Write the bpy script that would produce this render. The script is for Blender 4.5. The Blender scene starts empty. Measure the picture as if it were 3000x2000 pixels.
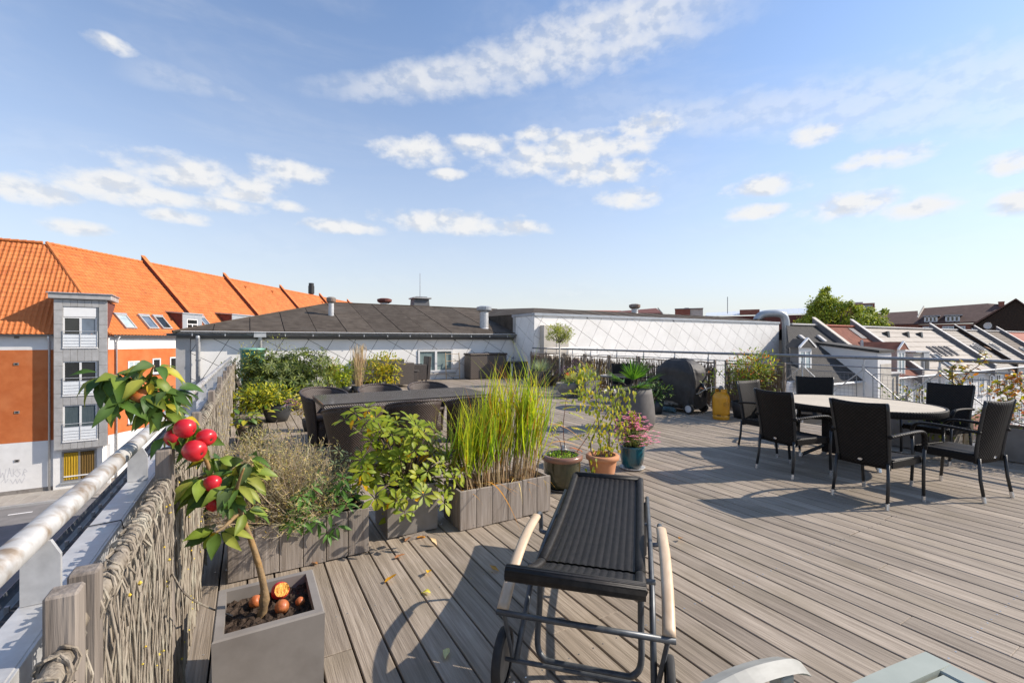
import bpy, math, random
import numpy as np
from mathutils import Vector, Matrix
random.seed(7); R = random.random
U = random.uniform
rad = math.radians
sc = bpy.context.scene
COL = bpy.data.collections.new('scene'); sc.collection.children.link(COL)

# ---------------------------------------------------------------- camera
# world: X = across the deck boards, Y = along the boards, Z up, deck top at z=0
H = 1.5; F = 1333.3; AY = math.atan(772 / F); S, C = math.sin(AY), math.cos(AY)
cam = bpy.data.cameras.new('camera'); co = bpy.data.objects.new('camera', cam); COL.objects.link(co)
cam.lens = 16; cam.sensor_width = 36; cam.clip_start = 0.05; cam.clip_end = 3000
co.location = (0, 0, H); co.rotation_euler = (rad(90), 0, -AY); sc.camera = co

# ---------------------------------------------------------------- sky, sun, exposure
SUNV = Vector((1.322, -0.58, 1.0)).normalized()
EL = math.asin(SUNV.z); AZ = math.atan2(SUNV.x, SUNV.y)
sc.view_settings.view_transform = 'Standard'; sc.view_settings.look = 'None'
sc.view_settings.exposure = 0.56; sc.view_settings.gamma = 1; sc.view_settings.use_curve_mapping = False
sun = bpy.data.lights.new('sun', 'SUN'); sun.energy = 4.3; sun.angle = rad(0.5); sun.color = (1, 0.905, 0.785)
so = bpy.data.objects.new('sun', sun); COL.objects.link(so)
so.rotation_euler = SUNV.to_track_quat('Z', 'Y').to_euler(); so.location = (20, -10, 30)

def build_world():
    w = bpy.data.worlds.new('World'); sc.world = w; w.use_nodes = True
    nt = w.node_tree; nt.nodes.clear(); N = nt.nodes.new; L = nt.links.new
    def val(x, sock):
        if isinstance(x, (int, float)): sock.default_value = x
        else: L(x, sock)
    def m(op, a, b=0.0, c=None, clamp=False):
        n = N('ShaderNodeMath'); n.operation = op; n.use_clamp = clamp
        val(a, n.inputs[0]); val(b, n.inputs[1])
        if c is not None: val(c, n.inputs[2])
        return n.outputs[0]
    def smooth(x, lo, hi):
        n = N('ShaderNodeMapRange'); n.interpolation_type = 'SMOOTHSTEP'
        val(x, n.inputs[0]); n.inputs[1].default_value = lo; n.inputs[2].default_value = hi
        return n.outputs[0]
    sky = N('ShaderNodeTexSky'); sky.sky_type = 'NISHITA'; sky.sun_disc = False
    sky.sun_elevation = EL; sky.sun_rotation = AZ; sky.altitude = 20
    sky.air_density = 1.0; sky.dust_density = 0.3; sky.ozone_density = 4.0
    def vm(op, a, b=None, c=None):
        n = N('ShaderNodeVectorMath'); n.operation = op
        for q, sck in ((a, n.inputs[0]), (b, n.inputs[1]), (c, n.inputs[2])):
            if q is None: continue
            if isinstance(q, tuple): sck.default_value = q
            else: L(q, sck)
        return n.outputs[1] if op == 'DOT_PRODUCT' else n.outputs[0]
    tc = N('ShaderNodeTexCoord'); sep = N('ShaderNodeSeparateXYZ'); L(tc.outputs['Generated'], sep.inputs[0])
    X, Y, Z = sep.outputs
    az = m('ARCTAN2', X, Y); el = m('ARCSINE', Z)
    comb = N('ShaderNodeCombineXYZ'); L(az, comb.inputs[0]); L(el, comb.inputs[1]); V = comb.outputs[0]
    VS = vm('MULTIPLY', V, (1, 1.6, 1))
    def noise(scale, detail, rough, vec, dist=0.0):
        n = N('ShaderNodeTexNoise'); n.inputs['Scale'].default_value = scale; n.inputs['Detail'].default_value = detail
        n.inputs['Roughness'].default_value = rough; n.inputs['Distortion'].default_value = dist
        L(vec, n.inputs['Vector']); return n.outputs[0]
    nb = noise(17, 7, 0.56, VS); n2 = noise(17, 3, 0.5, vm('ADD', VS, (0.010, 0.020, 0)))
    # cumulus: (px, py, half width, half height) read off the photograph as directions
    cl = [(110, 565, 190, 48), (330, 545, 230, 66), (600, 522, 330, 66), (850, 500, 150, 40), (480, 575, 380, 34), (720, 575, 130, 22), (1230, 440, 160, 50),
          (1400, 425, 120, 40), (1610, 470, 230, 60), (1770, 505, 200, 46), (1900, 372, 150, 44), (1720, 430, 260, 50), (1580, 395, 80, 26), (1310, 510, 60, 20),
          (2390, 390, 110, 40), (2600, 458, 180, 42), (2240, 548, 150, 40), (1840, 580, 125, 38), (2220, 618, 110, 28), (2500, 600, 230, 48), (2690, 606, 160, 38),
          (2960, 475, 130, 46), (2990, 592, 130, 50), (1310, 652, 250, 40), (1480, 668, 160, 28), (1010, 665, 190, 26), (230, 668, 130, 30), (520, 635, 130, 26), (850, 605, 80, 22), (335, 135, 100, 28)]
    # the same kind of clouds carried on round the rest of the sky
    rr = random.Random(5); dirs = []
    for px, py, wx, wy in cl:
        r = (px - 1500) / F; hh = (1000 - py) / F; a = math.atan(r) + AY; dist = math.hypot(1, r)
        dirs.append((a, math.atan2(hh, dist), wx / F / dist / dist, wy / F / dist))
    for i in range(9):
        a = AY + math.pi * (0.36 + 1.3 * i / 9) + rr.uniform(-.1, .1)
        dirs.append((a if a < math.pi else a - 2 * math.pi, rr.uniform(.1, .4), rr.uniform(.1, .2), rr.uniform(.03, .05)))
    dmin = None
    for a, e, wa, we in dirs:
        q = vm('MULTIPLY_ADD', V, (1 / wa, 1 / we, 0), (-a / wa, -e / we, 0)); d2 = vm('DOT_PRODUCT', q, q)
        dmin = d2 if dmin is None else m('MINIMUM', dmin, d2)
    nn = m('SUBTRACT', nb, 0.5)
    dens = smooth(m('ADD', m('SUBTRACT', 0.90, m('MINIMUM', dmin, 4)), m('MULTIPLY', nn, 2.5)), -0.08, 1.05)
    def band(p, q, w, k, lo=.3):
        def d(pt):
            r = (pt[0] - 1500) / F; return math.atan(r) + AY, math.atan2((1000 - pt[1]) / F, math.hypot(1, r))
        (a0, e0), (a1, e1) = d(p), d(q); ux, uy = a1 - a0, e1 - e0; ln = math.hypot(ux, uy); ux /= ln; uy /= ln
        al = m('DIVIDE', m('SUBTRACT', vm('DOT_PRODUCT', V, (ux, uy, 0)), a0 * ux + e0 * uy), ln)
        ac = m('SUBTRACT', vm('DOT_PRODUCT', V, (-uy, ux, 0)), -a0 * uy + e0 * ux)
        t = m('DIVIDE', ac, m('MAXIMUM', m('MULTIPLY', m('ADD', 0.35, al), w), 0.004))
        v = m('SUBTRACT', 1.0, m('MULTIPLY', t, t))
        ends = m('MULTIPLY', smooth(al, -0.15, 0.3), m('SUBTRACT', 1.0, smooth(al, 0.9, 1.35)))
        v = m('ADD', v, m('MULTIPLY', nn, 2.2))
        return m('MULTIPLY', m('MULTIPLY', smooth(v, lo - .5, lo + 1.3), ends), k)
    b1 = band((930, 255), (1950, 20), 0.060, 0.80, .2); b2 = band((1750, 330), (3100, 215), 0.055, 0.42, .1); b3 = band((760, 300), (430, 205), 0.02, 0.30)
    cov = m('MAXIMUM', m('MAXIMUM', b1, b2), b3)
    # thin veil of high cloud everywhere
    cv = noise(2.2, 5, 0.6, vm('MULTIPLY', V, (0.8, 3.2, 1)), .6)
    cov = m('MAXIMUM', cov, m('MULTIPLY', smooth(cv, .42, .80), .22))
    cov = m('MAXIMUM', cov, m('MULTIPLY', dens, 0.95))
    # pale summer haze in the lowest air
    hz = m('MULTIPLY', m('POWER', m('SUBTRACT', 1.0, m('MINIMUM', m('MAXIMUM', Z, 0), 1)), 3.0), 0.96)
    bg = N('ShaderNodeBackground'); L(sky.outputs[0], bg.inputs[0]); bg.inputs[1].default_value = SKYS
    bh = N('ShaderNodeBackground'); bh.inputs[0].default_value = (1.0, 0.975, 0.94, 1); bh.inputs[1].default_value = 0.53
    mh = N('ShaderNodeMixShader'); L(hz, mh.inputs[0]); L(bg.outputs[0], mh.inputs[1]); L(bh.outputs[0], mh.inputs[2])
    shade = smooth(m('ADD', m('SUBTRACT', n2, nb), m('MULTIPLY', nn, -0.25)), -0.05, 0.13)
    mixc = N('ShaderNodeMix'); mixc.data_type = 'RGBA'; L(shade, mixc.inputs[0])
    mixc.inputs[6].default_value = (1.0, 1.0, 1.0, 1); mixc.inputs[7].default_value = (0.77, 0.81, 0.88, 1)
    bc = N('ShaderNodeBackground'); L(mixc.outputs[2], bc.inputs[0]); bc.inputs[1].default_value = 0.62
    mx = N('ShaderNodeMixShader'); L(cov, mx.inputs[0]); L(mh.outputs[0], mx.inputs[1]); L(bc.outputs[0], mx.inputs[2])
    out = N('ShaderNodeOutputWorld'); L(mx.outputs[0], out.inputs[0])
    w.cycles.sampling_method = 'MANUAL'; w.cycles.sample_map_resolution = 256
SKYS = 0.15
build_world()

# ---------------------------------------------------------------- pixel -> place
def ray(px, py):
    r = (px - 1500) / F; return (S + C * r, C - S * r, (1000 - py) / F)
def G(px, py, z=0.0):
    d = ray(px, py); t = (z - H) / d[2]; return Vector((d[0] * t, d[1] * t, z))
def PY(px, py, y):
    d = ray(px, py); t = y / d[1]; return Vector((d[0] * t, y, H + d[2] * t))
def PX(px, py, x):
    d = ray(px, py); t = x / d[0]; return Vector((x, d[1] * t, H + d[2] * t))
def PT(px, py, t):
    d = ray(px, py); return Vector((d[0] * t, d[1] * t, H + d[2] * t))
def FR(f, r, z=0.0):   # metres ahead / to the right of the tripod -> world
    return Vector((S * f + C * r, C * f - S * r, z))

# ---------------------------------------------------------------- mesh helpers
class MB:
    def __init__(s): s.v = []; s.f = []; s.c = []; s.m = []; s.w = {}
    def _add(s, vs, fs, mi=0):
        o = len(s.v); s.v += [tuple(v) for v in vs]
        s.f += [tuple(i + o for i in f) for f in fs]; s.m += [mi] * len(fs); return s
    def box(s, x0, x1, y0, y1, z0, z1, mi=0, M=None):
        vs = [Vector((x, y, z)) for z in (z0, z1) for y in (y0, y1) for x in (x0, x1)]
        if M is not None: vs = [M @ v for v in vs]
        return s._add(vs, [(0, 2, 3, 1), (4, 5, 7, 6), (0, 1, 5, 4), (2, 6, 7, 3), (0, 4, 6, 2), (1, 3, 7, 5)], mi)
    def bbox(s, x0, x1, y0, y1, z0, z1, b=0.004, M=None):
        """box with bevelled edges"""
        vs = []; lo = (x0, y0, z0); hi = (x1, y1, z1); idx = {}
        for cx in (0, 1):
            for cy in (0, 1):
                for cz in (0, 1):
                    c = (cx, cy, cz)
                    for ax in range(3):
                        p = [(hi[i] if c[i] else lo[i]) if i == ax else ((hi[i] - b) if c[i] else (lo[i] + b)) for i in range(3)]
                        idx[(c, ax)] = len(vs); vs.append(Vector(p))
        fs = []
        for ax in range(3):
            o = [i for i in range(3) if i != ax]
            for sd in (0, 1):
                q = []
                for a, bb in ((0, 0), (1, 0), (1, 1), (0, 1)):
                    c = [0, 0, 0]; c[ax] = sd; c[o[0]] = a; c[o[1]] = bb; q.append(idx[(tuple(c), ax)])
                fs.append(tuple(q))
            for a in (0, 1):
                for bb in (0, 1):
                    c0 = [0, 0, 0]; c0[o[0]] = a; c0[o[1]] = bb; c1 = list(c0); c1[ax] = 1; c0 = tuple(c0); c1 = tuple(c1)
                    fs.append((idx[(c0, o[0])], idx[(c1, o[0])], idx[(c1, o[1])], idx[(c0, o[1])]))
        for cx in (0, 1):
            for cy in (0, 1):
                for cz in (0, 1):
                    c = (cx, cy, cz); fs.append((idx[(c, 0)], idx[(c, 1)], idx[(c, 2)]))
        if M is not None: vs = [M @ v for v in vs]
        cen = sum(vs, Vector()) / len(vs); ff = []
        for f in fs:
            a, b2, c2 = vs[f[0]], vs[f[1]], vs[f[2]]
            n = (b2 - a).cross(c2 - a); mid = sum((vs[i] for i in f), Vector()) / len(f)
            ff.append(f if n.dot(mid - cen) > 0 else tuple(reversed(f)))
        return s._add(vs, ff)
    def tube(s, pts, r, n=8, cap=True, mi=0, sq=1.0):
        pts = [Vector(p) for p in pts]; k = len(pts)
        rs = r if isinstance(r, (list, tuple)) else [r] * k
        o = len(s.v); prev = None
        for i, p in enumerate(pts):
            d = (pts[min(i + 1, k - 1)] - pts[max(i - 1, 0)])
            if d.length < 1e-9: d = Vector((0, 0, 1))
            d.normalize()
            if prev is None:
                a = Vector((0, 0, 1)) if abs(d.z) < .9 else Vector((1, 0, 0)); x = d.cross(a).normalized()
            else:
                x = (prev - d * prev.dot(d))
                x = x.normalized() if x.length > 1e-6 else d.orthogonal().normalized()
            prev = x; y = d.cross(x)
            for j in range(n):
                t = 2 * math.pi * j / n; s.v.append(tuple(p + x * (rs[i] * math.cos(t)) + y * (rs[i] * sq * math.sin(t))))
        for i in range(k - 1):
            for j in range(n):
                a = o + i * n + j; b = o + i * n + (j + 1) % n
                s.f.append((a, b, b + n, a + n)); s.m.append(mi)
        if cap:
            s.f.append(tuple(o + j for j in reversed(range(n)))); s.m.append(mi)
            s.f.append(tuple(o + (k - 1) * n + j for j in range(n))); s.m.append(mi)
        return s
    def lathe(s, prof, n=24, c=(0, 0, 0), mi=0, ax=1.0, ay=1.0, capb=True, capt=False):
        o = len(s.v); k = len(prof)
        for r, z in prof:
            for j in range(n):
                t = 2 * math.pi * j / n; s.v.append((c[0] + r * ax * math.cos(t), c[1] + r * ay * math.sin(t), c[2] + z))
        for i in range(k - 1):
            for j in range(n):
                a = o + i * n + j; b = o + i * n + (j + 1) % n
                s.f.append((a, b, b + n, a + n)); s.m.append(mi)
        if capb: s.f.append(tuple(o + j for j in reversed(range(n)))); s.m.append(mi)
        if capt: s.f.append(tuple(o + (k - 1) * n + j for j in range(n))); s.m.append(mi)
        return s
    def grid(s, fn, nu, nv, mi=0, w=None):
        o = len(s.v)
        if w: s.w.update({o + i * (nv + 1) + j: (i / nu * w[0], j / nv * w[1], 0) for i in range(nu + 1) for j in range(nv + 1)})
        for i in range(nu + 1):
            for j in range(nv + 1): s.v.append(tuple(fn(i / nu, j / nv)))
        for i in range(nu):
            for j in range(nv):
                a = o + i * (nv + 1) + j; s.f.append((a, a + nv + 1, a + nv + 2, a + 1)); s.m.append(mi)
        return s
    def poly(s, pts, mi=0): return s._add(pts, [tuple(range(len(pts)))], mi)
    def prism(s, pts, off, mi=0):
        """closed polygon extruded by vector off"""
        n = len(pts); off = Vector(off); a = [Vector(p) for p in pts]; b = [p + off for p in a]
        nrm = Vector()
        for i in range(n): nrm += a[i].cross(a[(i + 1) % n])
        if nrm.dot(off) > 0: a, b = a[::-1], b[::-1]
        return s._add(a + b, [tuple(range(n)), tuple(reversed(range(n, 2 * n)))] + [(i, i + n, (i + 1) % n + n, (i + 1) % n) for i in range(n)], mi)
    def mesh(s, name, mat, smooth=False):
        me = bpy.data.meshes.new(name); me.from_pydata(s.v, [], s.f)
        mats = mat if isinstance(mat, (list, tuple)) else [mat]
        for q in mats: me.materials.append(MAT[q] if isinstance(q, str) else q)
        if len(mats) > 1: me.polygons.foreach_set('material_index', s.m)
        if s.c and len(s.c) == len(s.v):
            at = me.color_attributes.new('Col', 'FLOAT_COLOR', 'POINT')
            at.data.foreach_set('color', np.array([(*c, 1.0) for c in s.c], dtype=np.float32).ravel())
        if s.w:
            at = me.attributes.new('W', 'FLOAT_VECTOR', 'POINT'); at.data.foreach_set('vector', np.array([s.w.get(i, (0, 0, 0)) for i in range(len(s.v))], dtype=np.float32).ravel())
        if smooth: me.polygons.foreach_set('use_smooth', [True] * len(me.polygons))
        me.update(); return me
    def build(s, name, mat, parent=None, smooth=False, kind=None, loc=None):
        return place(name, s.mesh(name, mat, smooth), parent, kind, loc)
def place(name, me, parent=None, kind=None, loc=None, M=None):
    o = bpy.data.objects.new(name, me); COL.objects.link(o)
    if parent is not None: o.parent = parent
    if M is not None: o.matrix_local = M
    elif loc is not None: o.location = loc
    if kind: o['kind'] = kind
    return o
def thing(name, label, cat, loc=(0, 0, 0), rz=0.0, group=None):
    o = bpy.data.objects.new(name, None); COL.objects.link(o); o.empty_display_size = .1
    o.location = loc; o.rotation_euler = (0, 0, rz); return tag(o, label, cat, group)
def tag(o, label, cat, group=None):
    o['label'] = label; o['category'] = cat
    if group: o['group'] = group
    return o
def copy_tree(o, parent=None):
    c = o.copy(); COL.objects.link(c); c.parent = parent
    for ch in list(KIDS(o)): copy_tree(ch, c)
    return c
def KIDS(o): return [q for q in COL.objects if q.parent is o]
def dup(o, label, loc, rz=0.0, group=None):
    c = copy_tree(o); c.location = loc; c.rotation_euler = (0, 0, rz); c['label'] = label
    if group: c['group'] = group
    return c
def rotz(a): return Matrix.Rotation(a, 4, 'Z')
def solid(o, t, off=-1.0):
    md = o.modifiers.new('thickness', 'SOLIDIFY'); md.thickness = t; md.offset = off; return o
def bez(a, b, c, n):
    a, b, c = Vector(a), Vector(b), Vector(c)
    return [a * (1 - t) ** 2 + b * (2 * t * (1 - t)) + c * t * t for t in [i / n for i in range(n + 1)]]
def spline(pts, n=6):
    P = [Vector(p) for p in pts]; out = []
    for i in range(len(P) - 1):
        p0 = P[max(i - 1, 0)]; p1 = P[i]; p2 = P[i + 1]; p3 = P[min(i + 2, len(P) - 1)]
        for j in range(n):
            t = j / n; t2 = t * t; t3 = t2 * t
            out.append(0.5 * ((2 * p1) + (p2 - p0) * t + (2 * p0 - 5 * p1 + 4 * p2 - p3) * t2 + (3 * p1 - p0 - 3 * p2 + p3) * t3))
    return out + [P[-1]]
def clip(poly, a, b, c):
    """keep the part of a 2-D polygon where a*x+b*y<=c"""
    out = []
    for i in range(len(poly)):
        p, q = poly[i], poly[(i + 1) % len(poly)]; dp = a * p[0] + b * p[1] - c; dq = a * q[0] + b * q[1] - c
        if dp <= 0: out.append(p)
        if dp * dq < 0:
            t = dp / (dp - dq); out.append((p[0] + (q[0] - p[0]) * t, p[1] + (q[1] - p[1]) * t))
    return out

# ---------------------------------------------------------------- materials
MAT = {}
def pm(name, c1, c2=None, scale=8.0, rough=0.6, metal=0.0, bump=0.0, bscale=None, stretch=(1, 1, 1), coord='Object', spec=0.5,
       detail=5, rand=0.0, lo=0.35, hi=0.65, c3=None, s3=1.5, k3=0.6, rvar=0.0, bdist=0.01, wave=None, weave=None, coat=0.0, attr=False, trans=0.0, lo3=.5, hi3=.72):
    m = bpy.data.materials.new(name); m.use_nodes = True; nt = m.node_tree; N = nt.nodes.new; L = nt.links.new
    p = nt.nodes['Principled BSDF']; p.inputs['Roughness'].default_value = rough; p.inputs['Metallic'].default_value = metal
    p.inputs['Specular IOR Level'].default_value = spec
    if coat: p.inputs['Coat Weight'].default_value = coat; p.inputs['Coat Roughness'].default_value = 0.08
    tc = N('ShaderNodeTexCoord'); mp = N('ShaderNodeMapping'); L(tc.outputs[coord], mp.inputs[0]); mp.inputs['Scale'].default_value = stretch
    if rand or coord == 'Object':
        oi = N('ShaderNodeObjectInfo'); sv = N('ShaderNodeVectorMath'); sv.operation = 'SCALE'; sv.inputs[0].default_value = (37, 53, 71)
        L(oi.outputs['Random'], sv.inputs['Scale'])
        if rand: L(sv.outputs[0], mp.inputs['Location'])
    def mixc(f, a, b, mode='MIX'):
        n = N('ShaderNodeMix'); n.data_type = 'RGBA'; n.blend_type = mode
        if isinstance(f, float): n.inputs[0].default_value = f
        else: L(f, n.inputs[0])
        for q, sck in ((a, n.inputs[6]), (b, n.inputs[7])):
            if isinstance(q, tuple): sck.default_value = (*q[:3], 1)
            else: L(q, sck)
        return n.outputs[2]
    def mr(x, a, b, lo_=0.0, hi_=1.0):
        n = N('ShaderNodeMapRange'); L(x, n.inputs[0]); n.inputs[1].default_value = a; n.inputs[2].default_value = b
        n.inputs[3].default_value = lo_; n.inputs[4].default_value = hi_; return n.outputs[0]
    nz = N('ShaderNodeTexNoise'); nz.inputs['Scale'].default_value = scale; nz.inputs['Detail'].default_value = detail; nz.inputs['Roughness'].default_value = 0.6
    L(mp.outputs[0], nz.inputs['Vector'])
    if attr:
        at = N('ShaderNodeAttribute'); at.attribute_name = 'Col'; col = mixc(1.0, at.outputs['Color'], mixc(mr(nz.outputs[0], .3, .7), (1.02, 1.02, 1.02), (1.42, 1.42, 1.42)), 'MULTIPLY')
    else: col = mixc(mr(nz.outputs[0], lo, hi), c1, c2 or c1)
    if c3:
        n3 = N('ShaderNodeTexNoise'); n3.inputs['Scale'].default_value = s3; n3.inputs['Detail'].default_value = 4; L(tc.outputs[coord], n3.inputs['Vector'])
        col = mixc(mr(n3.outputs[0], lo3, hi3, 0, k3), col, c3)
    if rand:
        col = mixc(1.0, col, mixc(mr(oi.outputs['Random'], 0, 1), (1 - rand,) * 3, (1 + rand,) * 3), 'MULTIPLY')
    hgt = None
    if wave:     # (axis, scale, strength): corrugation or courses
        wv = N('ShaderNodeTexWave'); wv.bands_direction = wave[0]; wv.inputs['Scale'].default_value = wave[1]; wv.inputs['Distortion'].default_value = wave[3] if len(wave) > 3 else 0
        L(tc.outputs[coord], wv.inputs['Vector']); hgt = wv.outputs[0]
        if len(wave) > 4: col = mixc(mr(wv.outputs[0], 0.0, wave[5], wave[4], 0.0), col, wave[6] if len(wave) > 6 else (0.05, 0.04, 0.04))
    if weave:    # (k, dark colour)
        sp = N('ShaderNodeSeparateXYZ')
        if len(weave) > 2:
            wa = N('ShaderNodeAttribute'); wa.attribute_name = 'W'; L(wa.outputs['Vector'], sp.inputs[0])
        else: L(tc.outputs[coord], sp.inputs[0])
        def mm(op, a, b):
            n = N('ShaderNodeMath'); n.operation = op
            for q, sck in ((a, n.inputs[0]), (b, n.inputs[1])):
                if isinstance(q, (int, float)): sck.default_value = q
                else: L(q, sck)
            return n.outputs[0]
        a = mm('SINE', mm('MULTIPLY', sp.outputs[1], weave[0]), 0); b = mm('SINE', mm('MULTIPLY', mm('ADD', sp.outputs[2], sp.outputs[0]), weave[0] * 1.0), 0)
        pr = mm('MULTIPLY', a, b); hgt = mr(pr, -1, 1)
        col = mixc(mr(pr, -.5, .6), weave[1], col)
    if bump or hgt is not None:
        b2 = N('ShaderNodeTexNoise'); b2.inputs['Scale'].default_value = bscale or scale * 2; b2.inputs['Detail'].default_value = 5; L(mp.outputs[0], b2.inputs['Vector'])
        bp = N('ShaderNodeBump'); bp.inputs['Distance'].default_value = bdist; bp.inputs['Strength'].default_value = bump or 0.3
        if hgt is not None:
            ad = N('ShaderNodeMath'); ad.operation = 'MULTIPLY_ADD'; L(b2.outputs[0], ad.inputs[0]); ad.inputs[1].default_value = 0.25; L(hgt, ad.inputs[2]); L(ad.outputs[0], bp.inputs['Height'])
        else: L(b2.outputs[0], bp.inputs['Height'])
        L(bp.outputs[0], p.inputs['Normal'])
    if rvar: L(mr(nz.outputs[0], 0.3, 0.7, rough - rvar, rough + rvar), p.inputs['Roughness'])
    L(col, p.inputs['Base Color'])
    if trans:
        tr = N('ShaderNodeBsdfTranslucent'); L(mixc(1.0, col, (1.25, 1.2, 0.55), 'MULTIPLY'), tr.inputs[0])
        ms = N('ShaderNodeMixShader'); ms.inputs[0].default_value = trans; out = nt.nodes['Material Output']
        L(p.outputs[0], ms.inputs[1]); L(tr.outputs[0], ms.inputs[2]); L(ms.outputs[0], out.inputs[0])
    MAT[name] = m; return m
def glass(name, col=(0.02, 0.03, 0.035), rough=0.03, spec=0.8):
    return pm(name, col, tuple(c * 1.6 for c in col), 1.5, rough, spec=spec)

pm('deck', (0.225, 0.180, 0.136), (0.385, 0.320, 0.252), 3.4, 0.76, bump=0.8, bscale=11, stretch=(18, 0.6, 1), rand=0.17, c3=(0.185, 0.150, 0.095), s3=1.1, k3=0.75, bdist=0.004, rvar=.1, spec=.35)
pm('deck_under', (0.02, 0.017, 0.015), rough=0.9)
pm('planter_wood', (0.20, 0.165, 0.135), (0.33, 0.285, 0.245), 3.0, 0.75, bump=0.5, bscale=8, stretch=(14, 14, 0.7), rand=0.16, c3=(0.17, 0.15, 0.07), s3=3, k3=0.5, bdist=0.004, spec=.3)
pm('grey_wood', (0.17, 0.14, 0.115), (0.30, 0.255, 0.215), 3.0, 0.8, bump=0.6, bscale=7, stretch=(16, 16, 0.8), rand=0.15, bdist=0.006, spec=.3)
pm('galv', (0.40, 0.39, 0.375), (0.52, 0.51, 0.49), 14, 0.5, metal=0.25, c3=(0.20, 0.135, 0.075), s3=16, k3=0.85, rvar=.1, bump=.05, lo3=.5, hi3=.68)
pm('galv_clean', (0.46, 0.46, 0.46), (0.60, 0.60, 0.60), 18, 0.45, metal=0.35, rvar=.1)
pm('galv_dark', (0.20, 0.205, 0.22), (0.29, 0.295, 0.31), 14, 0.42, metal=0.6)
pm('twig', (0.17, 0.138, 0.105), (0.36, 0.31, 0.245), 6, 0.85, bump=.5, bscale=30, rand=.0, stretch=(6, 6, 1), c3=(0.45, 0.42, 0.33), s3=7, k3=.8, attr=False, spec=.2)
pm('twig_dark', (0.12, 0.085, 0.058), (0.28, 0.21, 0.15), 6, 0.9, bump=.4, bscale=30, stretch=(6, 6, 1), spec=.2)
pm('lichen', (0.62, 0.40, 0.03), (0.50, 0.42, 0.08), 30, 0.9)
pm('felt', (0.060, 0.047, 0.036), (0.098, 0.079, 0.062), 3, 0.95, bump=.35, bscale=160, c3=(0.11, 0.094, 0.078), s3=.7, k3=.6, rand=.12, spec=.2)
pm('felt_edge', (0.018, 0.018, 0.02), (0.035, 0.034, 0.034), 10, 0.7, bump=.5, bscale=40)
pm('white_panel', (0.80, 0.775, 0.735), (0.86, 0.835, 0.795), 2, 0.6, rand=.025, c3=(0.62, 0.60, 0.55), s3=.8, k3=.25, spec=.35)
pm('joint_dark', (0.15, 0.145, 0.14), rough=.8)
pm('zinc', (0.36, 0.35, 0.335), (0.44, 0.43, 0.415), 3, 0.5, metal=.1, rand=.07, spec=.4)
pm('zinc_light', (0.36, 0.38, 0.40), (0.44, 0.46, 0.48), 4, 0.4, metal=.3)
pm('gutter', (0.13, 0.14, 0.15), (0.19, 0.20, 0.21), 6, 0.4, metal=.4)
pm('white_paint', (0.78, 0.77, 0.75), (0.82, 0.81, 0.79), 3, 0.5)
pm('white_brick', (0.70, 0.685, 0.66), (0.78, 0.765, 0.74), 2, 0.75, c3=(0.58, 0.55, 0.50), s3=.5, k3=.35, wave=('Z', 4.7, 0, 0.0), bump=.25, bdist=.012, spec=.25)
pm('orange_brick', (0.50, 0.135, 0.040), (0.60, 0.185, 0.060), 1.5, 0.85, c3=(0.64, 0.27, 0.12), s3=.45, k3=.4, wave=('Z', 4.7, 0, 0.0, .45, .45, (.34, .085, .03)), bump=.3, bdist=.012, spec=.2)
pm('roof_tile', (0.52, 0.150, 0.038), (0.62, 0.205, 0.058), 1.2, 0.62, rand=.0, c3=(0.30, 0.085, 0.035), s3=4, k3=.6, spec=.35, bump=.15, bscale=30)
pm('dark_brick', (0.115, 0.035, 0.028), (0.17, 0.055, 0.04), 4, 0.85)
pm('window_frame', (0.72, 0.71, 0.69), (0.76, 0.75, 0.73), 4, 0.4)
pm('grey_frame', (0.22, 0.21, 0.20), (0.25, 0.24, 0.23), 4, 0.4)
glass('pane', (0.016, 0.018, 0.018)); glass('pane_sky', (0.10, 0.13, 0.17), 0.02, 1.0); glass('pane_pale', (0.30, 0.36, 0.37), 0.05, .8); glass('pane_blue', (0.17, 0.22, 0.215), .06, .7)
pm('curtain_brown', (0.15, 0.085, 0.012), (0.09, 0.05, 0.008), 6, 0.8, stretch=(9, 9, .3))
pm('curtain_yellow', (0.46, 0.29, 0.008), (0.30, 0.17, 0.004), 6, 0.8, stretch=(9, 9, .3), wave=('X', 3.0, 0, 2))
pm('curtain_dark', (0.03, 0.05, 0.06), (0.09, 0.12, 0.13), 6, 0.8, stretch=(14, 14, .3))
pm('frosted', (0.70, 0.72, 0.73), (0.76, 0.78, 0.79), 2, 0.25)
pm('asphalt', (0.16, 0.155, 0.15), (0.21, 0.20, 0.195), 1.5, 0.9, bump=.3, bscale=60, coord='Object')
pm('paving', (0.30, 0.27, 0.235), (0.36, 0.33, 0.29), 2, 0.85, bump=.2, bscale=40, rand=.06)
pm('kerb', (0.33, 0.32, 0.31), (0.40, 0.39, 0.38), 5, 0.8)
pm('ground', (0.16, 0.15, 0.14), (0.22, 0.20, 0.18), .5, 0.95)
for sfx, ex in (('', ()), ('_w', (1,))):
    pm('wicker_black' + sfx, (0.017, 0.0145, 0.013), (0.026, 0.022, 0.020), 20, 0.55, weave=(2 * math.pi / .032, (.007, .006, .0055)) + ex, bdist=.005, bump=.55, spec=.16)
    pm('wicker_brown' + sfx, (0.095, 0.066, 0.052), (0.125, 0.09, 0.072), 20, 0.45, weave=(2 * math.pi / .028, (.018, .012, .010)) + ex, bdist=.007, bump=.7, spec=.5)
pm('wicker_grey', (0.10, 0.082, 0.070), (0.135, 0.11, 0.095), 20, 0.5, weave=(2 * math.pi / .045, (.018, .014, .012)), bdist=.008, bump=.7)
pm('wicker_box', (0.17, 0.135, 0.11), (0.21, 0.17, 0.14), 20, 0.45, weave=(2 * math.pi / .085, (.018, .014, .012)), bdist=.012, bump=.9)
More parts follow.
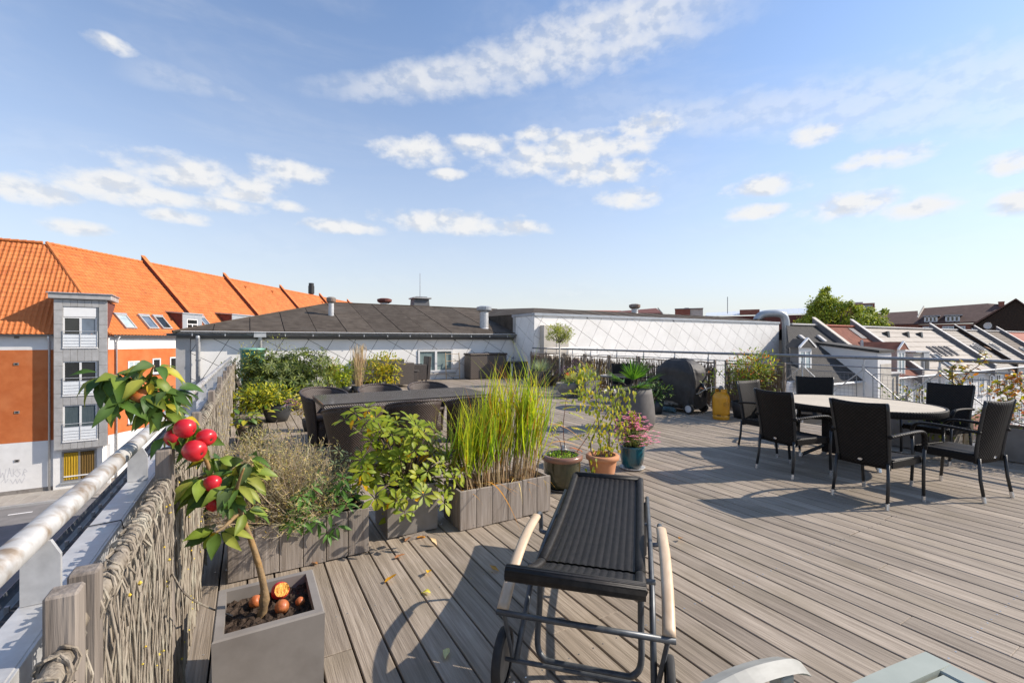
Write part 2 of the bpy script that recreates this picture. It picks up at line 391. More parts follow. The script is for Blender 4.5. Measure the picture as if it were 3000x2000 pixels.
pm('rattan_lounge', (0.012, 0.0105, 0.0095), (0.026, 0.022, 0.019), 30, 0.52, wave=('X', 26.0, 0, 0.4), bdist=.004, bump=.9, spec=.3)
pm('black_metal', (0.018, 0.018, 0.018), (0.03, 0.03, 0.03), 20, 0.4, spec=.5)
pm('steel_grey', (0.075, 0.082, 0.09), (0.11, 0.12, 0.13), 30, 0.42, metal=.3, c3=(.16, .17, .18), s3=25, k3=.4)
pm('chrome', (0.62, 0.62, 0.62), (0.7, 0.7, 0.7), 10, 0.25, metal=.8)
pm('beech', (0.56, 0.41, 0.265), (0.66, 0.50, 0.34), 4, 0.45, stretch=(1.5, 12, 12), c3=(.48, .33, .2), s3=10, k3=.5)
pm('rubber', (0.02, 0.02, 0.02), (0.045, 0.043, 0.04), 12, 0.75)
pm('wheel_disc', (0.16, 0.145, 0.125), (0.24, 0.22, 0.19), 12, 0.7)
pm('table_slat', (0.56, 0.475, 0.35), (0.64, 0.55, 0.42), 4, 0.55, stretch=(12, 1, 1), rand=.07)
pm('slate_top', (0.085, 0.079, 0.072), (0.11, 0.103, 0.095), 6, 0.09, spec=.5)
pm('concrete_grey', (0.205, 0.183, 0.162), (0.265, 0.240, 0.215), 4, 0.66, c3=(0.145, 0.125, 0.108), s3=5, k3=.55, bump=.12, spec=.35)
pm('pot_dark', (0.105, 0.095, 0.088), (0.135, 0.124, 0.116), 10, 0.75, bump=.2, bscale=120)
pm('plastic_dark', (0.03, 0.032, 0.035), (0.045, 0.047, 0.05), 8, 0.45)
pm('plastic_grey', (0.11, 0.115, 0.125), (0.14, 0.145, 0.155), 8, 0.35)
pm('terracotta', (0.50, 0.21, 0.095), (0.58, 0.27, 0.135), 6, 0.8, c3=(.62, .40, .27), s3=5, k3=.35)
pm('glaze_green', (0.030, 0.034, 0.014), (0.055, 0.045, 0.018), 5, 0.12, c3=(.10, .06, .025), s3=4, k3=.7, coat=.6)
pm('glaze_rim', (0.20, 0.095, 0.06), (0.26, 0.13, 0.085), 8, 0.3, coat=.3)
pm('glaze_teal', (0.008, 0.09, 0.12), (0.012, 0.13, 0.155), 4, 0.1, c3=(.035, .03, .03), s3=3, k3=.9, coat=.7, lo3=.42, hi3=.6)
pm('glaze_white', (0.48, 0.47, 0.45), (0.56, 0.55, 0.53), 8, 0.3)
pm('stone_pot', (0.19, 0.175, 0.155), (0.27, 0.25, 0.225), 12, 0.85, bump=.5, bscale=25)
pm('soil', (0.022, 0.014, 0.010), (0.075, 0.052, 0.037), 28, 0.95, bump=1.0, bscale=45, bdist=.03, spec=.2)
pm('bark_apple', (0.17, 0.115, 0.06), (0.30, 0.19, 0.085), 18, 0.7, c3=(.34, .17, .03), s3=14, k3=.7, bump=.4, bscale=60)
pm('bark', (0.10, 0.070, 0.05), (0.17, 0.125, 0.09), 20, 0.85, bump=.4)
pm('stem_red', (0.16, 0.055, 0.04), (0.20, 0.09, 0.05), 20, 0.7)
pm('leaf', (0, 0, 0), None, 14, 0.45, attr=True, trans=.36, rand=.14, spec=.28)
pm('leaf_thin', (0, 0, 0), None, 14, 0.55, attr=True, trans=.42, rand=.1, spec=.3)
pm('tree_leaf', (0, 0, 0), None, 14, 0.6, attr=True, trans=.3, spec=.25)
pm('stalk', (0, 0, 0), None, 14, 0.7, attr=True, trans=.15, spec=.25)
pm('apple_red', (0.46, 0.010, 0.020), (0.60, 0.03, 0.035), 9, 0.32, c3=(.60, .16, .05), s3=14, k3=.6, coat=.08, spec=.4, lo3=.52, hi3=.75)
pm('apple_dull', (0.42, 0.10, 0.03), (0.50, 0.20, 0.06), 9, 0.4, c3=(.40, .34, .08), s3=8, k3=.6)
pm('apple_rot', (0.40, 0.10, 0.03), (0.52, 0.17, 0.05), 14, 0.4, c3=(.14, .05, .02), s3=22, k3=.8, bump=.5, bscale=30)
pm('apple_flesh', (0.80, 0.42, 0.07), (0.62, 0.20, 0.03), 40, 0.6, bump=.8, bscale=60)
pm('apple_calyx', (0.06, 0.04, 0.02), rough=.9)
pm('bbq_cover', (0.036, 0.033, 0.031), (0.055, 0.050, 0.047), 5, 0.6, bump=.35, bscale=7, bdist=.03, spec=.35)
pm('gas_yellow', (0.66, 0.29, 0.012), (0.72, 0.34, 0.02), 5, 0.35, c3=(.5, .2, .01), s3=9, k3=.5)
pm('print_dark', (0.10, 0.055, 0.02), rough=.5)
pm('hose', (0.36, 0.34, 0.31), rough=.5)
pm('bag_white', (0.62, 0.61, 0.62), (0.70, 0.69, 0.70), 6, 0.45, bump=.4, bscale=18, bdist=.03)
pm('bag_green', (0.02, 0.16, 0.09), (0.03, 0.22, 0.13), 6, 0.35)
pm('bag_blue', (0.07, 0.13, 0.15), (0.16, 0.24, 0.27), 6, 0.35, bump=.4, bscale=18, bdist=.03)
pm('barrel_green', (0.02, 0.15, 0.10), (0.03, 0.19, 0.13), 4, 0.4, wave=('Z', 6, 0), bump=.15)
pm('barrel_lid', (0.16, 0.34, 0.25), (0.2, 0.4, 0.3), 4, 0.4)
pm('bamboo', (0.42, 0.30, 0.17), (0.50, 0.37, 0.22), 8, 0.5)
pm('sage_paint', (0.29, 0.315, 0.27), (0.335, 0.36, 0.31), 5, 0.45, c3=(.30, .33, .30), s3=8, k3=.3, bump=.06)
pm('sage_arm', (0.27, 0.265, 0.235), (0.33, 0.325, 0.29), 6, 0.5, c3=(.25, .24, .21), s3=9, k3=.5, stretch=(2, 8, 8))
pm('roof_dark_corr', (0.034, 0.031, 0.028), (0.055, 0.050, 0.045), 4, 0.85)
pm('roof_rust', (0.20, 0.062, 0.034), (0.27, 0.095, 0.055), 3, 0.9, c3=(.12, .045, .03), s3=1.2, k3=.7)
pm('roof_light', (0.34, 0.298, 0.252), (0.42, 0.372, 0.318), 2, 0.8, c3=(.36, .32, .27), s3=.7, k3=.5, wave=('Z', 0.95, 0, .2, .35, .10, (.25, .22, .19)))
pm('roof_light_b', (0.29, 0.255, 0.215), (0.37, 0.33, 0.28), 5, 0.85, c3=(.30, .27, .23), s3=1.5, k3=.6, wave=('Z', 1.5, 0, .2, .4, .15, (.22, .2, .17)))
pm('roof_brown', (0.13, 0.10, 0.075), (0.19, 0.155, 0.12), 5, 0.9, wave=('Z', 1.5, 0, .2, .4, .15, (.08, .06, .05)))
pm('roof_redtile', (0.30, 0.085, 0.05), (0.38, 0.12, 0.075), 5, 0.85, wave=('X', 1.6, 0))
pm('render_white', (0.66, 0.64, 0.62), (0.73, 0.71, 0.69), 1.2, 0.8, c3=(.60, .58, .55), s3=.6, k3=.4)
pm('render_beige', (0.50, 0.45, 0.38), (0.58, 0.53, 0.46), 3, 0.85, c3=(.38, .34, .28), s3=1.5, k3=.6)
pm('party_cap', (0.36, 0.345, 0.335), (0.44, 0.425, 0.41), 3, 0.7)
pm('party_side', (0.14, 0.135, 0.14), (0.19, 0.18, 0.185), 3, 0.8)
pm('dark_wall', (0.10, 0.10, 0.105), (0.14, 0.14, 0.145), 3, 0.7)
pm('pink_board', (0.34, 0.27, 0.24), (0.39, 0.31, 0.28), 5, 0.8, wave=('X', 2, 0))
pm('roof_brownred', (0.095, 0.050, 0.038), (0.135, 0.075, 0.058), 1.5, 0.9, wave=('Z', 1.2, 0, 0, .4, .3, (.06, .03, .025)))
pm('brick_red', (0.24, 0.085, 0.055), (0.31, 0.12, 0.08), 1.5, 0.9)
pm('brick_pink', (0.42, 0.22, 0.16), (0.48, 0.27, 0.2), 3, 0.9)
pm('brick_black', (0.030, 0.022, 0.018), (0.052, 0.036, 0.028), 6, 0.95, bump=.4, bscale=18, bdist=.05, spec=.15)
pm('dish', (0.55, 0.54, 0.52), rough=.5)
pm('petal_pink', (0.80, 0.22, 0.36), (0.85, 0.36, 0.47), 30, 0.6, trans=.2)
pm('petal_dusky', (0.46, 0.20, 0.22), (0.55, 0.29, 0.29), 30, 0.7)
pm('petal_orange', (0.75, 0.07, 0.015), (0.80, 0.12, 0.02), 30, 0.6)
pm('petal_violet', (0.14, 0.07, 0.20), (0.2, 0.1, 0.26), 30, 0.7)
pm('graffiti', (0.60, 0.59, 0.59), rough=.8)
# ================================================================ SETTING
GZ = -7.8
def HIT(px, py, P0, n):
    d = Vector(ray(px, py)); o = Vector((0, 0, H)); n = Vector(n); return o + d * ((Vector(P0) - o).dot(n) / d.dot(n))
MB().poly([(-900, -900, GZ - .03), (900, -900, GZ - .03), (900, 900, GZ - .03), (-900, 900, GZ - .03)]).build('ground', 'ground', kind='structure')
def xf(mb, M): mb.v = [tuple(M @ Vector(v)) for v in mb.v]; return mb
def frame(o, d):
    d = Vector(d).normalized(); b = Vector((-d.y, d.x, 0)); M = Matrix.Identity(4)
    for i in range(3): M[i][0] = d[i]; M[i][1] = b[i]; M[i][3] = o[i]
    return M
def ang(M): return math.atan2(M[1][0], M[0][0])

# ---- the street below, running along the long wing of the orange corner block
MR = frame(FR(29.48, -26.29, GZ), FR(.9972, .075))         # long wing: x along the facade, y into the building
MLW = frame(FR(29.48, -26.29, GZ), FR(.5015, .8652))       # short wing, x<0 is its facade
def strip(x0, x1, y0, y1, z): return [MR @ Vector((x, y, z)) for x, y in ((x0, y0), (x1, y0), (x1, y1), (x0, y1))]
o = MB().poly(strip(-60, 120, -13.5, -2.6, -.01)).build('road', 'asphalt', kind='structure')
o = MB().poly([MLW @ Vector(v) for v in ((-60, -14, -.014), (6, -14, -.014), (6, -2.6, -.014), (-60, -2.6, -.014))]).build('road', 'asphalt', kind='structure')
pv = bpy.data.objects.new('pavement', None); COL.objects.link(pv); pv['kind'] = 'structure'; pv.location = MR @ Vector((0, 0, 0))
sl = MB().bbox(-.295, .295, -.395, .395, -.06, 0, .006).mesh('paving_slab', 'paving')
for M, x0, x1 in ((MR, 0.2, 9), (MLW, -10, 0.2)):
    a = ang(M); nx = int((x1 - x0) / .6)
    for i in range(nx):
        for j in range(3):
            p = M @ Vector((x0 + .3 + i * .6, -.4 - j * .8, .115)); place('paving_slab', sl, pv, M=Matrix.Translation(p - pv.location) @ rotz(a))
for M, x0, x1 in ((MR, -2.3, 60), (MLW, -40, -1.0)):
    MB().prism([M @ Vector(v) for v in ((x0, -2.42, -.02), (x1, -2.42, -.02), (x1, 0, -.02), (x0, 0, -.02))], (0, 0, .07)).build('pavement_bed', 'paving', pv, loc=-pv.location)
    MB().prism([M @ Vector(v) for v in ((x0, -2.60, -.02), (x1, -2.60, -.02), (x1, -2.43, -.02), (x0, -2.43, -.02))], (0, 0, .13)).build('kerb', 'kerb', pv, loc=-pv.location)
for i in range(-14, 30):
    xf(MB().poly([(i * 1.6, -4.05, -.004), (i * 1.6 + .95, -4.05, -.004), (i * 1.6 + .95, -3.9, -.004), (i * 1.6, -3.9, -.004)]), MLW if i < 0 else MR).build('lane_marking', 'white_paint', kind='structure')

# ---- terrace: host building, deck boards
RX0, RXS = 8.4, .0994                                       # right edge of the deck: x = RX0 + RXS*y
def rx(y): return RX0 + RXS * y
hb = thing('terrace_building', 'low building that carries the roof terrace, dark felt strip and gutter along the street side', 'building', (-.9, 3, GZ))
O = Vector(hb.location)
def wb(mb, name, mat, par=None, **k):
    p = par or hb; return xf(mb, Matrix.Translation(-Vector(p.location))).build(name, mat, p, **k)
wb(MB().prism([(-1.05, -4, GZ), (rx(-4) + .25, -4, GZ), (rx(17.1) + .25, 17.1, GZ), (-1.05, 17.1, GZ)], (0, 0, -GZ - .17)), 'wall', 'render_white')
for k in range(14):   # felt strips of the verge outside the railing
    y0 = -4 + k * 1.5; m = MB(); m.prism([(-.44, y0, -.03), (-1.12, y0, .045), (-1.12, y0 + 1.52, .045), (-.44, y0 + 1.52, -.03)], (0, 0, -.08 - .004 * (k % 2)))
    wb(m, 'felt_strip', 'felt_edge')
m = MB()
prof = [(-1.12 - .075 + .075 * math.cos(t), -.01 + .075 * math.sin(t)) for t in [math.pi + math.pi * i / 8 for i in range(9)]]
m.grid(lambda u, v: (prof[int(round(v * 8))][0], -4 + 21 * u, prof[int(round(v * 8))][1]), 1, 8)
solid(wb(m, 'gutter', 'gutter'), .005)
for k in range(60):   # clips along the verge edge
    y = -1 + k * .3 + U(-.05, .05); wb(MB().box(-1.135, -1.115, y, y + .02, .02, .075), 'edge_clip', 'galv_dark')

dk = bpy.data.objects.new('deck', None); COL.objects.link(dk); dk['kind'] = 'structure'
PWD = .15; x0 = -.3072; rows = 70; cnt = 0; bm = {}
def board_mesh(l):
    if l not in bm: bm[l] = MB().bbox(-.0702, .0702, 0, l - .003, -.028, 0, .003).mesh('plank', 'deck')
    return bm[l]
rest = MB(); planks = []
for i in range(rows):
    x = x0 + PWD * (i + .5); ymin = -2.0; y = ymin - U(0, 3.0)
    ye = 17.15
    if x > rx(-2) : ymin = max(ymin, (x - RX0) / RXS)
    if x + .075 > 10.0: break
    while y < ye - .05:
        l = random.choice((3.3, 3.9, 4.5, 5.1)); a = max(y, ymin); b = min(y + l, ye)
        if b - a > .1: planks.append((x, a, round(b - a, 2)))
        y += l
planks.sort(key=lambda p: math.hypot(p[0], max(p[1], 0)))
for n, (x, a, l) in enumerate(planks):
    if n < 300: place('plank', board_mesh(l), dk, loc=(x, a, U(-.0012, .0012)))
    else: rest.bbox(x - .0702, x + .0702, a, a + l - .003, -.028, 0, .003)
if rest.v: rest.build('plank_rest', 'deck', dk, kind='stuff')
m = MB()
for k in range(44): m.box(-.3, 9.9, -1.9 + k * .45, -1.84 + k * .45, -.12, -.029)
m.build('joist', 'deck_under', dk)
MB().prism([(-.44, -2.2, -.165), (rx(-2.2) + .2, -2.2, -.165), (rx(17.1) + .2, 17.1, -.165), (-.44, 17.1, -.165)], (0, 0, .04)).build('deck_base', 'deck_under', dk)
m = MB()          # screw heads along the near joists
for (x, a, l) in planks[:190]:
    for k in range(44):
        y = -1.87 + k * .45
        if a + .02 < y < a + l - .02 and y < 6 and k % 2 == 0:
            for dx in (-.045, .045): m.lathe([(.0045, 0), (.0045, .0012)], 6, (x + dx, y, -.0005), capb=False, capt=True)
m.build('screw', 'chrome', dk, kind='stuff')
MB().prism([(rx(-2) - .02, -2, -.02), (rx(-2) + .03, -2, -.02), (rx(17) + .03, 17, -.02), (rx(17) - .02, 17, -.02)], (0, 0, -.12)).build('edge_board', 'grey_wood', dk)

# ---- white clad roof house behind the terrace
WY = 17.2
wh = thing('roof_house', 'white clad roof house with black felt hipped roof and grey gutter behind the terrace', 'building', (4, WY + 2, 0))
def wk(mb, name, mat, **k): return wb(mb, name, mat, wh, **k)
wk(MB().box(-1.56, 10.06, WY + .03, 27, -.9, 1.62), 'wall', 'joint_dark')
wk(MB().box(-1.92, -1.56, WY - .06, 27, -8, 1.62), 'end_wall', 'zinc')
wk(MB().box(10.08, 27.5, 15.58, 24, -7.8, 2.6), 'wing_wall', 'joint_dark')
wk(MB().box(10.05, 10.079, 15.60, 17.2, -.9, 2.6), 'wing_side_wall', 'joint_dark')
def diamonds(fn, x0, x1, z0, z1, holes=(), name='cladding_panel', s=.68, gap=.008, a=math.radians(30), off=(0, 0)):
    ca, sa = math.cos(a), math.sin(a); k = int((x1 - x0 + 4) / s) + 6
    for i in range(-k, k):
        for j in range(-k, k):
            q = [(i * s + gap, j * s + gap), ((i + 1) * s - gap, j * s + gap), ((i + 1) * s - gap, (j + 1) * s - gap), (i * s + gap, (j + 1) * s - gap)]
            q = [(off[0] + ca * u + sa * v, off[1] - sa * u + ca * v) for u, v in q]
            for cc in ((-1, 0, -x0), (1, 0, x1), (0, -1, -z0), (0, 1, z1)):
                q = clip(q, *cc)
                if not q: break
            if len(q) < 3: continue
            ar = abs(sum(q[n][0] * q[(n + 1) % len(q)][1] - q[(n + 1) % len(q)][0] * q[n][1] for n in range(len(q)))) / 2
            if ar < .004: continue
            polys = [q]
            for (a0, a1, b0, b1) in holes:
                nx = []
                for pq in polys:
                    rem = pq
                    for cc in ((1, 0, a0), (-1, 0, -a1), (0, 1, b0), (0, -1, -b1)):
                        pc = clip(rem, *cc)
                        if len(pc) > 2: nx.append(pc)
                        rem = clip(rem, -cc[0], -cc[1], -cc[2])
                        if len(rem) < 3: break
                polys = nx
            for pq in polys:
                m = MB(); pts, of = fn(pq); m.prism(pts, of); wk(m, name, 'white_panel')
diamonds(lambda q: ([(x, WY + .028, z) for x, z in q], (0, -.022, 0)), -1.55, 10.04, -.05, 1.58, [(5.70, 7.20, .26, 1.19)], off=(.2, .13))
diamonds(lambda q: ([(x, 15.576, z) for x, z in q], (0, -.022, 0)), 10.05, 27.45, -1.2, 2.55, off=(.5, .2))
diamonds(lambda q: ([(10.047, 17.18 - x, z) for x, z in q], (-.022, 0, 0)), 0.0, 1.6, -.05, 2.55)
m = MB(); m.bbox(10.03, 27.5, 15.50, 15.64, 2.55, 2.66, .006); wk(m, 'parapet_flashing', 'zinc_light')
wk(MB().bbox(10.0, 10.1, 15.64, 17.3, 2.55, 2.66, .006), 'parapet_flashing', 'zinc_light')
wk(MB().bbox(9.98, 10.045, 17.0, 17.17, 1.45, 2.55, .006), 'flashing', 'zinc')
# main hipped roof in felt strips
dz = (3.25 - 1.8) / 5.2
def roofz(x, y): return 1.80 + dz * (y - 16.8)
xs = -1.96; kk = 0
while xs < 11.9:
    xe = min(xs + 1.0, 11.9); q = [(xs, 17.0), (xe + .04, 17.0), (xe + .04, 22), (xs, 22)]
    q = clip(q, -1, 1, 16.8 + 1.96 + .0)      # right of the hip
    # the wing roof valley
    q = [(a + (.012 if abs(a - xs) < 1e-6 else -.052 if abs(a - xe - .04) < 1e-6 else 0), b) for a, b in q]
    if len(q) > 2:
        e = .010 * (kk % 2); wk(MB().prism([(x, y, roofz(x, y) + e) for x, y in q], (0, 0, -.06)), 'felt_strip', 'felt')
    xs = xe; kk += 1
for k in range(5):
    y0, y1 = 16.8 + k * 1.04, 16.8 + (k + 1) * 1.04
    q = clip([(-1.96, y0), (3.4, y0), (3.4, y1), (-1.96, y1)], 1, -1, -16.8 - 1.96)
    q2 = [(x, y) for x, y in q]
    wk(MB().prism([(x, y, 1.80 + dz * (x + 1.96) + .01 * (k % 2)) for x, y in q2] if len(q2) > 2 else [(0, 25, 0), (1, 25, 0), (0, 26, 0)], (0, 0, -.06)), 'felt_strip', 'felt')
wk(MB().poly([(-1.90, 16.86, roofz(0, 16.86) - .035), (11.9, 16.86, roofz(0, 16.86) - .035), (11.9, 22, 3.215), (3.31, 22, 3.215)]), 'underlay', 'felt_edge')
wk(MB().prism([(-1.96, 22, 1.80), (3.31, 22, 3.25), (-1.96, 27.2, 1.80)], (0, 0, -.05)), 'felt_strip', 'felt')
wk(MB().prism([(3.31, 22, 3.25), (12, 22, 3.25), (14, 27.2, 1.8), (-1.96, 27.2, 1.8)], (0, 0, -.05)), 'felt_back', 'felt')
wk(MB().tube([(-1.96, 16.8, 1.80), (3.31, 22, 3.262), (11.8, 22, 3.262)], .035, 6), 'ridge_roll', 'felt')
# wing roof: low hip with its dark shaded flank
A = (11.3, 17.5, 3.03); m = MB()
m.poly([(10.05, 15.64, 2.66), (27.5, 15.64, 2.66), (25.5, 17.5, 3.0), A]); m.poly([(27.5, 15.64, 2.66), (27.5, 24, 2.66), (25.5, 17.5, 3.0)])
m.poly([(10.05, 15.64, 2.66), A, (11.6, 22.0, 3.26), (10.05, 20, 2.71)]); m.poly([(10.07, 17.0, 1.8), (10.07, 15.7, 2.655), (10.07, 20, 2.70)])
m.poly([A, (25.5, 17.5, 3.0), (27.5, 24, 2.66), (11.6, 24, 3.0), (11.6, 22.0, 3.26)])
wk(m, 'wing_roof', 'felt')
for k in range(14):
    x = 11.6 + k * 1.05; wk(MB().prism([(x, 15.66, 2.668), (x + .07, 15.66, 2.668), (x + .07, 17.4, 2.995), (x, 17.4, 2.995)], (0, 0, .012)), 'felt_seam', 'felt')
wk(MB().box(-1.9, 10.0, 17.06, 17.25, 1.60, 1.64), 'soffit', 'joint_dark')
wk(MB().box(-1.98, 10.0, 16.955, 16.998, 1.752, 1.825), 'eave_flashing', 'white_paint'); wk(MB().box(-1.9, 10.0, 17.07, 17.2, 1.622, 1.80), 'fascia', 'joint_dark')
pr = [(16.975 + .07 * math.cos(t), 1.745 + .07 * math.sin(t)) for t in [math.pi + math.pi * i / 8 for i in range(9)]]
m = MB().grid(lambda u, v: (-2.12 + 12.1 * u, pr[int(round(v * 8))][0], pr[int(round(v * 8))][1]), 1, 8); solid(wk(m, 'gutter', 'gutter'), .006)
wk(MB().lathe([(.02, 0), (.085, 0), (.085, .01)], 10, (-2.12, 16.975, 1.72)), 'gutter_end', 'gutter')
for k in range(14): wk(MB().box(-1.5 + k * .85, -1.47 + k * .85, 16.895, 16.905, 1.67, 1.755), 'gutter_bracket', 'galv_clean')
for x in (-1.35, .33):
    wk(MB().tube([(x, 16.97, 1.69), (x, 17.0, 1.55), (x, 17.09, 1.46), (x, 17.09, -.2)] if x > 0 else [(x, 16.97, 1.69), (x, 17.0, 1.6), (x, 17.06, 1.5), (x, 17.06, -.6)], .062, 10), 'downpipe', 'galv_clean', smooth=True)
    wk(MB().lathe([(.07, 0), (.07, .05)], 10, (x, 17.09 if x > 0 else 17.06, .9), capt=True), 'pipe_clamp', 'galv_dark')
wk(MB().box(.15, .50, 16.88, 17.07, 1.64, 1.80), 'gutter_hopper', 'galv_clean')
# window
wf = MB()
for b in ((5.72, 7.18, .28, .36), (5.72, 7.18, 1.10, 1.17), (5.72, 5.79, .36, 1.10), (7.11, 7.18, .36, 1.10), (6.41, 6.50, .36, 1.10)): wf.box(b[0], b[1], WY - .03, WY + .06, b[2], b[3])
wo = wk(wf, 'window', 'window_frame')
for a, b in ((5.79, 6.41), (6.50, 7.11)):
    for nm, mt, y in (('pane', 'pane_blue', WY + .02),):
        p = MB().box(a, b, y, y + .01, .36, 1.10); q = xf(p, Matrix.Translation(-Vector(wh.location))).build(nm, mt, wo)
xf(MB().bbox(5.66, 7.26, WY - .10, WY - .035, .22, .275, .005), Matrix.Translation(-Vector(wh.location))).build('sill', 'zinc', wo)
# vents on the roof
def vent(x, y, z0, z1, r, cap, label):
    t = thing('roof_vent', label, 'vent', (x, y, z0), group=None)
    h = z1 - z0; MB().lathe([(r * 1.25, 0), (r, .05), (r, h)], 16, capb=True, capt=True).build('vent_pipe', 'galv_clean', t, smooth=False)
    MB().lathe([(r * 1.15, h - .20), (r * 1.7, h - .13), (r * 1.75, h), (r * 1.0, h + .05), (.01, h + .06)], 18, capb=False).build('vent_cowl', cap, t)
pm('cowl_rust', (.16, .12, .09), (.30, .27, .24), 6, .7, c3=(.22, .09, .05), s3=5, k3=.8)
vent(2.88, 19.5, 2.45, 3.24, .105, 'cowl_rust', 'short zinc roof vent with rusty cowl on the hip end of the black roof')
vent(8.95, 17.9, 2.05, 3.00, .19, 'zinc_light', 'wide zinc roof vent with flat grey cowl on the black roof near the wing')
vent(17.6, 17.5, 2.95, 3.42, .17, 'cowl_rust', 'small rust capped vent above the long white wing')
vent(6.3, 24.5, 2.4, 3.75, .22, 'dark_brick', 'stubby red brown vent poking above the black roof ridge')
ch = thing('roof_chimney', 'dark boxy chimney with slotted cap and tall thin antenna on the black roof ridge', 'chimney', (8.1, 24, 2.5))
MB().prism([(-.52, -.35, 0), (.52, -.35, 0), (.40, -.3, 1.30), (-.40, -.3, 1.30)], (0, .7, 0)).build('stack', 'dark_wall', ch)
MB().bbox(-.50, .50, -.45, .45, 1.30, 1.37, .01).build('cap', 'zinc', ch); MB().box(-.3, .3, -.3, .3, 1.37, 1.42).build('cap_plate', 'gutter', ch)
MB().tube([(0, 0, 1.42), (0, 0, 2.72)], [.022, .014], 6).build('antenna', 'zinc_light', ch)
# ventilation duct at the end of the wing
du = thing('ventilation_duct', 'fat silver spiral duct bending over the end of the white wing', 'duct', (28.1, 15.5, -3))
pth = [(26.75, 16.5, 2.75), (26.85, 16.42, 3.0), (27.1, 16.25, 3.16), (27.6, 15.85, 3.2), (27.95, 15.6, 3.08), (28.08, 15.52, 2.75), (28.1, 15.5, 2.3), (28.1, 15.5, -3)]
m = MB(); sp = spline(pth[:-1], 5) + [Vector(pth[-1])]; m.tube(sp, .215, 14); xf(m, Matrix.Translation((-28.1, -15.5, 3))).build('duct_pipe', 'zinc_light', du, smooth=True)
m = MB()
for k in range(46):
    z = 2.1 - k * .105; m.lathe([(.216, 0), (.226, .012), (.216, .024)], 14, (0, 0, z + 3), capb=False)
m.build('duct_seam', 'galv_clean', du)
MB().box(-1.75, -.95, .7, 1.4, 5.6, 5.85).build('duct_base', 'felt', du)
cb = thing('wall_cabinet', 'plain beige metal cabinet fixed to the white wing behind the small olive tree', 'cabinet', (10.95, 15.4, .3))
MB().bbox(-.63, .63, -.14, .145, 0, 1.86, .01).build('body', 'render_beige', cb); MB().box(-.02, 0.0, -.145, -.14, .05, 1.8).build('door_seam', 'dark_wall', cb)

# ---- orange corner block across the street
ob = thing('corner_block', 'orange brick corner block with white bands, red pantile roof and party walls', 'building', tuple(MR @ Vector((0, 0, 0))), ang(MR))
IMR = MR.inverted(); MLl = IMR @ MLW                       # left wing in the block's own frame
def ok(mb, name, mat, M=None, par=None, **k):
    if M is not None: xf(mb, M)
    return mb.build(name, mat, par or ob, **k)
zA, zB, zE = -GZ - 4.6, -GZ + .985, -GZ + 1.95
LEN = 52
for M, xa, xb in ((None, -.25, LEN), (MLl, -22, 0.0)):
    ok(MB().box(xa, xb, 0, .35, -.2, zA), 'wall_band', 'white_brick', M); ok(MB().box(xa, xb, -.003, .35, zA, zB), 'wall', 'orange_brick', M); ok(MB().box(xa, xb, 0, .35, zB, zE), 'wall_band', 'white_brick', M)
    ok(MB().box(xa, xb, -.02, .02, -.2, .35), 'plinth', 'concrete_grey', M)
RD = 5.22; RZ = -GZ + 8.1; EZ = -GZ + 1.93
da = ang(MLW) - ang(MR); JX = .9                           # where the two ridges meet, in the block's frame
JL = Vector((JX * math.cos(da) + RD * math.sin(da), -JX * math.sin(da) + RD * math.cos(da)))
tprof = [(0, .0), (.055, .035), (.115, .045), (.165, .015), (.21, .004), (.255, .0)]; tw, tl = .25, .34
tiles = []; WING = []
for wing, (M, xa, xb, rd) in enumerate(((Matrix.Identity(4), 0, LEN, RD), (MLl, -20, 0, JL.y))):
    sl = math.hypot(rd + .25, RZ - EZ); uy, uz = (rd + .25) / sl, (RZ - EZ) / sl; nrow = int(sl / tl)
    vs = []
    for v, lift in ((0, .022), (tl + .05, 0)):
        for x, h in tprof: vs.append(Vector((x, v * uy - (h + lift) * uz, v * uz + (h + lift) * uy)))
    for x, h in tprof: vs.append(Vector((x, -(h - .012) * uz, (h - .012) * uy)))
    n = len(tprof); fs = [(i, i + 1, n + i + 1, n + i) for i in range(n - 1)] + [(2 * n + i, 2 * n + i + 1, i + 1, i) for i in range(n - 1)]
    m = MB(); m._add(vs, fs); WING.append((M, m.mesh('roof_tile', 'roof_tile'), vs, fs, uy, uz, rd))
    for i in range(int((xb - xa) / tw)):
        for j in range(nrow):
            x = xa + i * tw; y = -.25 + j * tl * uy; z = EZ + j * tl * uz; yc = max(y + .1, 0)
            if wing == 0 and x + .12 < JX / RD * yc: continue
            if wing == 1 and x + .12 > JL.x / JL.y * yc: continue
            p = M @ Vector((x, y, z)); tiles.append(((MR @ p - co.location).length, wing, Vector((x, y, z))))
tiles.sort(key=lambda t: t[0]); rest = MB()
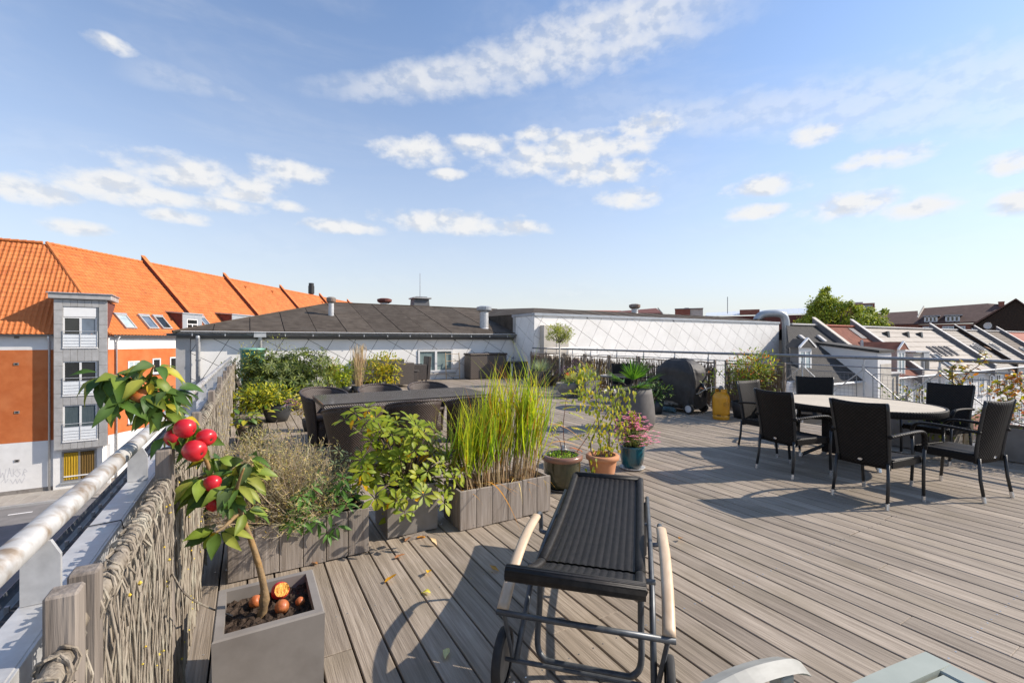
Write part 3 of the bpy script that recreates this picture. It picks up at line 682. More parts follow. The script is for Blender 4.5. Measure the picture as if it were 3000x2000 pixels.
# those in view and closest are pieces of their own, the others one part
vis = 0
for d, wing, p in tiles:
    M, me, vs, fs, uy, uz, rd = WING[wing]; q = MR @ (M @ p); w = q - co.location
    f = w.x * S + w.y * C; px = 1500 + F * (w.x * C - w.y * S) / f
    if vis < 300 and px > 2: vis += 1; place('roof_tile', me, ob, M=M @ Matrix.Translation(p))
    else: rest._add([M @ (v + p) for v in vs], fs)
ok(rest, 'roof_tile_rest', 'roof_tile', kind='stuff')
for wing, (M, xa, xb) in enumerate(((Matrix.Identity(4), JX, LEN), (MLl, -20, JL.x))):
    rd = WING[wing][6]
    j = [(JX, RD), (0, -.25)] if wing == 0 else [(JL.x, JL.y), (0, -.25)]
    e = -.06
    if wing == 0: ok(MB().poly([(0, -.2, EZ + e), (LEN, -.2, EZ + e), (LEN, RD, RZ + e), (JX, RD, RZ + e)]), 'roof_deck', 'dark_brick', M)
    else: ok(MB().poly([(-20, -.2, EZ + e), (0, -.2, EZ + e), (JL.x, JL.y, RZ + e), (-20, JL.y, RZ + e)]), 'roof_deck', 'dark_brick', M)
    ok(MB().poly([(xa, rd, RZ - .03), (xb, rd, RZ - .03), (xb, rd + 5, EZ), (xa, rd + 5, EZ)]), 'roof_back', 'roof_tile', M)
    k = int((xb - xa) / .38); m = MB()
    for i in range(k):
        x = xa + i * .38; m.tube([(x, rd, RZ + .02), (x + .40, rd, RZ + .045)], [.10, .115], 8)
    ok(m, 'ridge_tile', 'roof_tile', M)
    pr = [(-.33 + .075 * math.cos(t), EZ - .02 + .075 * math.sin(t)) for t in [math.pi + math.pi * i / 8 for i in range(9)]]
    a0, a1 = ((.3, LEN) if wing == 0 else (-20, -1.6))
    solid(ok(MB().grid(lambda u, v: (a0 + (a1 - a0) * u, pr[int(round(v * 8))][0], pr[int(round(v * 8))][1]), 1, 8), 'gutter', 'gutter', M), .006)
m = MB(); n = 20
for i in range(n):
    a, b = i / n, (i + 1.08) / n
    P = lambda t: Vector((JX * t, -.25 + (RD + .25) * t, EZ + (RZ - EZ) * t + .05))
    m.tube([P(a), P(b) + Vector((0, 0, .02))], [.12, .10], 8)
ok(m, 'hip_tile', 'roof_tile')
# raised party walls
for x in (8.17, 17.8, 27.9, 38.0, 47.5):
    m = MB(); y0, y1 = .5, RD + .1; zz = lambda y: EZ + (RZ - EZ) * (y + .25) / (RD + .25)
    m.prism([(x, y0, zz(y0) - .2), (x, y1, zz(y1) - .2), (x, y1, zz(y1) + .42), (x, y0, zz(y0) + .42)], (.32, 0, 0)); w = ok(m, 'party_wall', 'dark_brick')
    m = MB(); m.prism([(x - .04, y0 - .06, zz(y0) + .42), (x - .04, y1, zz(y1) + .44), (x - .04, y1, zz(y1) + .50), (x - .04, y0 - .06, zz(y0) + .48)], (.40, 0, 0)); ok(m, 'coping', 'roof_tile', par=w)
# roof windows
RN = Vector((0, -(RZ - EZ), RD + .25)).normalized(); RT = Vector((0, RD + .25, RZ - EZ)).normalized(); RO = Vector((0, -.25, EZ))
rotRN = (MR.to_3x3() @ RN)
def roof_local(px, py):
    return IMR @ HIT(px, py, MR @ RO, rotRN)
def skylight(px, py, mat, w=.85, h=1.25):
    c = roof_local(px, py); B = Matrix.Identity(4)
    for i in range(3): B[i][0] = (1, 0, 0)[i]; B[i][1] = RT[i]; B[i][2] = RN[i]; B[i][3] = c[i]
    m = MB()
    for b in ((-w / 2, -w / 2 + .09, -h / 2, h / 2), (w / 2 - .09, w / 2, -h / 2, h / 2), (-w / 2 + .09, w / 2 - .09, -h / 2, -h / 2 + .09), (-w / 2 + .09, w / 2 - .09, h / 2 - .09, h / 2)): m.box(*b, -.02, .17)
    f = ok(m, 'skylight', 'zinc', B); ok(MB().box(-w / 2 + .09, w / 2 - .09, -h / 2 + .09, h / 2 - .09, .10, .12), 'pane', mat, B, par=f)
    ok(MB().box(-w / 2 - .04, w / 2 + .04, h / 2, h / 2 + .12, 0, .19), 'hood', 'zinc_light', B, par=f)
for px, py, mt in ((366, 945, 'pane_pale'), (434, 947, 'pane_sky'), (474, 948, 'pane')): skylight(px, py, mt)
skylight(600, 948, 'pane_sky', .7)
for px, py in ((55, 735), (720, 847), (799, 860), (945, 890)):   # tiny vent tiles
    if px < 100: continue
    c = roof_local(px, py); ok(MB().prism([c + Vector((-.12, -.1, .0)), c + Vector((.12, -.1, 0)), c + Vector((0, -.1, .3))], (0, .3, .1)), 'vent_tile', 'roof_tile')
# dormers
def dormer(pa, pb, yf=.05, top=918, bot=985):
    a = IMR @ HIT(pa, 950, MR @ Vector((0, yf, 0)), MR.to_3x3() @ Vector((0, 1, 0))); b = IMR @ HIT(pb, 950, MR @ Vector((0, yf, 0)), MR.to_3x3() @ Vector((0, 1, 0)))
    zt = (IMR @ HIT(pa, top, MR @ Vector((0, yf, 0)), MR.to_3x3() @ Vector((0, 1, 0)))).z; x0_, x1_ = a.x, b.x
    zb = EZ + (RZ - EZ) * (yf + .25) / (RD + .25) - .1; yb = (zt - EZ) / (RZ - EZ) * (RD + .25) - .25
    d = ok(MB().prism([(x0_ + .02, yf + .03, zb), (x0_ + .02, yb, zt), (x0_ + .02, yf + .03, zt)], (x1_ - x0_ - .04, 0, 0)), 'dormer', 'dark_brick')
    ok(MB().prism([(x0_ - .08, yf - .1, zt - .02), (x1_ + .08, yf - .1, zt - .02), (x1_ + .08, yb + .3, zt + .12), (x0_ - .08, yb + .3, zt + .12)], (0, 0, .10)), 'dormer_roof', 'zinc_light', par=d)
    m = MB(); w = x1_ - x0_
    m.box(x0_, x0_ + .28 * min(w, 1.6), yf - .03, yf + .02, zb, zt - .4); m.box(x1_ - .28 * min(w, 1.6), x1_, yf - .03, yf + .02, zb, zt - .4); m.box(x0_, x1_, yf - .03, yf + .02, zt - .4, zt)
    ok(m, 'cheek', 'zinc_light', par=d)
    xa, xb = x0_ + .28 * min(w, 1.6), x1_ - .28 * min(w, 1.6); m = MB(); t = .07
    for q in ((xa, xa + t, zb, zt - .4), (xb - t, xb, zb, zt - .4), (xa + t, xb - t, zt - .47, zt - .4), (xa + t, xb - t, zt - .85, zt - .78)): m.box(q[0], q[1], yf - .02, yf + .04, q[2], q[3])
    m.box((xa + xb) / 2 - .04, (xa + xb) / 2 + .04, yf - .02, yf + .04, zb, zt - .85); ok(m, 'window', 'window_frame', par=d)
    ok(MB().box(xa + .05, xb - .05, yf + .005, yf + .02, zb, zt - .4), 'pane', 'pane', par=d)
dormer(534, 591); dormer(679, 764, .05, 921); dormer(840, 890, .05, 930)
# windows, pipes and fixings on the facades
def fwin(px0, px1, py0, py1, M=MR, mat='pane', mull=True, y=0.0, frame_m='window_frame', curtain=None):
    N_ = M.to_3x3() @ Vector((0, 1, 0)); P_ = M @ Vector((0, y, 0)); I = M.inverted()
    a = I @ HIT(px0, py0, P_, N_); b = I @ HIT(px1, py1, P_, N_); x0_, x1_, z0_, z1_ = a.x, b.x, b.z, a.z; t = .09
    m = MB()
    for q in ((x0_, x0_ + t, z0_, z1_), (x1_ - t, x1_, z0_, z1_), (x0_ + t, x1_ - t, z0_, z0_ + t), (x0_ + t, x1_ - t, z1_ - t, z1_)): m.box(q[0], q[1], y - .04, y + .05, q[2], q[3])
    if mull: m.box((x0_ + x1_) / 2 - t / 2, (x0_ + x1_) / 2 + t / 2, y - .035, y + .05, z0_ + t, z1_ - t)
    T = IMR @ M; w = ok(m, 'window', frame_m, T)
    ok(MB().box(x0_ + t, x1_ - t, y - .012, y - .006, z0_ + t, z1_ - t), 'pane', mat, T, par=w)
    ok(MB().box(x0_ - .05, x1_ + .05, y - .12, y, z0_ - .08, z0_), 'sill', 'zinc_light', T, par=w); return w, (x0_, x1_, z0_, z1_)
fwin(374, 408, 1058, 1098, mat='pane_pale'); fwin(446, 470, 1050, 1092, mull=False); fwin(497, 524, 1046, 1090, mull=False)
fwin(374, 398, 1206, 1236, mat='pane_pale'); fwin(446, 470, 1190, 1225); fwin(497, 524, 1180, 1212)
for x in (.62,): ok(MB().tube([(x, -.33, EZ - .1), (x, -.1, EZ - .45), (x, -.1, 0.1)], .05, 8), 'downpipe', 'galv_clean', smooth=True)
for x in (-2.65,): ok(MB().tube([(x, -.33, EZ - .1), (x, -.1, EZ - .45), (x, -.1, 0.1)], .055, 8), 'downpipe', 'galv_clean', MLl, smooth=True)
for px, py in ((49, 988), (48, 1066), (50, 1207), (50, 1349)):
    c = MLW.inverted() @ HIT(px, py, MLW @ Vector((0, 0, 0)), MLW.to_3x3() @ Vector((0, 1, 0)))
    f = ok(MB().box(c.x - .11, c.x + .11, -.03, -.004, c.z - .075, c.z + .075), 'wall_vent', 'concrete_grey', MLl); ok(MB().box(c.x - .06, c.x + .06, -.036, -.031, c.z - .045, c.z + .045), 'grille', 'pane', MLl, par=f)
# faint sprayed scrawl on the white ground floor
def lw(px, py, y=-.004): return MLW.inverted() @ HIT(px, py, MLW @ Vector((0, y, 0)), MLW.to_3x3() @ Vector((0, 1, 0)))
scr = [[(0, 1372), (2, 1398), (8, 1384), (12, 1400), (18, 1372)], [(22, 1398), (28, 1370), (34, 1396)], [(24, 1386), (33, 1384)], [(40, 1372), (38, 1396)], [(52, 1372), (39, 1386), (53, 1397)],
       [(60, 1374), (50, 1376), (60, 1386), (52, 1396)], [(66, 1392), (72, 1372), (80, 1380), (68, 1384), (74, 1394)], [(4, 1412), (14, 1400), (16, 1414), (24, 1402)], [(30, 1404), (38, 1416), (46, 1402), (50, 1416), (58, 1402), (64, 1414), (72, 1398)]]
m = MB()
for st in scr:
    pts = [lw(*p) for p in st]
    for a, b in zip(pts, pts[1:]):
        d = (b - a).normalized(); n = Vector((-d.z, 0, d.x)) * .018
        m.poly([MLl @ (a - n), MLl @ (b - n), MLl @ (b + n), MLl @ (a + n)])
ok(m, 'graffiti', 'graffiti')
# zinc bay on the corner
MBY = frame(FR(27.9, -28.1, GZ), (FR(29.27, -26.02) - FR(27.9, -28.1))); BW = (FR(29.27, -26.02) - FR(27.9, -28.1)).length
by = ok(MB().box(.03, BW - .03, .14, 1.3, -GZ - 5.15, -GZ + 4.1), 'bay', 'dark_brick', IMR @ MBY)
TB = IMR @ MBY
def bk(mb, name, mat): return ok(mb, name, mat, TB, par=by)
zz0, zz1 = -GZ - 5.18, -GZ + 4.12; wx0, wx1 = BW * .165, BW * .835
rowsz = [(-GZ + 1.08, -GZ + 3.66), (-GZ - 1.88, -GZ + .26), (-GZ - 4.72, -GZ - 2.46)]
for xa, xb in ((0, wx0), (wx1, BW)):
    z = zz0; 
    while z < zz1 - .05:
        ze = min(z + .86, zz1); bk(MB().bbox(xa + .006, xb - .006, -.02, .07, z + .006, ze - .006, .006), 'zinc_panel', 'zinc'); z = ze
for za, zb in ((zz0, rowsz[2][0]), (rowsz[2][1], rowsz[1][0]), (rowsz[1][1], rowsz[0][0]), (rowsz[0][1], zz1)):
    for i in range(5):
        a, b = wx0 + (wx1 - wx0) * i / 5, wx0 + (wx1 - wx0) * (i + 1) / 5
        bk(MB().bbox(a + .006, b - .006, -.02, .07, za + .006, zb - .006, .006), 'zinc_panel', 'zinc')
for k, (za, zb) in enumerate(rowsz):
    ztop = zb; m = MB()
    if k == 0: bk(MB().bbox(wx0 + .01, wx1 - .12, .02, .08, zb - .62, zb - .02, .01), 'blind_box', 'white_paint'); ztop = zb - .64
    zm = za + (.86 if k == 0 else .90); mx_ = (wx0 + wx1) / 2 - .04; t = .07
    for q in ((wx0, wx0 + t, za + .06, ztop), (wx1 - t - .1, wx1 - .1, za + .06, ztop), (wx0 + t, wx1 - t - .1, ztop - t, ztop), (wx0 + t, wx1 - t - .1, za + .06, za + .12), (mx_ - .05, mx_ + .05, za + .12, ztop - t)): m.box(q[0], q[1], .04, .12, q[2], q[3])
    w = bk(m, 'window', 'window_frame')
    for a, b, mt in ((wx0 + t, mx_ - .05, 'pane' if k != 2 else 'curtain_dark'), (mx_ + .05, wx1 - t - .1, 'pane_sky' if k == 0 else ('pane' if k == 1 else 'curtain_dark'))):
        ok(MB().box(a, b, .08, .09, za + .12, ztop - t), 'pane', mt, TB, par=by)
    bk(MB().box(wx1 - .1, wx1, .0, .09, za, zb), 'reveal', 'gutter')
    for a, b in ((wx0 + .02, mx_ - .02), (mx_ + .02, wx1 - .08)): bk(MB().box(a, b, -.035, -.025, za + .10, zm), 'balcony_panel', 'frosted')
    m = MB()
    for x in (wx0 + .01, mx_, wx1 - .07): m.tube([(x, -.05, za + .04), (x, -.05, zm + .22)], .018, 6)
    for z in (za + .08, za + .30, za + .48, za + .66, zm + .02, zm + .2): m.tube([(wx0, -.055, z), (wx1 - .05, -.055, z)], .008 if z < zm + .1 else .02, 6)
    bk(m, 'railing', 'galv_clean'); bk(MB().bbox(wx0 - .02, wx1 - .05, -.07, .05, za - .03, za + .05, .01), 'sill', 'white_paint')
bk(MB().bbox(-.22, BW + .22, -.2, 2.6, zz1 + .02, zz1 + .34, .02), 'bay_roof', 'zinc'); bk(MB().bbox(-.3, BW + .3, -.28, 2.7, zz1 + .34, zz1 + .40, .01), 'bay_roof_edge', 'zinc_light')
bk(MB().prism([(0.02, .07, zz0 + 6), (0.02, 3.6, zz1 - .05), (.02, .07, zz1 - .05)], (.02, 0, 0)), 'bay_cheek', 'dark_brick')
bk(MB().prism([(BW - .04, .07, zz0 + 6), (BW - .04, 3.6, zz1 - .05), (BW - .04, .07, zz1 - .05)], (.02, 0, 0)), 'bay_cheek', 'dark_brick')
ok(MB().box(-.1, BW + .1, .36, 1.4, -.1, -GZ - 5.15), 'corner_wall', 'white_brick', TB)
w, q = fwin(181, 283, 1322, 1400, M=MBY, mat='pane', y=.36, frame_m='grey_frame')
for ca, cb, cm in ((0, .5, 'curtain_yellow'), (.53, 1, 'curtain_brown')): ok(MB().grid(lambda u, v: (q[0] + .1 + (q[1] - q[0] - .2) * (ca + (cb - ca) * u), .335 + .012 * math.sin(u * 36), q[2] + .12 + (q[3] - q[2] - .25) * v), 40, 2), 'curtain', cm, TB, par=by)
ok(MB().box(q[0] + .09, q[1] - .09, .30, .34, q[2] + .30, q[2] + .37), 'window_bar', 'window_frame', TB, par=by)
# tall black flue
fl = thing('flue_pipe', 'black flue pipe standing behind the orange roof ridge', 'flue', tuple(PT(912, 880, 66)))
MB().tube([(0, 0, -1), (0, 0, 1.0)], .32, 10).build('flue_base', 'dark_brick', fl); MB().tube([(0, 0, 1.0), (0, 0, 2.1), (0, 0, 2.12), (0, 0, 2.5)], [.42, .42, .36, .36], 10).build('flue_top', 'black_metal', fl)
# ================================================================ TOWN TO THE RIGHT
# a row of low houses along X: eaves at Y=12, ridge at Y=15.4
EY, EZ2, RY, RZ2 = 12.0, -.40, 15.4, 2.5
sl2 = (RZ2 - EZ2) / (RY - EY)
def rz2(y): return EZ2 + sl2 * (y - EY)
def rowhouse(x0, x1, roof, wall, label, wins=0, seed=0, corr=None, hip=0.0):
    t = thing('row_house', label, 'house', ((x0 + x1) / 2, EY, GZ)); o = Vector(t.location)
    def k(mb, name, mat, par=None, **q): return xf(mb, Matrix.Translation(-o)).build(name, mat, par or t, **q)
    w = x1 - x0
    k(MB().box(x0 + .02, x1 - .02, EY + .15, 19 if not hip else 12.6, GZ - .1, EZ2 - .05), 'wall', wall)
    m = MB()
    if corr:      # corrugated sheets as real ridges
        n = int(w / corr) * 2; pts = [(x0 + .3 + (w - .3) * i / n, .035 * (i % 2)) for i in range(n + 1)]
        for a, b in zip(pts, pts[1:]):
            yt = lambda x: RY if x > x0 + hip or not hip else EY + (RY - EY) * max(x - x0, .02) / hip
            m.poly([(a[0], EY - .25, rz2(EY - .25) + a[1]), (b[0], EY - .25, rz2(EY - .25) + b[1]), (b[0], yt(b[0]), rz2(yt(b[0])) + b[1]), (a[0], yt(a[0]), rz2(yt(a[0])) + a[1])])
    else:
        nr = 9 if roof == 'roof_light' else 12
        for j in range(nr):
            ya, yb = EY - .25 + (RY - EY + .25) * j / nr, EY - .25 + (RY - EY + .25) * (j + 1) / nr
            m.prism([(x0 + .3, ya, rz2(ya) + .03), (x1, ya, rz2(ya) + .03), (x1, yb + .03, rz2(yb) + .012), (x0 + .3, yb + .03, rz2(yb) + .012)], (0, 0, -.05))
    k(m, 'roof', roof)
    k(MB().poly([(x0 + hip, RY, RZ2), (x1, RY, RZ2), (x1, 19.3, EZ2), (x0 + hip, 19.3, EZ2)]), 'roof_back', roof)
    k(MB().bbox(x0 + hip + .3, x1, RY - .16, RY + .16, RZ2 - .02, RZ2 + .10, .03), 'ridge_cap', 'party_cap' if roof != 'roof_rust' else 'roof_redtile')
    k(MB().tube([(x0, EY - .30, EZ2 - .26), (x1, EY - .30, EZ2 - .26)], .07, 6), 'gutter', 'galv_clean')
    if wins:
        rr = random.Random(seed); wr = w / wins
        for r_ in range(2):
            for i in range(wins):
                cx = x0 + wr * (i + .5); z = EZ2 - 2.1 - 2.7 * r_; m = MB()
                for b in ((cx - .55, cx - .47, z, z + 1.35), (cx + .47, cx + .55, z, z + 1.35), (cx - .47, cx + .47, z, z + .08), (cx - .47, cx + .47, z + 1.27, z + 1.35), (cx - .04, cx + .04, z + .08, z + 1.27), (cx - .47, cx - .04, z + .85, z + .91), (cx + .04, cx + .47, z + .85, z + .91)): m.box(b[0], b[1], EY + .10, EY + .20, b[2], b[3])
                wd = k(m, 'window', 'window_frame'); k(MB().box(cx - .47, cx + .47, EY + .14, EY + .145, z + .05, z + 1.3), 'pane', rr.choice(('pane', 'pane', 'pane_pale')), par=None)
                k(MB().box(cx - .65, cx + .65, EY + .02, EY + .16, z - .10, z - .01), 'sill', 'party_cap')
        k(MB().tube([(x0 + .5, EY - .30, EZ2 - .3), (x0 + .5, EY + .06, EZ2 - .8), (x0 + .5, EY + .06, GZ)], .05, 6), 'downpipe', 'galv_clean')
    return t, k
def partywall(x, par_k, cap='party_cap', side='party_side'):
    y0, y1 = EY - .35, RY + .15
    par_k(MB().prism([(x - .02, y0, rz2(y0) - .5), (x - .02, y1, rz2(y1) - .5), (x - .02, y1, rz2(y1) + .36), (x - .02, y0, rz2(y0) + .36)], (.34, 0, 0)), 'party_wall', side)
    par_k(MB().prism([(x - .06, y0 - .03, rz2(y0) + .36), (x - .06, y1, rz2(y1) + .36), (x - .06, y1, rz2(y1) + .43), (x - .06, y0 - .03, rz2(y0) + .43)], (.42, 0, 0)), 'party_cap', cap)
def roofwin(k, x, y, w=.55, h=1.0, mat='pane', frame='party_cap', up=.12):
    L_ = math.hypot(1, sl2); T = Vector((0, 1 / L_, sl2 / L_)); N_ = Vector((0, -sl2 / L_, 1 / L_)); B = Matrix.Identity(4); c = (x, y, rz2(y) + .02)
    for i in range(3): B[i][0] = (1, 0, 0)[i]; B[i][1] = T[i]; B[i][2] = N_[i]; B[i][3] = c[i]
    m = MB(); t = .08
    for b in ((-w / 2, -w / 2 + t, -h / 2, h / 2), (w / 2 - t, w / 2, -h / 2, h / 2), (-w / 2 + t, w / 2 - t, -h / 2, -h / 2 + t), (-w / 2 + t, w / 2 - t, h / 2 - t, h / 2)): m.box(*b, 0, up)
    f = k(xf(m, B), 'skylight', frame); k(xf(MB().box(-w / 2 + t, w / 2 - t, -h / 2 + t, h / 2 - t, .03, .05), B), 'pane', mat)
h1, k1 = rowhouse(22.3, 31.2, 'roof_dark_corr', 'render_white', 'row house with dark corrugated roof and small white vents', 0, 1, .22, 5.7)
h2, k2 = rowhouse(31.2, 36.1, 'roof_rust', 'render_white', 'row house with rusty red sheet roof and grey patches', 2, 2, .25)
h3, k3 = rowhouse(36.1, 49.6, 'roof_light', 'render_white', 'wide row house with pale slate roof, three black vents and four roof windows', 6, 3)
h4, k4 = rowhouse(49.6, 55.1, 'roof_light_b', 'render_white', 'narrow row house with weathered beige shingle roof beside the wide pale one', 3, 4)
h5, k5 = rowhouse(55.1, 60.1, 'roof_light_b', 'render_white', 'narrow row house with beige shingle roof between dark and white party walls', 3, 5)
h6, k6 = rowhouse(60.1, 66.5, 'roof_brown', 'render_white', 'row house with mossy brown shingle roof', 3, 6)
h7, k7 = rowhouse(66.5, 80, 'roof_redtile', 'render_white', 'far row house with red tile roof at the end of the row', 5, 7)
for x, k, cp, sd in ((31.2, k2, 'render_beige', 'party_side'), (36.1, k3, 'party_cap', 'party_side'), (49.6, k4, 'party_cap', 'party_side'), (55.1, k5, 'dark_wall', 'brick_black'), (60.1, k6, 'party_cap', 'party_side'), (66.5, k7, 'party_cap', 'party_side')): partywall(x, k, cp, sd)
for x in (27.6, 29.6): k1(xf(MB().bbox(-.18, .18, -.3, .3, 0, .14, .04), Matrix.Translation((x, 14.3, rz2(14.3) + .05)) @ Matrix.Rotation(math.atan(sl2), 4, 'X')), 'roof_vent', 'party_cap')
for x in (39.4, 42.7, 45.1): k3(MB().prism([(x - .16, 14.55, rz2(14.55)), (x - .16, 14.95, rz2(14.95)), (x - .16, 14.6, rz2(14.6) + .42)], (.32, 0, 0)), 'roof_vent', 'black_metal')
for i, x in enumerate((43.4, 44.5, 45.6, 46.7)): roofwin(k3, x, 13.35, .42, 1.05, 'pane', 'party_side', .08)
roofwin(k3, 42.3, 12.55, .9, 1.5, 'pane_sky', 'party_cap'); roofwin(k4, 52.6, 13.4, .8, 1.0); roofwin(k4, 53.7, 13.6, .5, .9); roofwin(k5, 57.8, 13.6, .6, .9); roofwin(k6, 64.5, 13.0, 1.2, 1.2, 'pane_blue')
k2(MB().tube([(33.0, 13.6, rz2(13.6) - .1), (33.0, 13.6, rz2(13.6) + .55)], .10, 8), 'roof_vent', 'zinc_light'); k2(MB().tube([(33.25, 13.7, rz2(13.7) - .1), (33.25, 13.7, rz2(13.7) + .55)], .08, 8), 'roof_vent', 'zinc_light')
for xa, ya, yb in ((35.0, 14.4, 15.2), (33.3, 12.6, 13.5)): k2(MB().prism([(xa, ya, rz2(ya) + .05), (xa + .7, ya, rz2(ya) + .05), (xa + .7, yb, rz2(yb) + .05), (xa, yb, rz2(yb) + .05)], (0, 0, .02)), 'patch_sheet', 'party_side')
# dormers and extensions in front of the row
def gable_dormer(name, label, x, y, w, zt, side, roofm, depth=2.6, zb=-1.6):
    t = thing(name, label, 'dormer', (x, y, zb)); h = zt - zb
    MB().box(-w / 2, w / 2, .04, depth, 0, h).build('side_wall', side, t)
    MB().prism([(-w / 2 - .15, -.12, h - .03), (w / 2 + .15, -.12, h - .03), (0, -.12, h + .42)], (0, depth + .3, 0)).build('roof', roofm, t)
    m = MB(); m.box(-w / 2, -w / 2 + .12, 0, .05, 0, h); m.box(w / 2 - .12, w / 2, 0, .05, 0, h); m.box(-w / 2 + .12, w / 2 - .12, 0, .05, h - .25, h); m.box(-w / 2 + .12, w / 2 - .12, 0, .05, 0, .15); m.box(-.05, .05, 0, .05, .15, h - .25)
    m.build('window', 'window_frame', t); MB().box(-w / 2 + .12, w / 2 - .12, .03, .04, .15, h - .25).build('pane', 'pane_pale', t)
    m = MB(); m.prism([(-w / 2 - .19, -.15, h - .06), (0, -.15, h + .40), (0, -.15, h + .48), (-w / 2 - .19, -.15, h + .02)], (0, .1, 0)); m.prism([(w / 2 + .19, -.15, h - .06), (0, -.15, h + .40), (0, -.15, h + .48), (w / 2 + .19, -.15, h + .02)], (0, .1, 0))
    m.build('barge_board', 'white_paint', t); return t
p = PY(2360, 1040, 12.6); gable_dormer('gabled_dormer', 'dark sided dormer with white gabled window beside the silver duct', p.x, 12.6, 1.15, PY(2360, 1016, 12.6).z, 'dark_wall', 'roof_dark_corr', .45)
p = PY(2635, 1040, 12.0); gable_dormer('gabled_dormer', 'pink boarded dormer with tile top and open white casements', p.x, 11.9, 1.05, PY(2635, 1022, 11.9).z, 'pink_board', 'roof_rust', 3.0, -1.75)
p = PY(2718, 1040, 12.1); bx = thing('dormer_box', 'grey sheet metal box dormer beside the pink boarded one', 'dormer', (p.x - .6, 12.1, -1.6))
MB().box(-1.3, .9, .1, 2.6, 0, 2.35).build('side_wall', 'render_beige', bx); MB().box(.0, .9, .0, .1, 0, 2.4).build('front', 'zinc_light', bx); MB().box(-1.35, .95, -.05, 2.7, 2.4, 2.47).build('roof', 'zinc_light', bx); MB().box(.15, .75, -.02, 0, 1.1, 1.9).build('pane', 'pane', bx)
# shaded side extension with sloping top
ex = thing('side_extension', 'tall white rendered extension wall with dark sloping coping beside the dormer', 'building', (28.7, 11.1, GZ))
m = MB().prism([(0, 0, 0), (0, 6.6, 0), (0, 6.6, -GZ + 1.72), (0, 4.2, -GZ + 1.50), (0, 0, -GZ + .92)], (1.6, 0, 0)); m.build('wall', 'render_white', ex)
MB().prism([(-.08, -.1, -GZ + .90), (-.08, 4.2, -GZ + 1.50), (-.08, 6.6, -GZ + 1.74), (-.08, 6.6, -GZ + 1.84), (-.08, 4.2, -GZ + 1.62), (-.08, -.1, -GZ + 1.04)], (1.8, 0, 0)).build('coping', 'roof_dark_corr', ex)
MB().box(.3, 1.55, -.02, -.002, .3, -GZ + .3).build('chimney_breast', 'render_beige', ex); MB().box(1.6, 2.9, 0.1, 2, 0, -GZ - .3).build('return_wall', 'render_beige', ex); MB().bbox(1.5, 3.0, 0.0, 2.1, -GZ - .3, -GZ - .2, .02).build('return_coping', 'party_cap', ex)
MB().tube([(2.3, -.0, -GZ - .4), (2.3, 0, .2)], .06, 6).build('downpipe', 'galv_dark', ex)
# low sheds in the yard with dark roofs and fire-escape rails
yd = thing('yard_shed', 'low shed with dark corrugated roof and grey rails in the yard behind the railing', 'shed', (22, 9.5, GZ))
MB().box(-6, 5, -3, 4, 0, 4.4).build('wall', 'render_white', yd)
m = MB()
for i in range(44): m.prism([(-6.2 + i * .26, -3.3, 4.2), (-6.2 + i * .26 + .13, -3.3, 4.26), (-6.2 + i * .26 + .26, -3.3, 4.2), (-6.2 + i * .26 + .13, -3.3, 4.15)], (0, 7.5, 1.7))
m.build('roof', 'roof_dark_corr', yd)
m = MB()
for i in range(6):
    m.tube([(-5 + i * 2, -3.4, 4.2), (-5 + i * 2, -3.4, 5.3)], .03, 5)
for z in (4.8, 5.3): m.tube([(-5, -3.4, z), (5, -3.4, z)], .03, 5)
m.build('rail', 'galv_clean', yd)
for i, (x, y, w, d, h, rm) in enumerate(((34, 4.5, 9, 4, 3.0, 'roof_brown'), (46, 2.0, 9, 5, 2.6, 'roof_dark_corr'), (40, 9.2, 5, 2.4, 3.4, 'roof_rust'))):
    t = thing('yard_shed', ['white shed with brown shingle roof in the far yard', 'long low shed with grey roof far down the yard', 'small lean-to with rusty roof against the row houses'][i], 'shed', (x, y, GZ))
    MB().box(-w / 2, w / 2, -d / 2, d / 2, 0, h).build('wall', 'render_white', t); MB().prism([(-w / 2 - .2, -d / 2 - .2, h - .1), (w / 2 + .2, -d / 2 - .2, h - .1), (w / 2 + .2, d / 2 + .2, h + 1.0), (-w / 2 - .2, d / 2 + .2, h + 1.0)], (0, 0, .1)).build('roof', rm, t)

# ---- behind: brick apartment house with dark tiled roof and two dormers
def bg(name, label, cat, px, t, rz=None):
    d = PT(px, 1000, t); return thing(name, label, cat, (d.x, d.y, GZ), -AY - math.atan((px - 1500) / F) if rz is None else rz)
def zat(py, t): return H + (1000 - py) / F * t - GZ
def xat(px, t, px0): return (px - px0) / F * t / math.hypot(1, (px0 - 1500) / F)
T = 80; b = bg('apartment_house', 'brick apartment house with dark brown tiled roof and two white dormers', 'building', 2790, T)
X = lambda px: xat(px, T, 2790); Z = lambda py: zat(py, T)
MB().box(X(2675), X(2930), 0, 12, 0, Z(949)).build('wall', 'brick_red', b)
MB().prism([(X(2672), -.4, Z(949)), (X(2930), -.4, Z(947)), (X(2895), 6, Z(891)), (X(2698), 6, Z(898))], (0, 0, .25)).build('roof', 'roof_brownred', b)
MB().prism([(X(2930), -.4, Z(947)), (X(2965), 6, Z(900)), (X(2895), 6, Z(891))], (0, 0, .25)).build('roof_hip', 'roof_brownred', b)
MB().prism([(X(2672), -.5, Z(949)), (X(2697), 6, Z(894)), (X(2701), 6, Z(894)), (X(2677), -.5, Z(949))], (0, 0, .45)).build('gable_coping', 'render_beige', b)
c = MB().box(X(2925), X(2941), 5, 6.2, Z(905), Z(884)).build('chimney', 'brick_red', b); MB().box(X(2924), X(2942), 4.9, 6.3, Z(886), Z(884)).build('chimney_cap', 'roof_redtile', c)
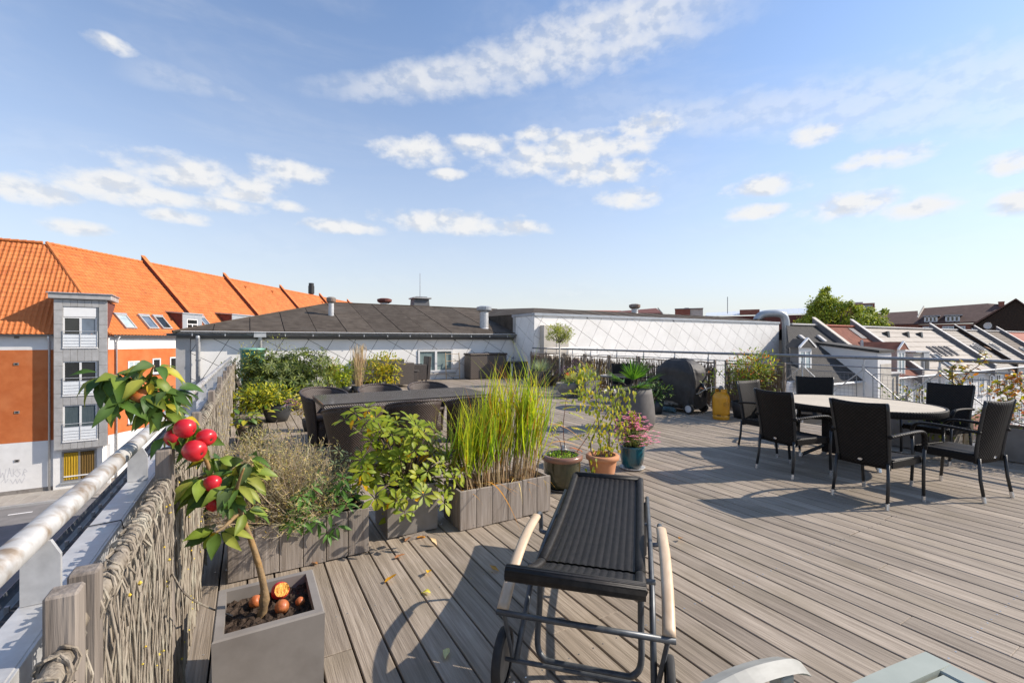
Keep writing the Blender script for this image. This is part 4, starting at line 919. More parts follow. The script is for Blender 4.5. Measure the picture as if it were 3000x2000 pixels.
for pa, pb in ((2705, 2746), (2769, 2812)):
    d = MB().box(X(pa), X(pb), -.2, 3.5, Z(942), Z(926)).build('dormer', 'zinc_light', b); MB().box(X(pa) - .15, X(pb) + .35, -.5, 3.5, Z(925), Z(922)).build('dormer_roof', 'party_cap', d)
    m = MB(); w = (X(pb) - X(pa))
    for q in range(4): m.box(X(pa) + q * (w - .25) / 3, X(pa) + q * (w - .25) / 3 + .25, -.3, -.2, Z(942), Z(926))
    m.box(X(pa), X(pb), -.3, -.2, Z(942), Z(940)); m.box(X(pa), X(pb), -.3, -.2, Z(928), Z(926)); m.build('window', 'window_frame', d); MB().box(X(pa) + .1, X(pb) - .1, -.23, -.21, Z(940), Z(928)).build('pane', 'pane', d)
for pa, pb in ((2700, 2727), (2760, 2797), (2806, 2828), (2845, 2870)):
    m = MB(); w = X(pb) - X(pa)
    for q in range(3): m.box(X(pa) + q * (w - .2) / 2, X(pa) + q * (w - .2) / 2 + .2, -.12, -.02, Z(968), Z(956))
    m.box(X(pa), X(pb), -.12, -.02, Z(957), Z(955)); f = m.build('window', 'window_frame', b); MB().box(X(pa), X(pb), -.05, -.03, Z(968), Z(956)).build('pane', 'pane_pale', f)
T = 84; b = bg('apartment_house', 'lower brown roofed brick house joined to the apartment house', 'building', 2640, T); X = lambda px: xat(px, T, 2640); Z = lambda py: zat(py, T)
MB().box(X(2560), X(2690), 0, 10, 0, Z(950)).build('wall', 'brick_red', b); MB().prism([(X(2555), -.3, Z(952)), (X(2690), -.3, Z(952)), (X(2690), 5, Z(911)), (X(2555), 5, Z(915))], (0, 0, .2)).build('roof', 'roof_brownred', b)
# dark gable with satellite dish
T = 62; b = bg('gable_house', 'house with big blackened brick gable facing the terrace', 'building', 2950, T); X = lambda px: xat(px, T, 2950); Z = lambda py: zat(py, T)
MB().prism([(X(2842), 0, 0), (X(3080), 0, 0), (X(3080), 0, Z(960)), (X(2976), 0, Z(881)), (X(2849), 0, Z(954))], (0, 10, 0)).build('wall', 'brick_black', b)
m = MB(); m.prism([(X(2838), -.3, Z(957)), (X(2976), -.3, Z(879)), (X(2976), -.3, Z(875)), (X(2836), -.3, Z(952))], (0, 10.5, 0)); m.prism([(X(2976), -.3, Z(879)), (X(3090), -.3, Z(965)), (X(3092), -.3, Z(961)), (X(2976), -.3, Z(875))], (0, 10.5, 0)); m.build('roof', 'roof_brownred', b)
ds = thing('satellite_dish', 'grey satellite dish fixed to the blackened gable', 'dish', tuple(PT(2898, 954, 60)), -AY - math.atan(1398 / F))
m = MB().lathe([(.03, .0), (.24, .04), (.42, .12), (.44, .13)], 20); m.v = [(x, -z - .2, y) for x, y, z in m.v]; m.v = [tuple(Matrix.Rotation(rad(-25), 3, 'Z') @ Vector(v)) for v in m.v]; solid(m.build('dish_bowl', 'dish', ds, smooth=True), .02)
MB().tube([(0, .1, 0), (0, -.2, -.05)], .05, 6).build('bracket', 'galv_dark', ds); MB().tube([(.1, -.25, -.5), (.35, -.8, -.2)], .02, 5).build('feed_arm', 'galv_dark', ds)
# modern brick and glass building beyond the tree
T = 95; b = bg('brick_tower', 'square red brick roof tower with glazed side beyond the green tree', 'building', 2515, T); X = lambda px: xat(px, T, 2515); Z = lambda py: zat(py, T)
MB().box(X(2473), X(2520), 0, 6, 0, Z(891)).build('wall', 'brick_red', b); MB().box(X(2520.5), X(2560), .3, 6, Z(940), Z(893)).build('glazed_side', 'pane_pale', b)
MB().box(X(2472), X(2562), -.2, 6.2, Z(892), Z(889)).build('roof_edge', 'brick_pink', b); MB().box(X(2556), X(2562), .1, 6, 0, Z(892)).build('corner_pier', 'brick_red', b); MB().box(X(2504), X(2528), 1, 5, Z(889), Z(884)).build('roof_hatch', 'zinc', b)
m = MB()
for q in range(1, 5): m.box(X(2520 + q * 7.5), X(2520 + q * 7.5) + .15, .2, .3, Z(940), Z(893))
m.build('mullion', 'party_cap', b)
T = 90; b = bg('terraced_flats', 'pink brick flats with grey pergola roof behind the pale slate roof', 'building', 2600, T); X = lambda px: xat(px, T, 2600); Z = lambda py: zat(py, T)
MB().box(X(2575), X(2648), 0, 8, 0, Z(938)).build('wall', 'brick_pink', b); MB().prism([(X(2572), -.3, Z(938)), (X(2647), -.3, Z(938)), (X(2643), 3, Z(925)), (X(2575), 3, Z(925))], (0, 0, .2)).build('pergola_roof', 'zinc', b)
for q in range(7): MB().box(X(2578 + q * 10), X(2580.5 + q * 10), -.35, -.05, Z(965), Z(939)).build('pier', 'brick_pink' if q % 2 else 'brick_black', b)
MB().box(X(2618), X(2638), -.06, -.02, Z(958), Z(942)).build('window', 'pane_pale', b); MB().box(X(2619), X(2628), -.1, -.05, Z(965), Z(958)).build('window', 'pane', b)
# long low market hall with glass roof
T = 110; b = bg('long_hall', 'long low red hall with pale glass ridge roof beyond the white wing', 'building', 2170, T); X = lambda px: xat(px, T, 2170); Z = lambda py: zat(py, T)
MB().box(X(1950), X(2450), 0, 14, 0, Z(926)).build('wall', 'dark_brick', b)
for q in range(24):
    a = 2062 + q * 16; ya, yb = 911 - q * .35, 911 - (q + 1) * .35
    MB().prism([(X(a) + .06, 0, Z(923)), (X(a + 16), 0, Z(923)), (X(a + 16), 5, Z(yb)), (X(a) + .06, 5, Z(ya))], (0, 0, .06)).build('glass_panel', 'frosted', b)
MB().box(X(2167), X(2224), -1, 2, Z(922), Z(908)).build('roof_screen', 'brick_red', b); MB().tube([(X(2131), 0, Z(918)), (X(2131), 0, Z(868))], .09, 5).build('mast', 'galv_dark', b)
T = 70; b = bg('brick_cube', 'small red brick lift house with concrete side behind the white wing', 'building', 2015, T); X = lambda px: xat(px, T, 2015); Z = lambda py: zat(py, T)
MB().box(X(1977), X(2022), 0, 4, 0, Z(905)).build('wall', 'brick_red', b); MB().box(X(2022.3), X(2059), .1, 4, 0, Z(905)).build('side_wall', 'render_beige', b); MB().box(X(1976), X(2060), -.1, 4.1, Z(905), Z(903)).build('roof_edge', 'party_side', b); MB().box(X(2005), X(2018), 1, 2, Z(903), Z(900)).build('roof_hatch', 'zinc', b)
T = 60; b = bg('gable_roof_house', 'low house with dark red ridge roof behind the long white wing', 'building', 1840, T); X = lambda px: xat(px, T, 1840); Z = lambda py: zat(py, T)
MB().box(X(1810), X(1936), .2, 6, 0, Z(925)).build('wall', 'brick_red', b); MB().prism([(X(1800), 0, Z(918)), (X(1940), 0, Z(922)), (X(1926), 4, Z(901)), (X(1815), 4, Z(908))], (0, 0, .15)).build('roof', 'dark_brick', b)
m = MB(); m.prism([(X(1926), -.2, Z(902)), (X(1941), -.2, Z(920)), (X(1939), -.2, Z(921)), (X(1925), -.2, Z(905))], (0, .4, 0)); m.build('barge_board', 'render_beige', b)
T = 64; b = bg('ridge_roof_house', 'thin strip of red ridge and small chimney behind the white wing', 'building', 1720, T); X = lambda px: xat(px, T, 1720); Z = lambda py: zat(py, T)
MB().prism([(X(1650), 0, Z(925)), (X(1825), 0, Z(925)), (X(1825), 4, Z(908.5)), (X(1650), 4, Z(905))], (0, 0, .15)).build('roof', 'roof_redtile', b); MB().box(X(1650), X(1825), .5, 8, 0, Z(926)).build('wall', 'brick_red', b); MB().box(X(1654), X(1658), 3.6, 4.2, Z(908), Z(902)).build('chimney', 'roof_redtile', b)
# ================================================================ RAILINGS AND FENCES
lr = thing('railing', 'galvanised steel handrail on flat posts along the street edge, stained with rust', 'railing', (-.415, 4, 0))
def lk(mb, name, mat, **q): return xf(mb, Matrix.Translation((.415, -4, 0))).build(name, mat, lr, **q)
lk(MB().tube([(-.415, -2, 1.065), (-.415, 6, 1.067), (-.415, 14.6, 1.065)], .0275, 20), 'handrail', 'galv', smooth=True)
lk(MB().bbox(-.452, -.372, -2, 14.6, .886, .899, .002), 'base_plate', 'galv_clean')
lk(MB().bbox(-.3735, -.3665, -2, 14.6, .835, .897, .001), 'plate_flange', 'galv_clean')
for i in range(-1, 14):
    y = .39 + 1.055 * i
    lk(MB().prism([(-.447, y, .9), (-.379, y, .9), (-.379, y, 1.005), (-.396, y, 1.04), (-.434, y, 1.04), (-.447, y, 1.02)], (0, .012, 0)), 'post', 'galv_clean')
    lk(MB().prism([(-.372, y, .0), (-.372, y, .885), (-.42, y, .885), (-.40, y, .0)], (0, .012, 0)), 'post_leg', 'galv_clean')
for y in (1.03, 1.95, 3.1): lk(MB().tube([(-.455, y, .88), (-.455, y + .005, .904), (-.368, y + .02, .904), (-.36, y + .03, .86), (-.33, y + .03, .80)], .0022, 5), 'tie_wire', 'black_metal')

def twig_path(h, lean, rr, wob=.012, seg=8):
    p = []; x = y = 0; ph = rr.uniform(0, 6)
    for i in range(seg + 1):
        t = i / seg; p.append(Vector((math.sin(ph + t * 11) * .006 + rr.uniform(-wob, wob) * .5, lean * t * h + rr.uniform(-wob, wob), t * h)))
    return p
rr = random.Random(11)
tw_me = []
for k in range(26):
    h = rr.uniform(.82, 1.02); r = rr.uniform(.0024, .0050); n = 12
    m = MB().tube(twig_path(h, rr.uniform(-.06, .06), rr, .007, n - 1), [r * (1 - .45 * i / (n - 1)) for i in range(n)], 6); tw_me.append(m.mesh('twig', 'twig', smooth=True))
def wattle(y0, y1, x, label, single, dens=125, ztop=1.0):
    t = thing('wattle_panel', label, 'fence panel', (x, y0, 0)); L_ = y1 - y0
    for yy in (0, L_ - .06): MB().bbox(-.022, .022, yy, yy + .045, .0, ztop + .05 + rr.uniform(-.02, .04), .004).build('post', 'grey_wood', t)
    MB().tube([(rr.uniform(-.006, .006), L_ * i / 8, ztop - .035 + rr.uniform(-.008, .008)) for i in range(9)], .0175, 8).build('top_pole', 'twig', t, smooth=True)
    for z in (.14, .42, .70): MB().tube([(rr.uniform(-.006, .006), L_ * i / 6, z + rr.uniform(-.01, .01)) for i in range(7)], .011, 6).build('cross_rod', 'twig', t)
    m = MB(); nn = int(L_ * 30)      # withies wound over the top pole
    for i in range(nn):
        y = .03 + (L_ - .06) * i / nn + rr.uniform(-.02, .02); r0 = rr.uniform(.021, .027); pts = []
        for q in range(11):
            a = -1.2 + q * .62; pts.append((r0 * math.cos(a) + (.012 if q > 8 else 0), y + q * .0045 * rr.uniform(.5, 1.6), ztop - .035 + r0 * math.sin(a)))
        for q in range(4): pts.append((.020 + rr.uniform(-.012, .012), y + .05 + q * .012, ztop - .09 - q * .09))
        m.tube(pts, rr.uniform(.0022, .0042), 5, cap=False)
    m.build('wound_withy', 'twig', t, kind='stuff')
    n = int(L_ * dens); rest = MB()
    for i in range(n):
        y = .05 + (L_ - .1) * (i + rr.random()) / n; xx = rr.uniform(-.024, .030); z0 = rr.uniform(.0, .12); me = rr.choice(tw_me); a = rr.uniform(0, 6.28)
        if single: place('twig', me, t, M=Matrix.Translation((xx, y, z0)) @ Matrix.Rotation(rr.choice((0, math.pi)), 4, 'Z') @ Matrix.Scale(rr.uniform(.86, 1.02) * (.97 * ztop - z0) / 1.0, 4, (0, 0, 1)))
        else:
            h = ztop - .06 - z0; r = rr.uniform(.003, .0062); p = twig_path(h, rr.uniform(-.14, .14), rr, .014, 5); rest.tube([q + Vector((xx, y, z0)) for q in p], [r * (1 - .08 * k) for k in range(6)], 4, cap=False)
    if rest.v: rest.build('twigs', 'twig', t, kind='stuff')
    m = MB()
    for i in range(int(34 * L_)):
        y = rr.uniform(.05, L_ - .05); z = rr.uniform(.15, .95); s = rr.uniform(.002, .006)
        m.lathe([(.2 * s, -s), (s, 0), (.2 * s, s)], 5, (.032 + rr.uniform(-.006, .008), y, z), capb=False)
    m.build('lichen', 'lichen', t, kind='stuff')
FX = -.272
lab = ['wattle panel of peeling twigs at the very start of the railing', 'tall wattle panel of grey twigs with yellow lichen beside the apple tree planter', 'wattle panel of grey twigs between the apple tree and the wooden planter box',
       'wattle panel beside the wooden planter box with the dry bush', 'wattle panel beside the grey plastic stool', 'wattle panel under the yellow shrub', 'wattle panel past the black pot', 'wattle panel beside the big rhododendron', 'far wattle panel near the leaning wooden prop', 'last wattle panel next to the green rain barrel']
ed = [(-.35, 1.075), (1.15, 2.14), (2.17, 3.35), (3.38, 4.6), (4.63, 5.85), (5.88, 7.1), (7.13, 8.35), (8.38, 9.6), (9.63, 10.9), (10.93, 12.2)]
for i, (a, b) in enumerate(ed): wattle(a, b, FX + (.0 if i else .005), lab[i], i in (1,), 270 if i < 4 else 170, 1.012 + (.02 if i > 4 else 0))
pr_ = thing('leaning_prop', 'weathered board leaning against the far end of the wattle fence', 'board', (.02, 12.0, 0)); MB().bbox(-.04, .04, -.012, .012, 0, 1.0, .003, Matrix.Rotation(rad(-22), 4, 'Y')).build('board', 'grey_wood', pr_)

rrl = thing('railing', 'grey tubular handrail with wire mesh panels and cross braces along the courtyard edge', 'railing', (rx(7), 7, 0))
RD_ = Vector((RXS, 1, 0)).normalized()
def rp(y, z, off=0.0): return Vector((rx(y) + off, y, z))
def rk(mb, name, mat, **q): return xf(mb, Matrix.Translation((-rx(7), -7, 0))).build(name, mat, rrl, **q)
rk(MB().tube([rp(-1.5, 1.235), rp(15.5, 1.235)], .027, 14), 'handrail', 'galv_dark', smooth=True)
rk(MB().tube([rp(-1.5, 1.08), rp(15.5, 1.08)], .010, 8), 'mid_rail', 'galv_dark'); rk(MB().tube([rp(-1.5, .12), rp(15.5, .12)], .010, 8), 'bottom_rail', 'galv_dark')
YP_ = [15.4, 14.38, 12.85, 11.42, 10.07, 8.91, 7.77, 6.74, 5.63, 4.59, 3.58, 2.6, 1.6, .6, -.4]
for y in YP_:
    rk(MB().tube([rp(y, -.1), rp(y, 1.10), rp(y, 1.19, .012), rp(y, 1.22, 0)], .014, 8), 'post', 'galv_clean'); rk(MB().tube([rp(y, 1.03), rp(y, 1.13)], .022, 8), 'post_clamp', 'galv_clean')
for a, b in zip(YP_, YP_[1:]):
    if a > 9.5: continue
    rk(MB().tube([rp(a, 1.05, .01), rp(b, .16, .01)], .009, 6), 'brace', 'galv_dark'); rk(MB().tube([rp(a, .16, .02), rp(b, 1.05, .02)], .009, 6), 'brace', 'galv_clean')
    y0, y1 = b + .12, a - .12; m = MB(); n = int((y1 - y0) / .062)
    for i in range(n + 1): m.tube([rp(y0 + (y1 - y0) * i / n, .20, .035), rp(y0 + (y1 - y0) * i / n, .95, .035)], .0017, 4, cap=False)
    for i in range(13): m.tube([rp(y0, .20 + .0625 * i, .035), rp(y1, .20 + .0625 * i, .035)], .0017, 4, cap=False)
    rk(m, 'wire_mesh', 'galv_dark', kind='stuff')
    rk(MB().tube([rp(y0, .17, .035), rp(y0, .95, .035), rp(y0 + .03, .975, .035), rp(y1 - .03, .975, .035), rp(y1, .95, .035), rp(y1, .17, .035)], .006, 6), 'mesh_frame', 'galv_dark')
# darker brushwood screens tied inside this railing
rp2 = [(14.25, 15.5), (12.95, 14.22), (11.65, 12.92), (10.35, 11.62), (9.05, 10.32), (7.75, 9.02), (6.46, 7.72), (4.86, 6.22)]
lb2 = ['brushwood screen in the corner by the white wing', 'brushwood screen behind the small olive tree', 'brushwood screen behind the violet flowers', 'brushwood screen behind the blue fescue planter', 'brushwood screen behind the round dark table',
       'brushwood screen behind the palm', 'brushwood screen behind the covered barbecue', 'brushwood screen behind the red tipped shrub']
for (a, b), lbl in zip(rp2, lb2):
    t = thing('brushwood_screen', lbl, 'fence panel', tuple(rp(a, 0, -.09)), math.atan2(1, RXS) - math.pi / 2); L_ = b - a
    for yy in (0, L_ - .045): MB().bbox(-.022, .022, yy, yy + .045, 0, 1.10, .003).build('post', 'grey_wood', t)
    for z in (.12, .36, .60, .84, 1.03): MB().tube([(rr.uniform(-.006, .006), L_ * i / 6, z + rr.uniform(-.01, .01)) for i in range(7)], .013 if z < 1 else .018, 5).build('cross_rod', 'twig_dark', t)
    m = MB()
    for i in range(int(L_ * 190)):
        y = rr.uniform(.04, L_ - .04); z0 = rr.uniform(.04, .2); h = rr.uniform(.7, .88); p = twig_path(h, rr.uniform(-.12, .12), rr, .012, 4); r = rr.uniform(.004, .009)
        m.tube([q + Vector((rr.uniform(-.015, .015), y, z0)) for q in p], r, 4, cap=False)
    m.build('twigs', 'twig_dark', t, kind='stuff')
ga = thing('railing', 'short white railing in front of the beige cabinet at the foot of the wing', 'railing', (10.2, 14.9, 0))
m = MB()
for z in (.95, 1.24): m.tube([(0, 0, z), (2.6, 0, z)], .02, 6)
m.build('rail', 'galv_clean', ga)
for x in (0, .65, 1.3, 1.95, 2.6): MB().tube([(x, 0, -1), (x, 0, 1.24)], .018, 6).build('post', 'galv_clean', ga)

# ================================================================ PLANTER BOXES AND POTS
def box_planter(name, label, x0, x1, y0, y1, h, mat='concrete_grey', rim=.035, soil=.05, cat='planter', ox=0):
    t = thing(name, label, cat, ((x0 + x1) / 2, (y0 + y1) / 2, 0)); a, b = (x1 - x0) / 2, (y1 - y0) / 2
    o = [(-a, -b), (a, -b), (a, b), (-a, b)]; q = [(-a + rim, -b + rim), (a - rim, -b + rim), (a - rim, b - rim), (-a + rim, b - rim)]; m = MB(); e = .006
    oi = [(-a + e, -b + e), (a - e, -b + e), (a - e, b - e), (-a + e, b - e)]
    lev = [[(x, y, .012) for x, y in oi], [(x, y, h - e) for x, y in o], [(x, y, h) for x, y in oi], [(x, y, h) for x, y in q], [(x, y, h - soil - .03) for x, y in q]]
    for L0, L1 in zip(lev, lev[1:]):
        for i in range(4): m.poly([L0[i], L0[(i + 1) % 4], L1[(i + 1) % 4], L1[i]])
    m.poly(list(reversed(lev[0]))); m.build('shell', mat, t)
    n = 22; rs = random.Random(int(x0 * 100)); hs = [[rs.uniform(-.011, .011) for _ in range(n + 1)] for _ in range(n + 1)]
    MB().grid(lambda u, v: (q[0][0] + (q[1][0] - q[0][0]) * u, q[0][1] + (q[2][1] - q[0][1]) * v, h - soil + hs[int(round(u * n))][int(round(v * n))]), n, n).build('soil', 'soil', t)
    return t
ap = box_planter('square_planter', 'square grey fibre-cement planter holding the young apple tree', -.118, .27, 1.99, 2.395, .40)
MB().prism([(-.18, -.2, .0), (.18, -.2, .0), (.18, .2, 0), (-.18, .2, 0)], (0, 0, .012)).build('foot', 'deck_under', ap)
rp_ = box_planter('square_planter', 'square grey fibre-cement planter holding the yellow green rhododendron', .905, 1.312, 3.44, 3.84, .375, rim=.02)
tag(MB().bbox(-.09, .09, -.03, .03, 0, .022, .003).build('wood_shim', 'grey_wood'), 'small weathered wood wedge pushed under the rhododendron planter', 'wedge'); w = COL.objects[-1] if False else bpy.data.objects['wood_shim']; w.location = (*G(1216, 1574).xy, 0); w.rotation_euler = (0, 0, .06)
def wood_box(label, x0, x1, y0, y1, h, n):
    t = thing('wooden_planter', label, 'planter', ((x0 + x1) / 2, (y0 + y1) / 2, 0)); a, b = (x1 - x0) / 2, (y1 - y0) / 2; w = 2 * a / n
    me = MB().bbox(-w / 2 + .0018, w / 2 - .0018, -.011, .011, .006, h, .003).mesh('plank', 'planter_wood')
    for i in range(n):
        for s in (-1, 1): place('plank', me, t, M=Matrix.Translation((-a + w * (i + .5), s * b - s * .011, rr.uniform(-.003, .003))))
    k = max(2, int(2 * b / .14)); w2 = (2 * b - .046) / k; me2 = MB().bbox(-.011, .011, -w2 / 2 + .0018, w2 / 2 - .0018, .006, h, .003).mesh('plank', 'planter_wood')
    for i in range(k):
        for s in (-1, 1): place('plank', me2, t, M=Matrix.Translation((s * (a - .012), -b + .023 + w2 * (i + .5), rr.uniform(-.003, .003))))
    m = MB()
    for i in range(n):
        for dx in (-.35, .35):
            for z in (.03, h - .05): m.lathe([(.0035, 0), (.0035, .001)], 6, (0, 0, 0), capt=True); nv = len(m.v); m.v[nv - 12:] = [(-a + w * (i + .5) + dx * w + vx, -b - .0004 - vz, z + vy) for vx, vy, vz in m.v[nv - 12:]]
    m.build('screw', 'chrome', t)
    MB().box(-a + .025, a - .025, -b + .026, b - .026, .01, h - .07).build('liner', 'deck_under', t)
    nn = 26; hs = [[rr.uniform(-.012, .014) for _ in range(nn + 1)] for _ in range(nn + 1)]
    MB().grid(lambda u, v: (-a + .025 + (2 * a - .05) * u, -b + .026 + (2 * b - .052) * v, h - .055 + hs[int(round(u * nn))][int(round(v * nn))]), nn, nn).build('soil', 'soil', t); return t
W1 = wood_box('long weathered board planter with dry lavender bush and bright green leaves', -.114, .742, 3.31, 3.70, .315, 6)
W2 = wood_box('long weathered board planter with tall yellow green grass', 1.443, 2.312, 3.31, 3.66, .315, 6)
def pot(name, label, c, prof, mat, rim=None, soil=None, saucer=None, cat='plant pot', n=36, rimmat=None):
    t = thing(name, label, cat, (c[0], c[1], 0)); h = max(z for r, z in prof); rt = prof[-1][0]
    MB().lathe(prof + [(rt - .018, h), (rt - .022, h - .08)], n).build('body', mat, t, smooth=True)
    if rimmat: MB().lathe([(rt - .004, h - .055), (rt + .018, h - .045), (rt + .022, h - .012), (rt + .006, h + .004), (rt - .02, h + .002)], n, capb=False).build('rim', rimmat, t, smooth=True)
    MB().lathe([(rt - .019, h - (soil or .05)), (rt * .5, h - (soil or .05) + .012), (.005, h - (soil or .05) + .016)], 20, capb=False).build('soil', 'soil', t)
    if saucer: MB().lathe([(saucer - .03, 0), (saucer, .022), (saucer - .006, .024), (saucer - .035, .008), (.01, .006)], n).build('saucer', 'glaze_white' if mat == 'glaze_teal' else 'pot_dark', t, smooth=True)
    return t
pot('glazed_pot', 'dark green glazed pot with brown rim and rowan seedling', (2.78, 3.78), [(.13, .012), (.165, .05), (.185, .16), (.19, .25), (.183, .31), (.19, .345)], 'glaze_green', saucer=.185, rimmat='glaze_rim', soil=.03)
pot('terracotta_pot', 'plain terracotta pot with yellow leaved sapling', (3.34, 3.80), [(.115, .012), (.135, .10), (.155, .22), (.16, .27)], 'terracotta', rimmat='terracotta', soil=.04)
pot('glazed_pot', 'teal glazed pot of pink flowers standing on a pale saucer', (3.93, 3.95), [(.10, .018), (.125, .06), (.142, .17), (.142, .25), (.15, .275)], 'glaze_teal', saucer=.15, soil=.03)
ln = thing('ceramic_lantern', 'white glazed ceramic lantern half hidden behind the terracotta pot', 'lantern', (3.30, 4.45, 0))
MB().lathe([(.08, 0), (.10, .04), (.10, .12), (.085, .14)], 18, capt=True).build('body', 'glaze_white', ln, smooth=True); MB().lathe([(.14, .14), (.13, .155), (.05, .195), (.02, .21), (.028, .23), (.012, .25), (.002, .255)], 18).build('lid', 'glaze_white', ln, smooth=True)
pot('tall_pot', 'huge dark grey rounded pot with fan palm', (5.80, 5.78), [(.24, 0), (.31, .03), (.345, .10), (.352, .20), (.335, .40), (.305, .60), (.292, .68)], 'pot_dark', soil=.05, n=44)

# ================================================================ FURNITURE
# ---- reclining lounger seen over its head end
ax = FR(.963, .269); LA = math.atan2(ax.y, ax.x); lp = FR(1.65, .225)
lg = thing('lounger', 'black rattan lounger on wheels with pale beech arms, back half lowered', 'sun lounger', (lp.x, lp.y, 0), LA)
def ridge(u): return .0036 * abs(math.sin(u * math.pi * 13)) if .06 < u < .94 else 0
hw = .245
def seat_z(t): return .425 + .075 * t ** 1.5 - .02 * math.sin(math.pi * t)
MB().grid(lambda a, b: (.55 + 1.22 * a, -hw + .02 + (2 * hw - .04) * b, seat_z(a) + ridge(b)), 26, 104).build('seat', 'rattan_lounge', lg, smooth=True)
MB().grid(lambda a, b: (.55 + 1.22 * a, -hw + .02 + (2 * hw - .04) * b, seat_z(a) - .012), 12, 4).build('seat_underside', 'black_metal', lg)
for s in (-1, 1): MB().tube([(.55 + 1.22 * t / 10, s * (hw - .012), seat_z(t / 10)) for t in range(11)], .024, 10, sq=.8).build('side_roll', 'rattan_lounge', lg, smooth=True)
MB().tube([(1.77, -hw + .012, seat_z(1)), (1.77, hw - .012, seat_z(1))], .024, 10).build('end_roll', 'rattan_lounge', lg, smooth=True)
bz = lambda t: .425 + .215 * t ** 1.25
MB().grid(lambda a, b: (.53 - .55 * a, -hw + .02 + (2 * hw - .04) * b, bz(a) + ridge(b)), 14, 104).build('backrest', 'rattan_lounge', lg, smooth=True)
MB().grid(lambda a, b: (.53 - .55 * a, -hw + .02 + (2 * hw - .04) * b, bz(a) - .014), 8, 4).build('backrest_underside', 'black_metal', lg)
for s in (-1, 1): MB().tube([(.53 - .55 * t / 8, s * (hw - .012), bz(t / 8)) for t in range(9)], .024, 10, sq=.8).build('side_roll', 'rattan_lounge', lg, smooth=True)
MB().tube([(-.02, -hw - .005, bz(1)), (-.02, hw + .005, bz(1))], .030, 12).build('head_roll', 'rattan_lounge', lg, smooth=True)
for s in (-1, 1):
    pts = spline([(.23, s * .34, .345), (.42, s * .345, .425), (.66, s * .345, .485), (.90, s * .34, .500)], 5)
    MB().tube(pts, .026, 12, sq=.62).build('armrest', 'beech', lg, smooth=True)
    MB().tube(spline([(.90, s * .335, .502), (.99, s * .335, .485), (1.01, s * .335, .40), (1.0, s * .33, .375), (.99, s * .27, .372)], 4), .013, 8, sq=.8).build('arm_bracket', 'steel_grey', lg, smooth=True)
    MB().tube([(.25, s * .285, .125), (.55, s * .285, .33), (.95, s * .285, .385), (1.60, s * .28, .43)], .0135, 8).build('side_rail', 'steel_grey', lg, smooth=True)
    MB().tube([(1.52, s * .27, .42), (1.66, s * .265, .015)], .0135, 8).build('foot_leg', 'steel_grey', lg, smooth=True)
    m = MB(); m.lathe([(.095, -.017), (.118, -.017), (.122, -.008), (.122, .008), (.118, .017), (.095, .017)], 28, capb=False); m.v = [(x, z, y) for x, y, z in m.v]
    wl = m.build('wheel', 'rubber', lg, smooth=True, loc=(.25, s * .345, .122)); m = MB(); m.lathe([(.02, -.012), (.096, -.010), (.096, .010), (.02, .012)], 24, capt=True); m.v = [(x, z, y) for x, y, z in m.v]; m.build('wheel_disc', 'wheel_disc', wl)
    MB().tube([(.24, s * .34, .34), (.245, s * .30, .14)], .010, 6).build('arm_stay', 'steel_grey', lg)
MB().tube([(.25, -.37, .122), (.25, .37, .122)], .009, 8).build('axle', 'steel_grey', lg)
MB().tube([(.225, -.365, .335), (.225, .365, .335)], .0125, 10).build('cross_bar', 'steel_grey', lg, smooth=True)
MB().tube(spline([(.53, -.235, .41), (.50, -.235, .22), (.455, -.235, .07), (.435, -.20, .022), (.43, -.15, .016), (.43, 0, .016), (.43, .15, .016), (.435, .20, .022), (.455, .235, .07), (.50, .235, .22), (.53, .235, .41)], 5), .0145, 10).build('u_support', 'steel_grey', lg, smooth=True)
MB().tube([(.54, -.30, .395), (.54, .30, .395)], .013, 8).build('hinge_bar', 'steel_grey', lg, smooth=True); MB().tube([(1.64, -.265, .02), (1.64, .265, .02)], .0135, 8).build('foot_bar', 'steel_grey', lg)
MB().tube([(1.2, -.28, .40), (1.2, .28, .40)], .012, 8).build('seat_bar', 'steel_grey', lg)
# ---- steamer chair, cut off by the frame
fc = FR(.419, .908); sp0 = FR(1.323, 1.594)
st = thing('steamer_chair', 'sage green slatted steamer chair with bare grey wooden arms', 'deck chair', (sp0.x, sp0.y, 0), math.atan2(fc.y, fc.x))
for s in (-1, 1):
    MB().grid(lambda u, v: ((-1.2 + 1.2 * u), s * (.28 - .0) + (-.035 + .07 * (v if v < .5 else 1 - v) * 2 if False else (-.035, .035, .035, -.035, -.035)[int(round(v * 4))]), .40 + .035 * math.sin(math.pi * (u * .9 + .05)) + (0, 0, -.04, -.04, 0)[int(round(v * 4))]), 14, 4).build('side_rail', 'sage_paint', st)
    MB().tube(spline([(-.735, s * .285, .585), (-.80, s * .285, .615), (-1.0, s * .285, .635), (-1.3, s * .29, .60)], 6), [.012] + [.036] * 18, 4, sq=.45).build('armrest', 'sage_arm', st)
    MB().bbox(-.84, -.79, s * .285 - .02, s * .285 + .02, .02, .60, .004).build('arm_post', 'sage_arm', st); MB().bbox(-.10, -.05, s * .28 - .02, s * .28 + .02, 0, .38, .004).build('leg', 'sage_paint', st); MB().bbox(-1.2, -1.15, s * .28 - .02, s * .28 + .02, 0, .40, .004).build('leg', 'sage_paint', st)
MB().bbox(-.075, .0, -.314, .314, .362, .406, .005).build('foot_rail', 'sage_paint', st)
for i in range(6):
    y = -.2 + i * .08; MB().grid(lambda u, v: (-1.15 + 1.07 * u, y + (-.034, .034, .034, -.034, -.034)[int(round(v * 4))], .396 + .033 * math.sin(math.pi * (u * .9 + .05)) + (0, 0, -.02, -.02, 0)[int(round(v * 4))]), 12, 4).build('slat', 'sage_paint', st)
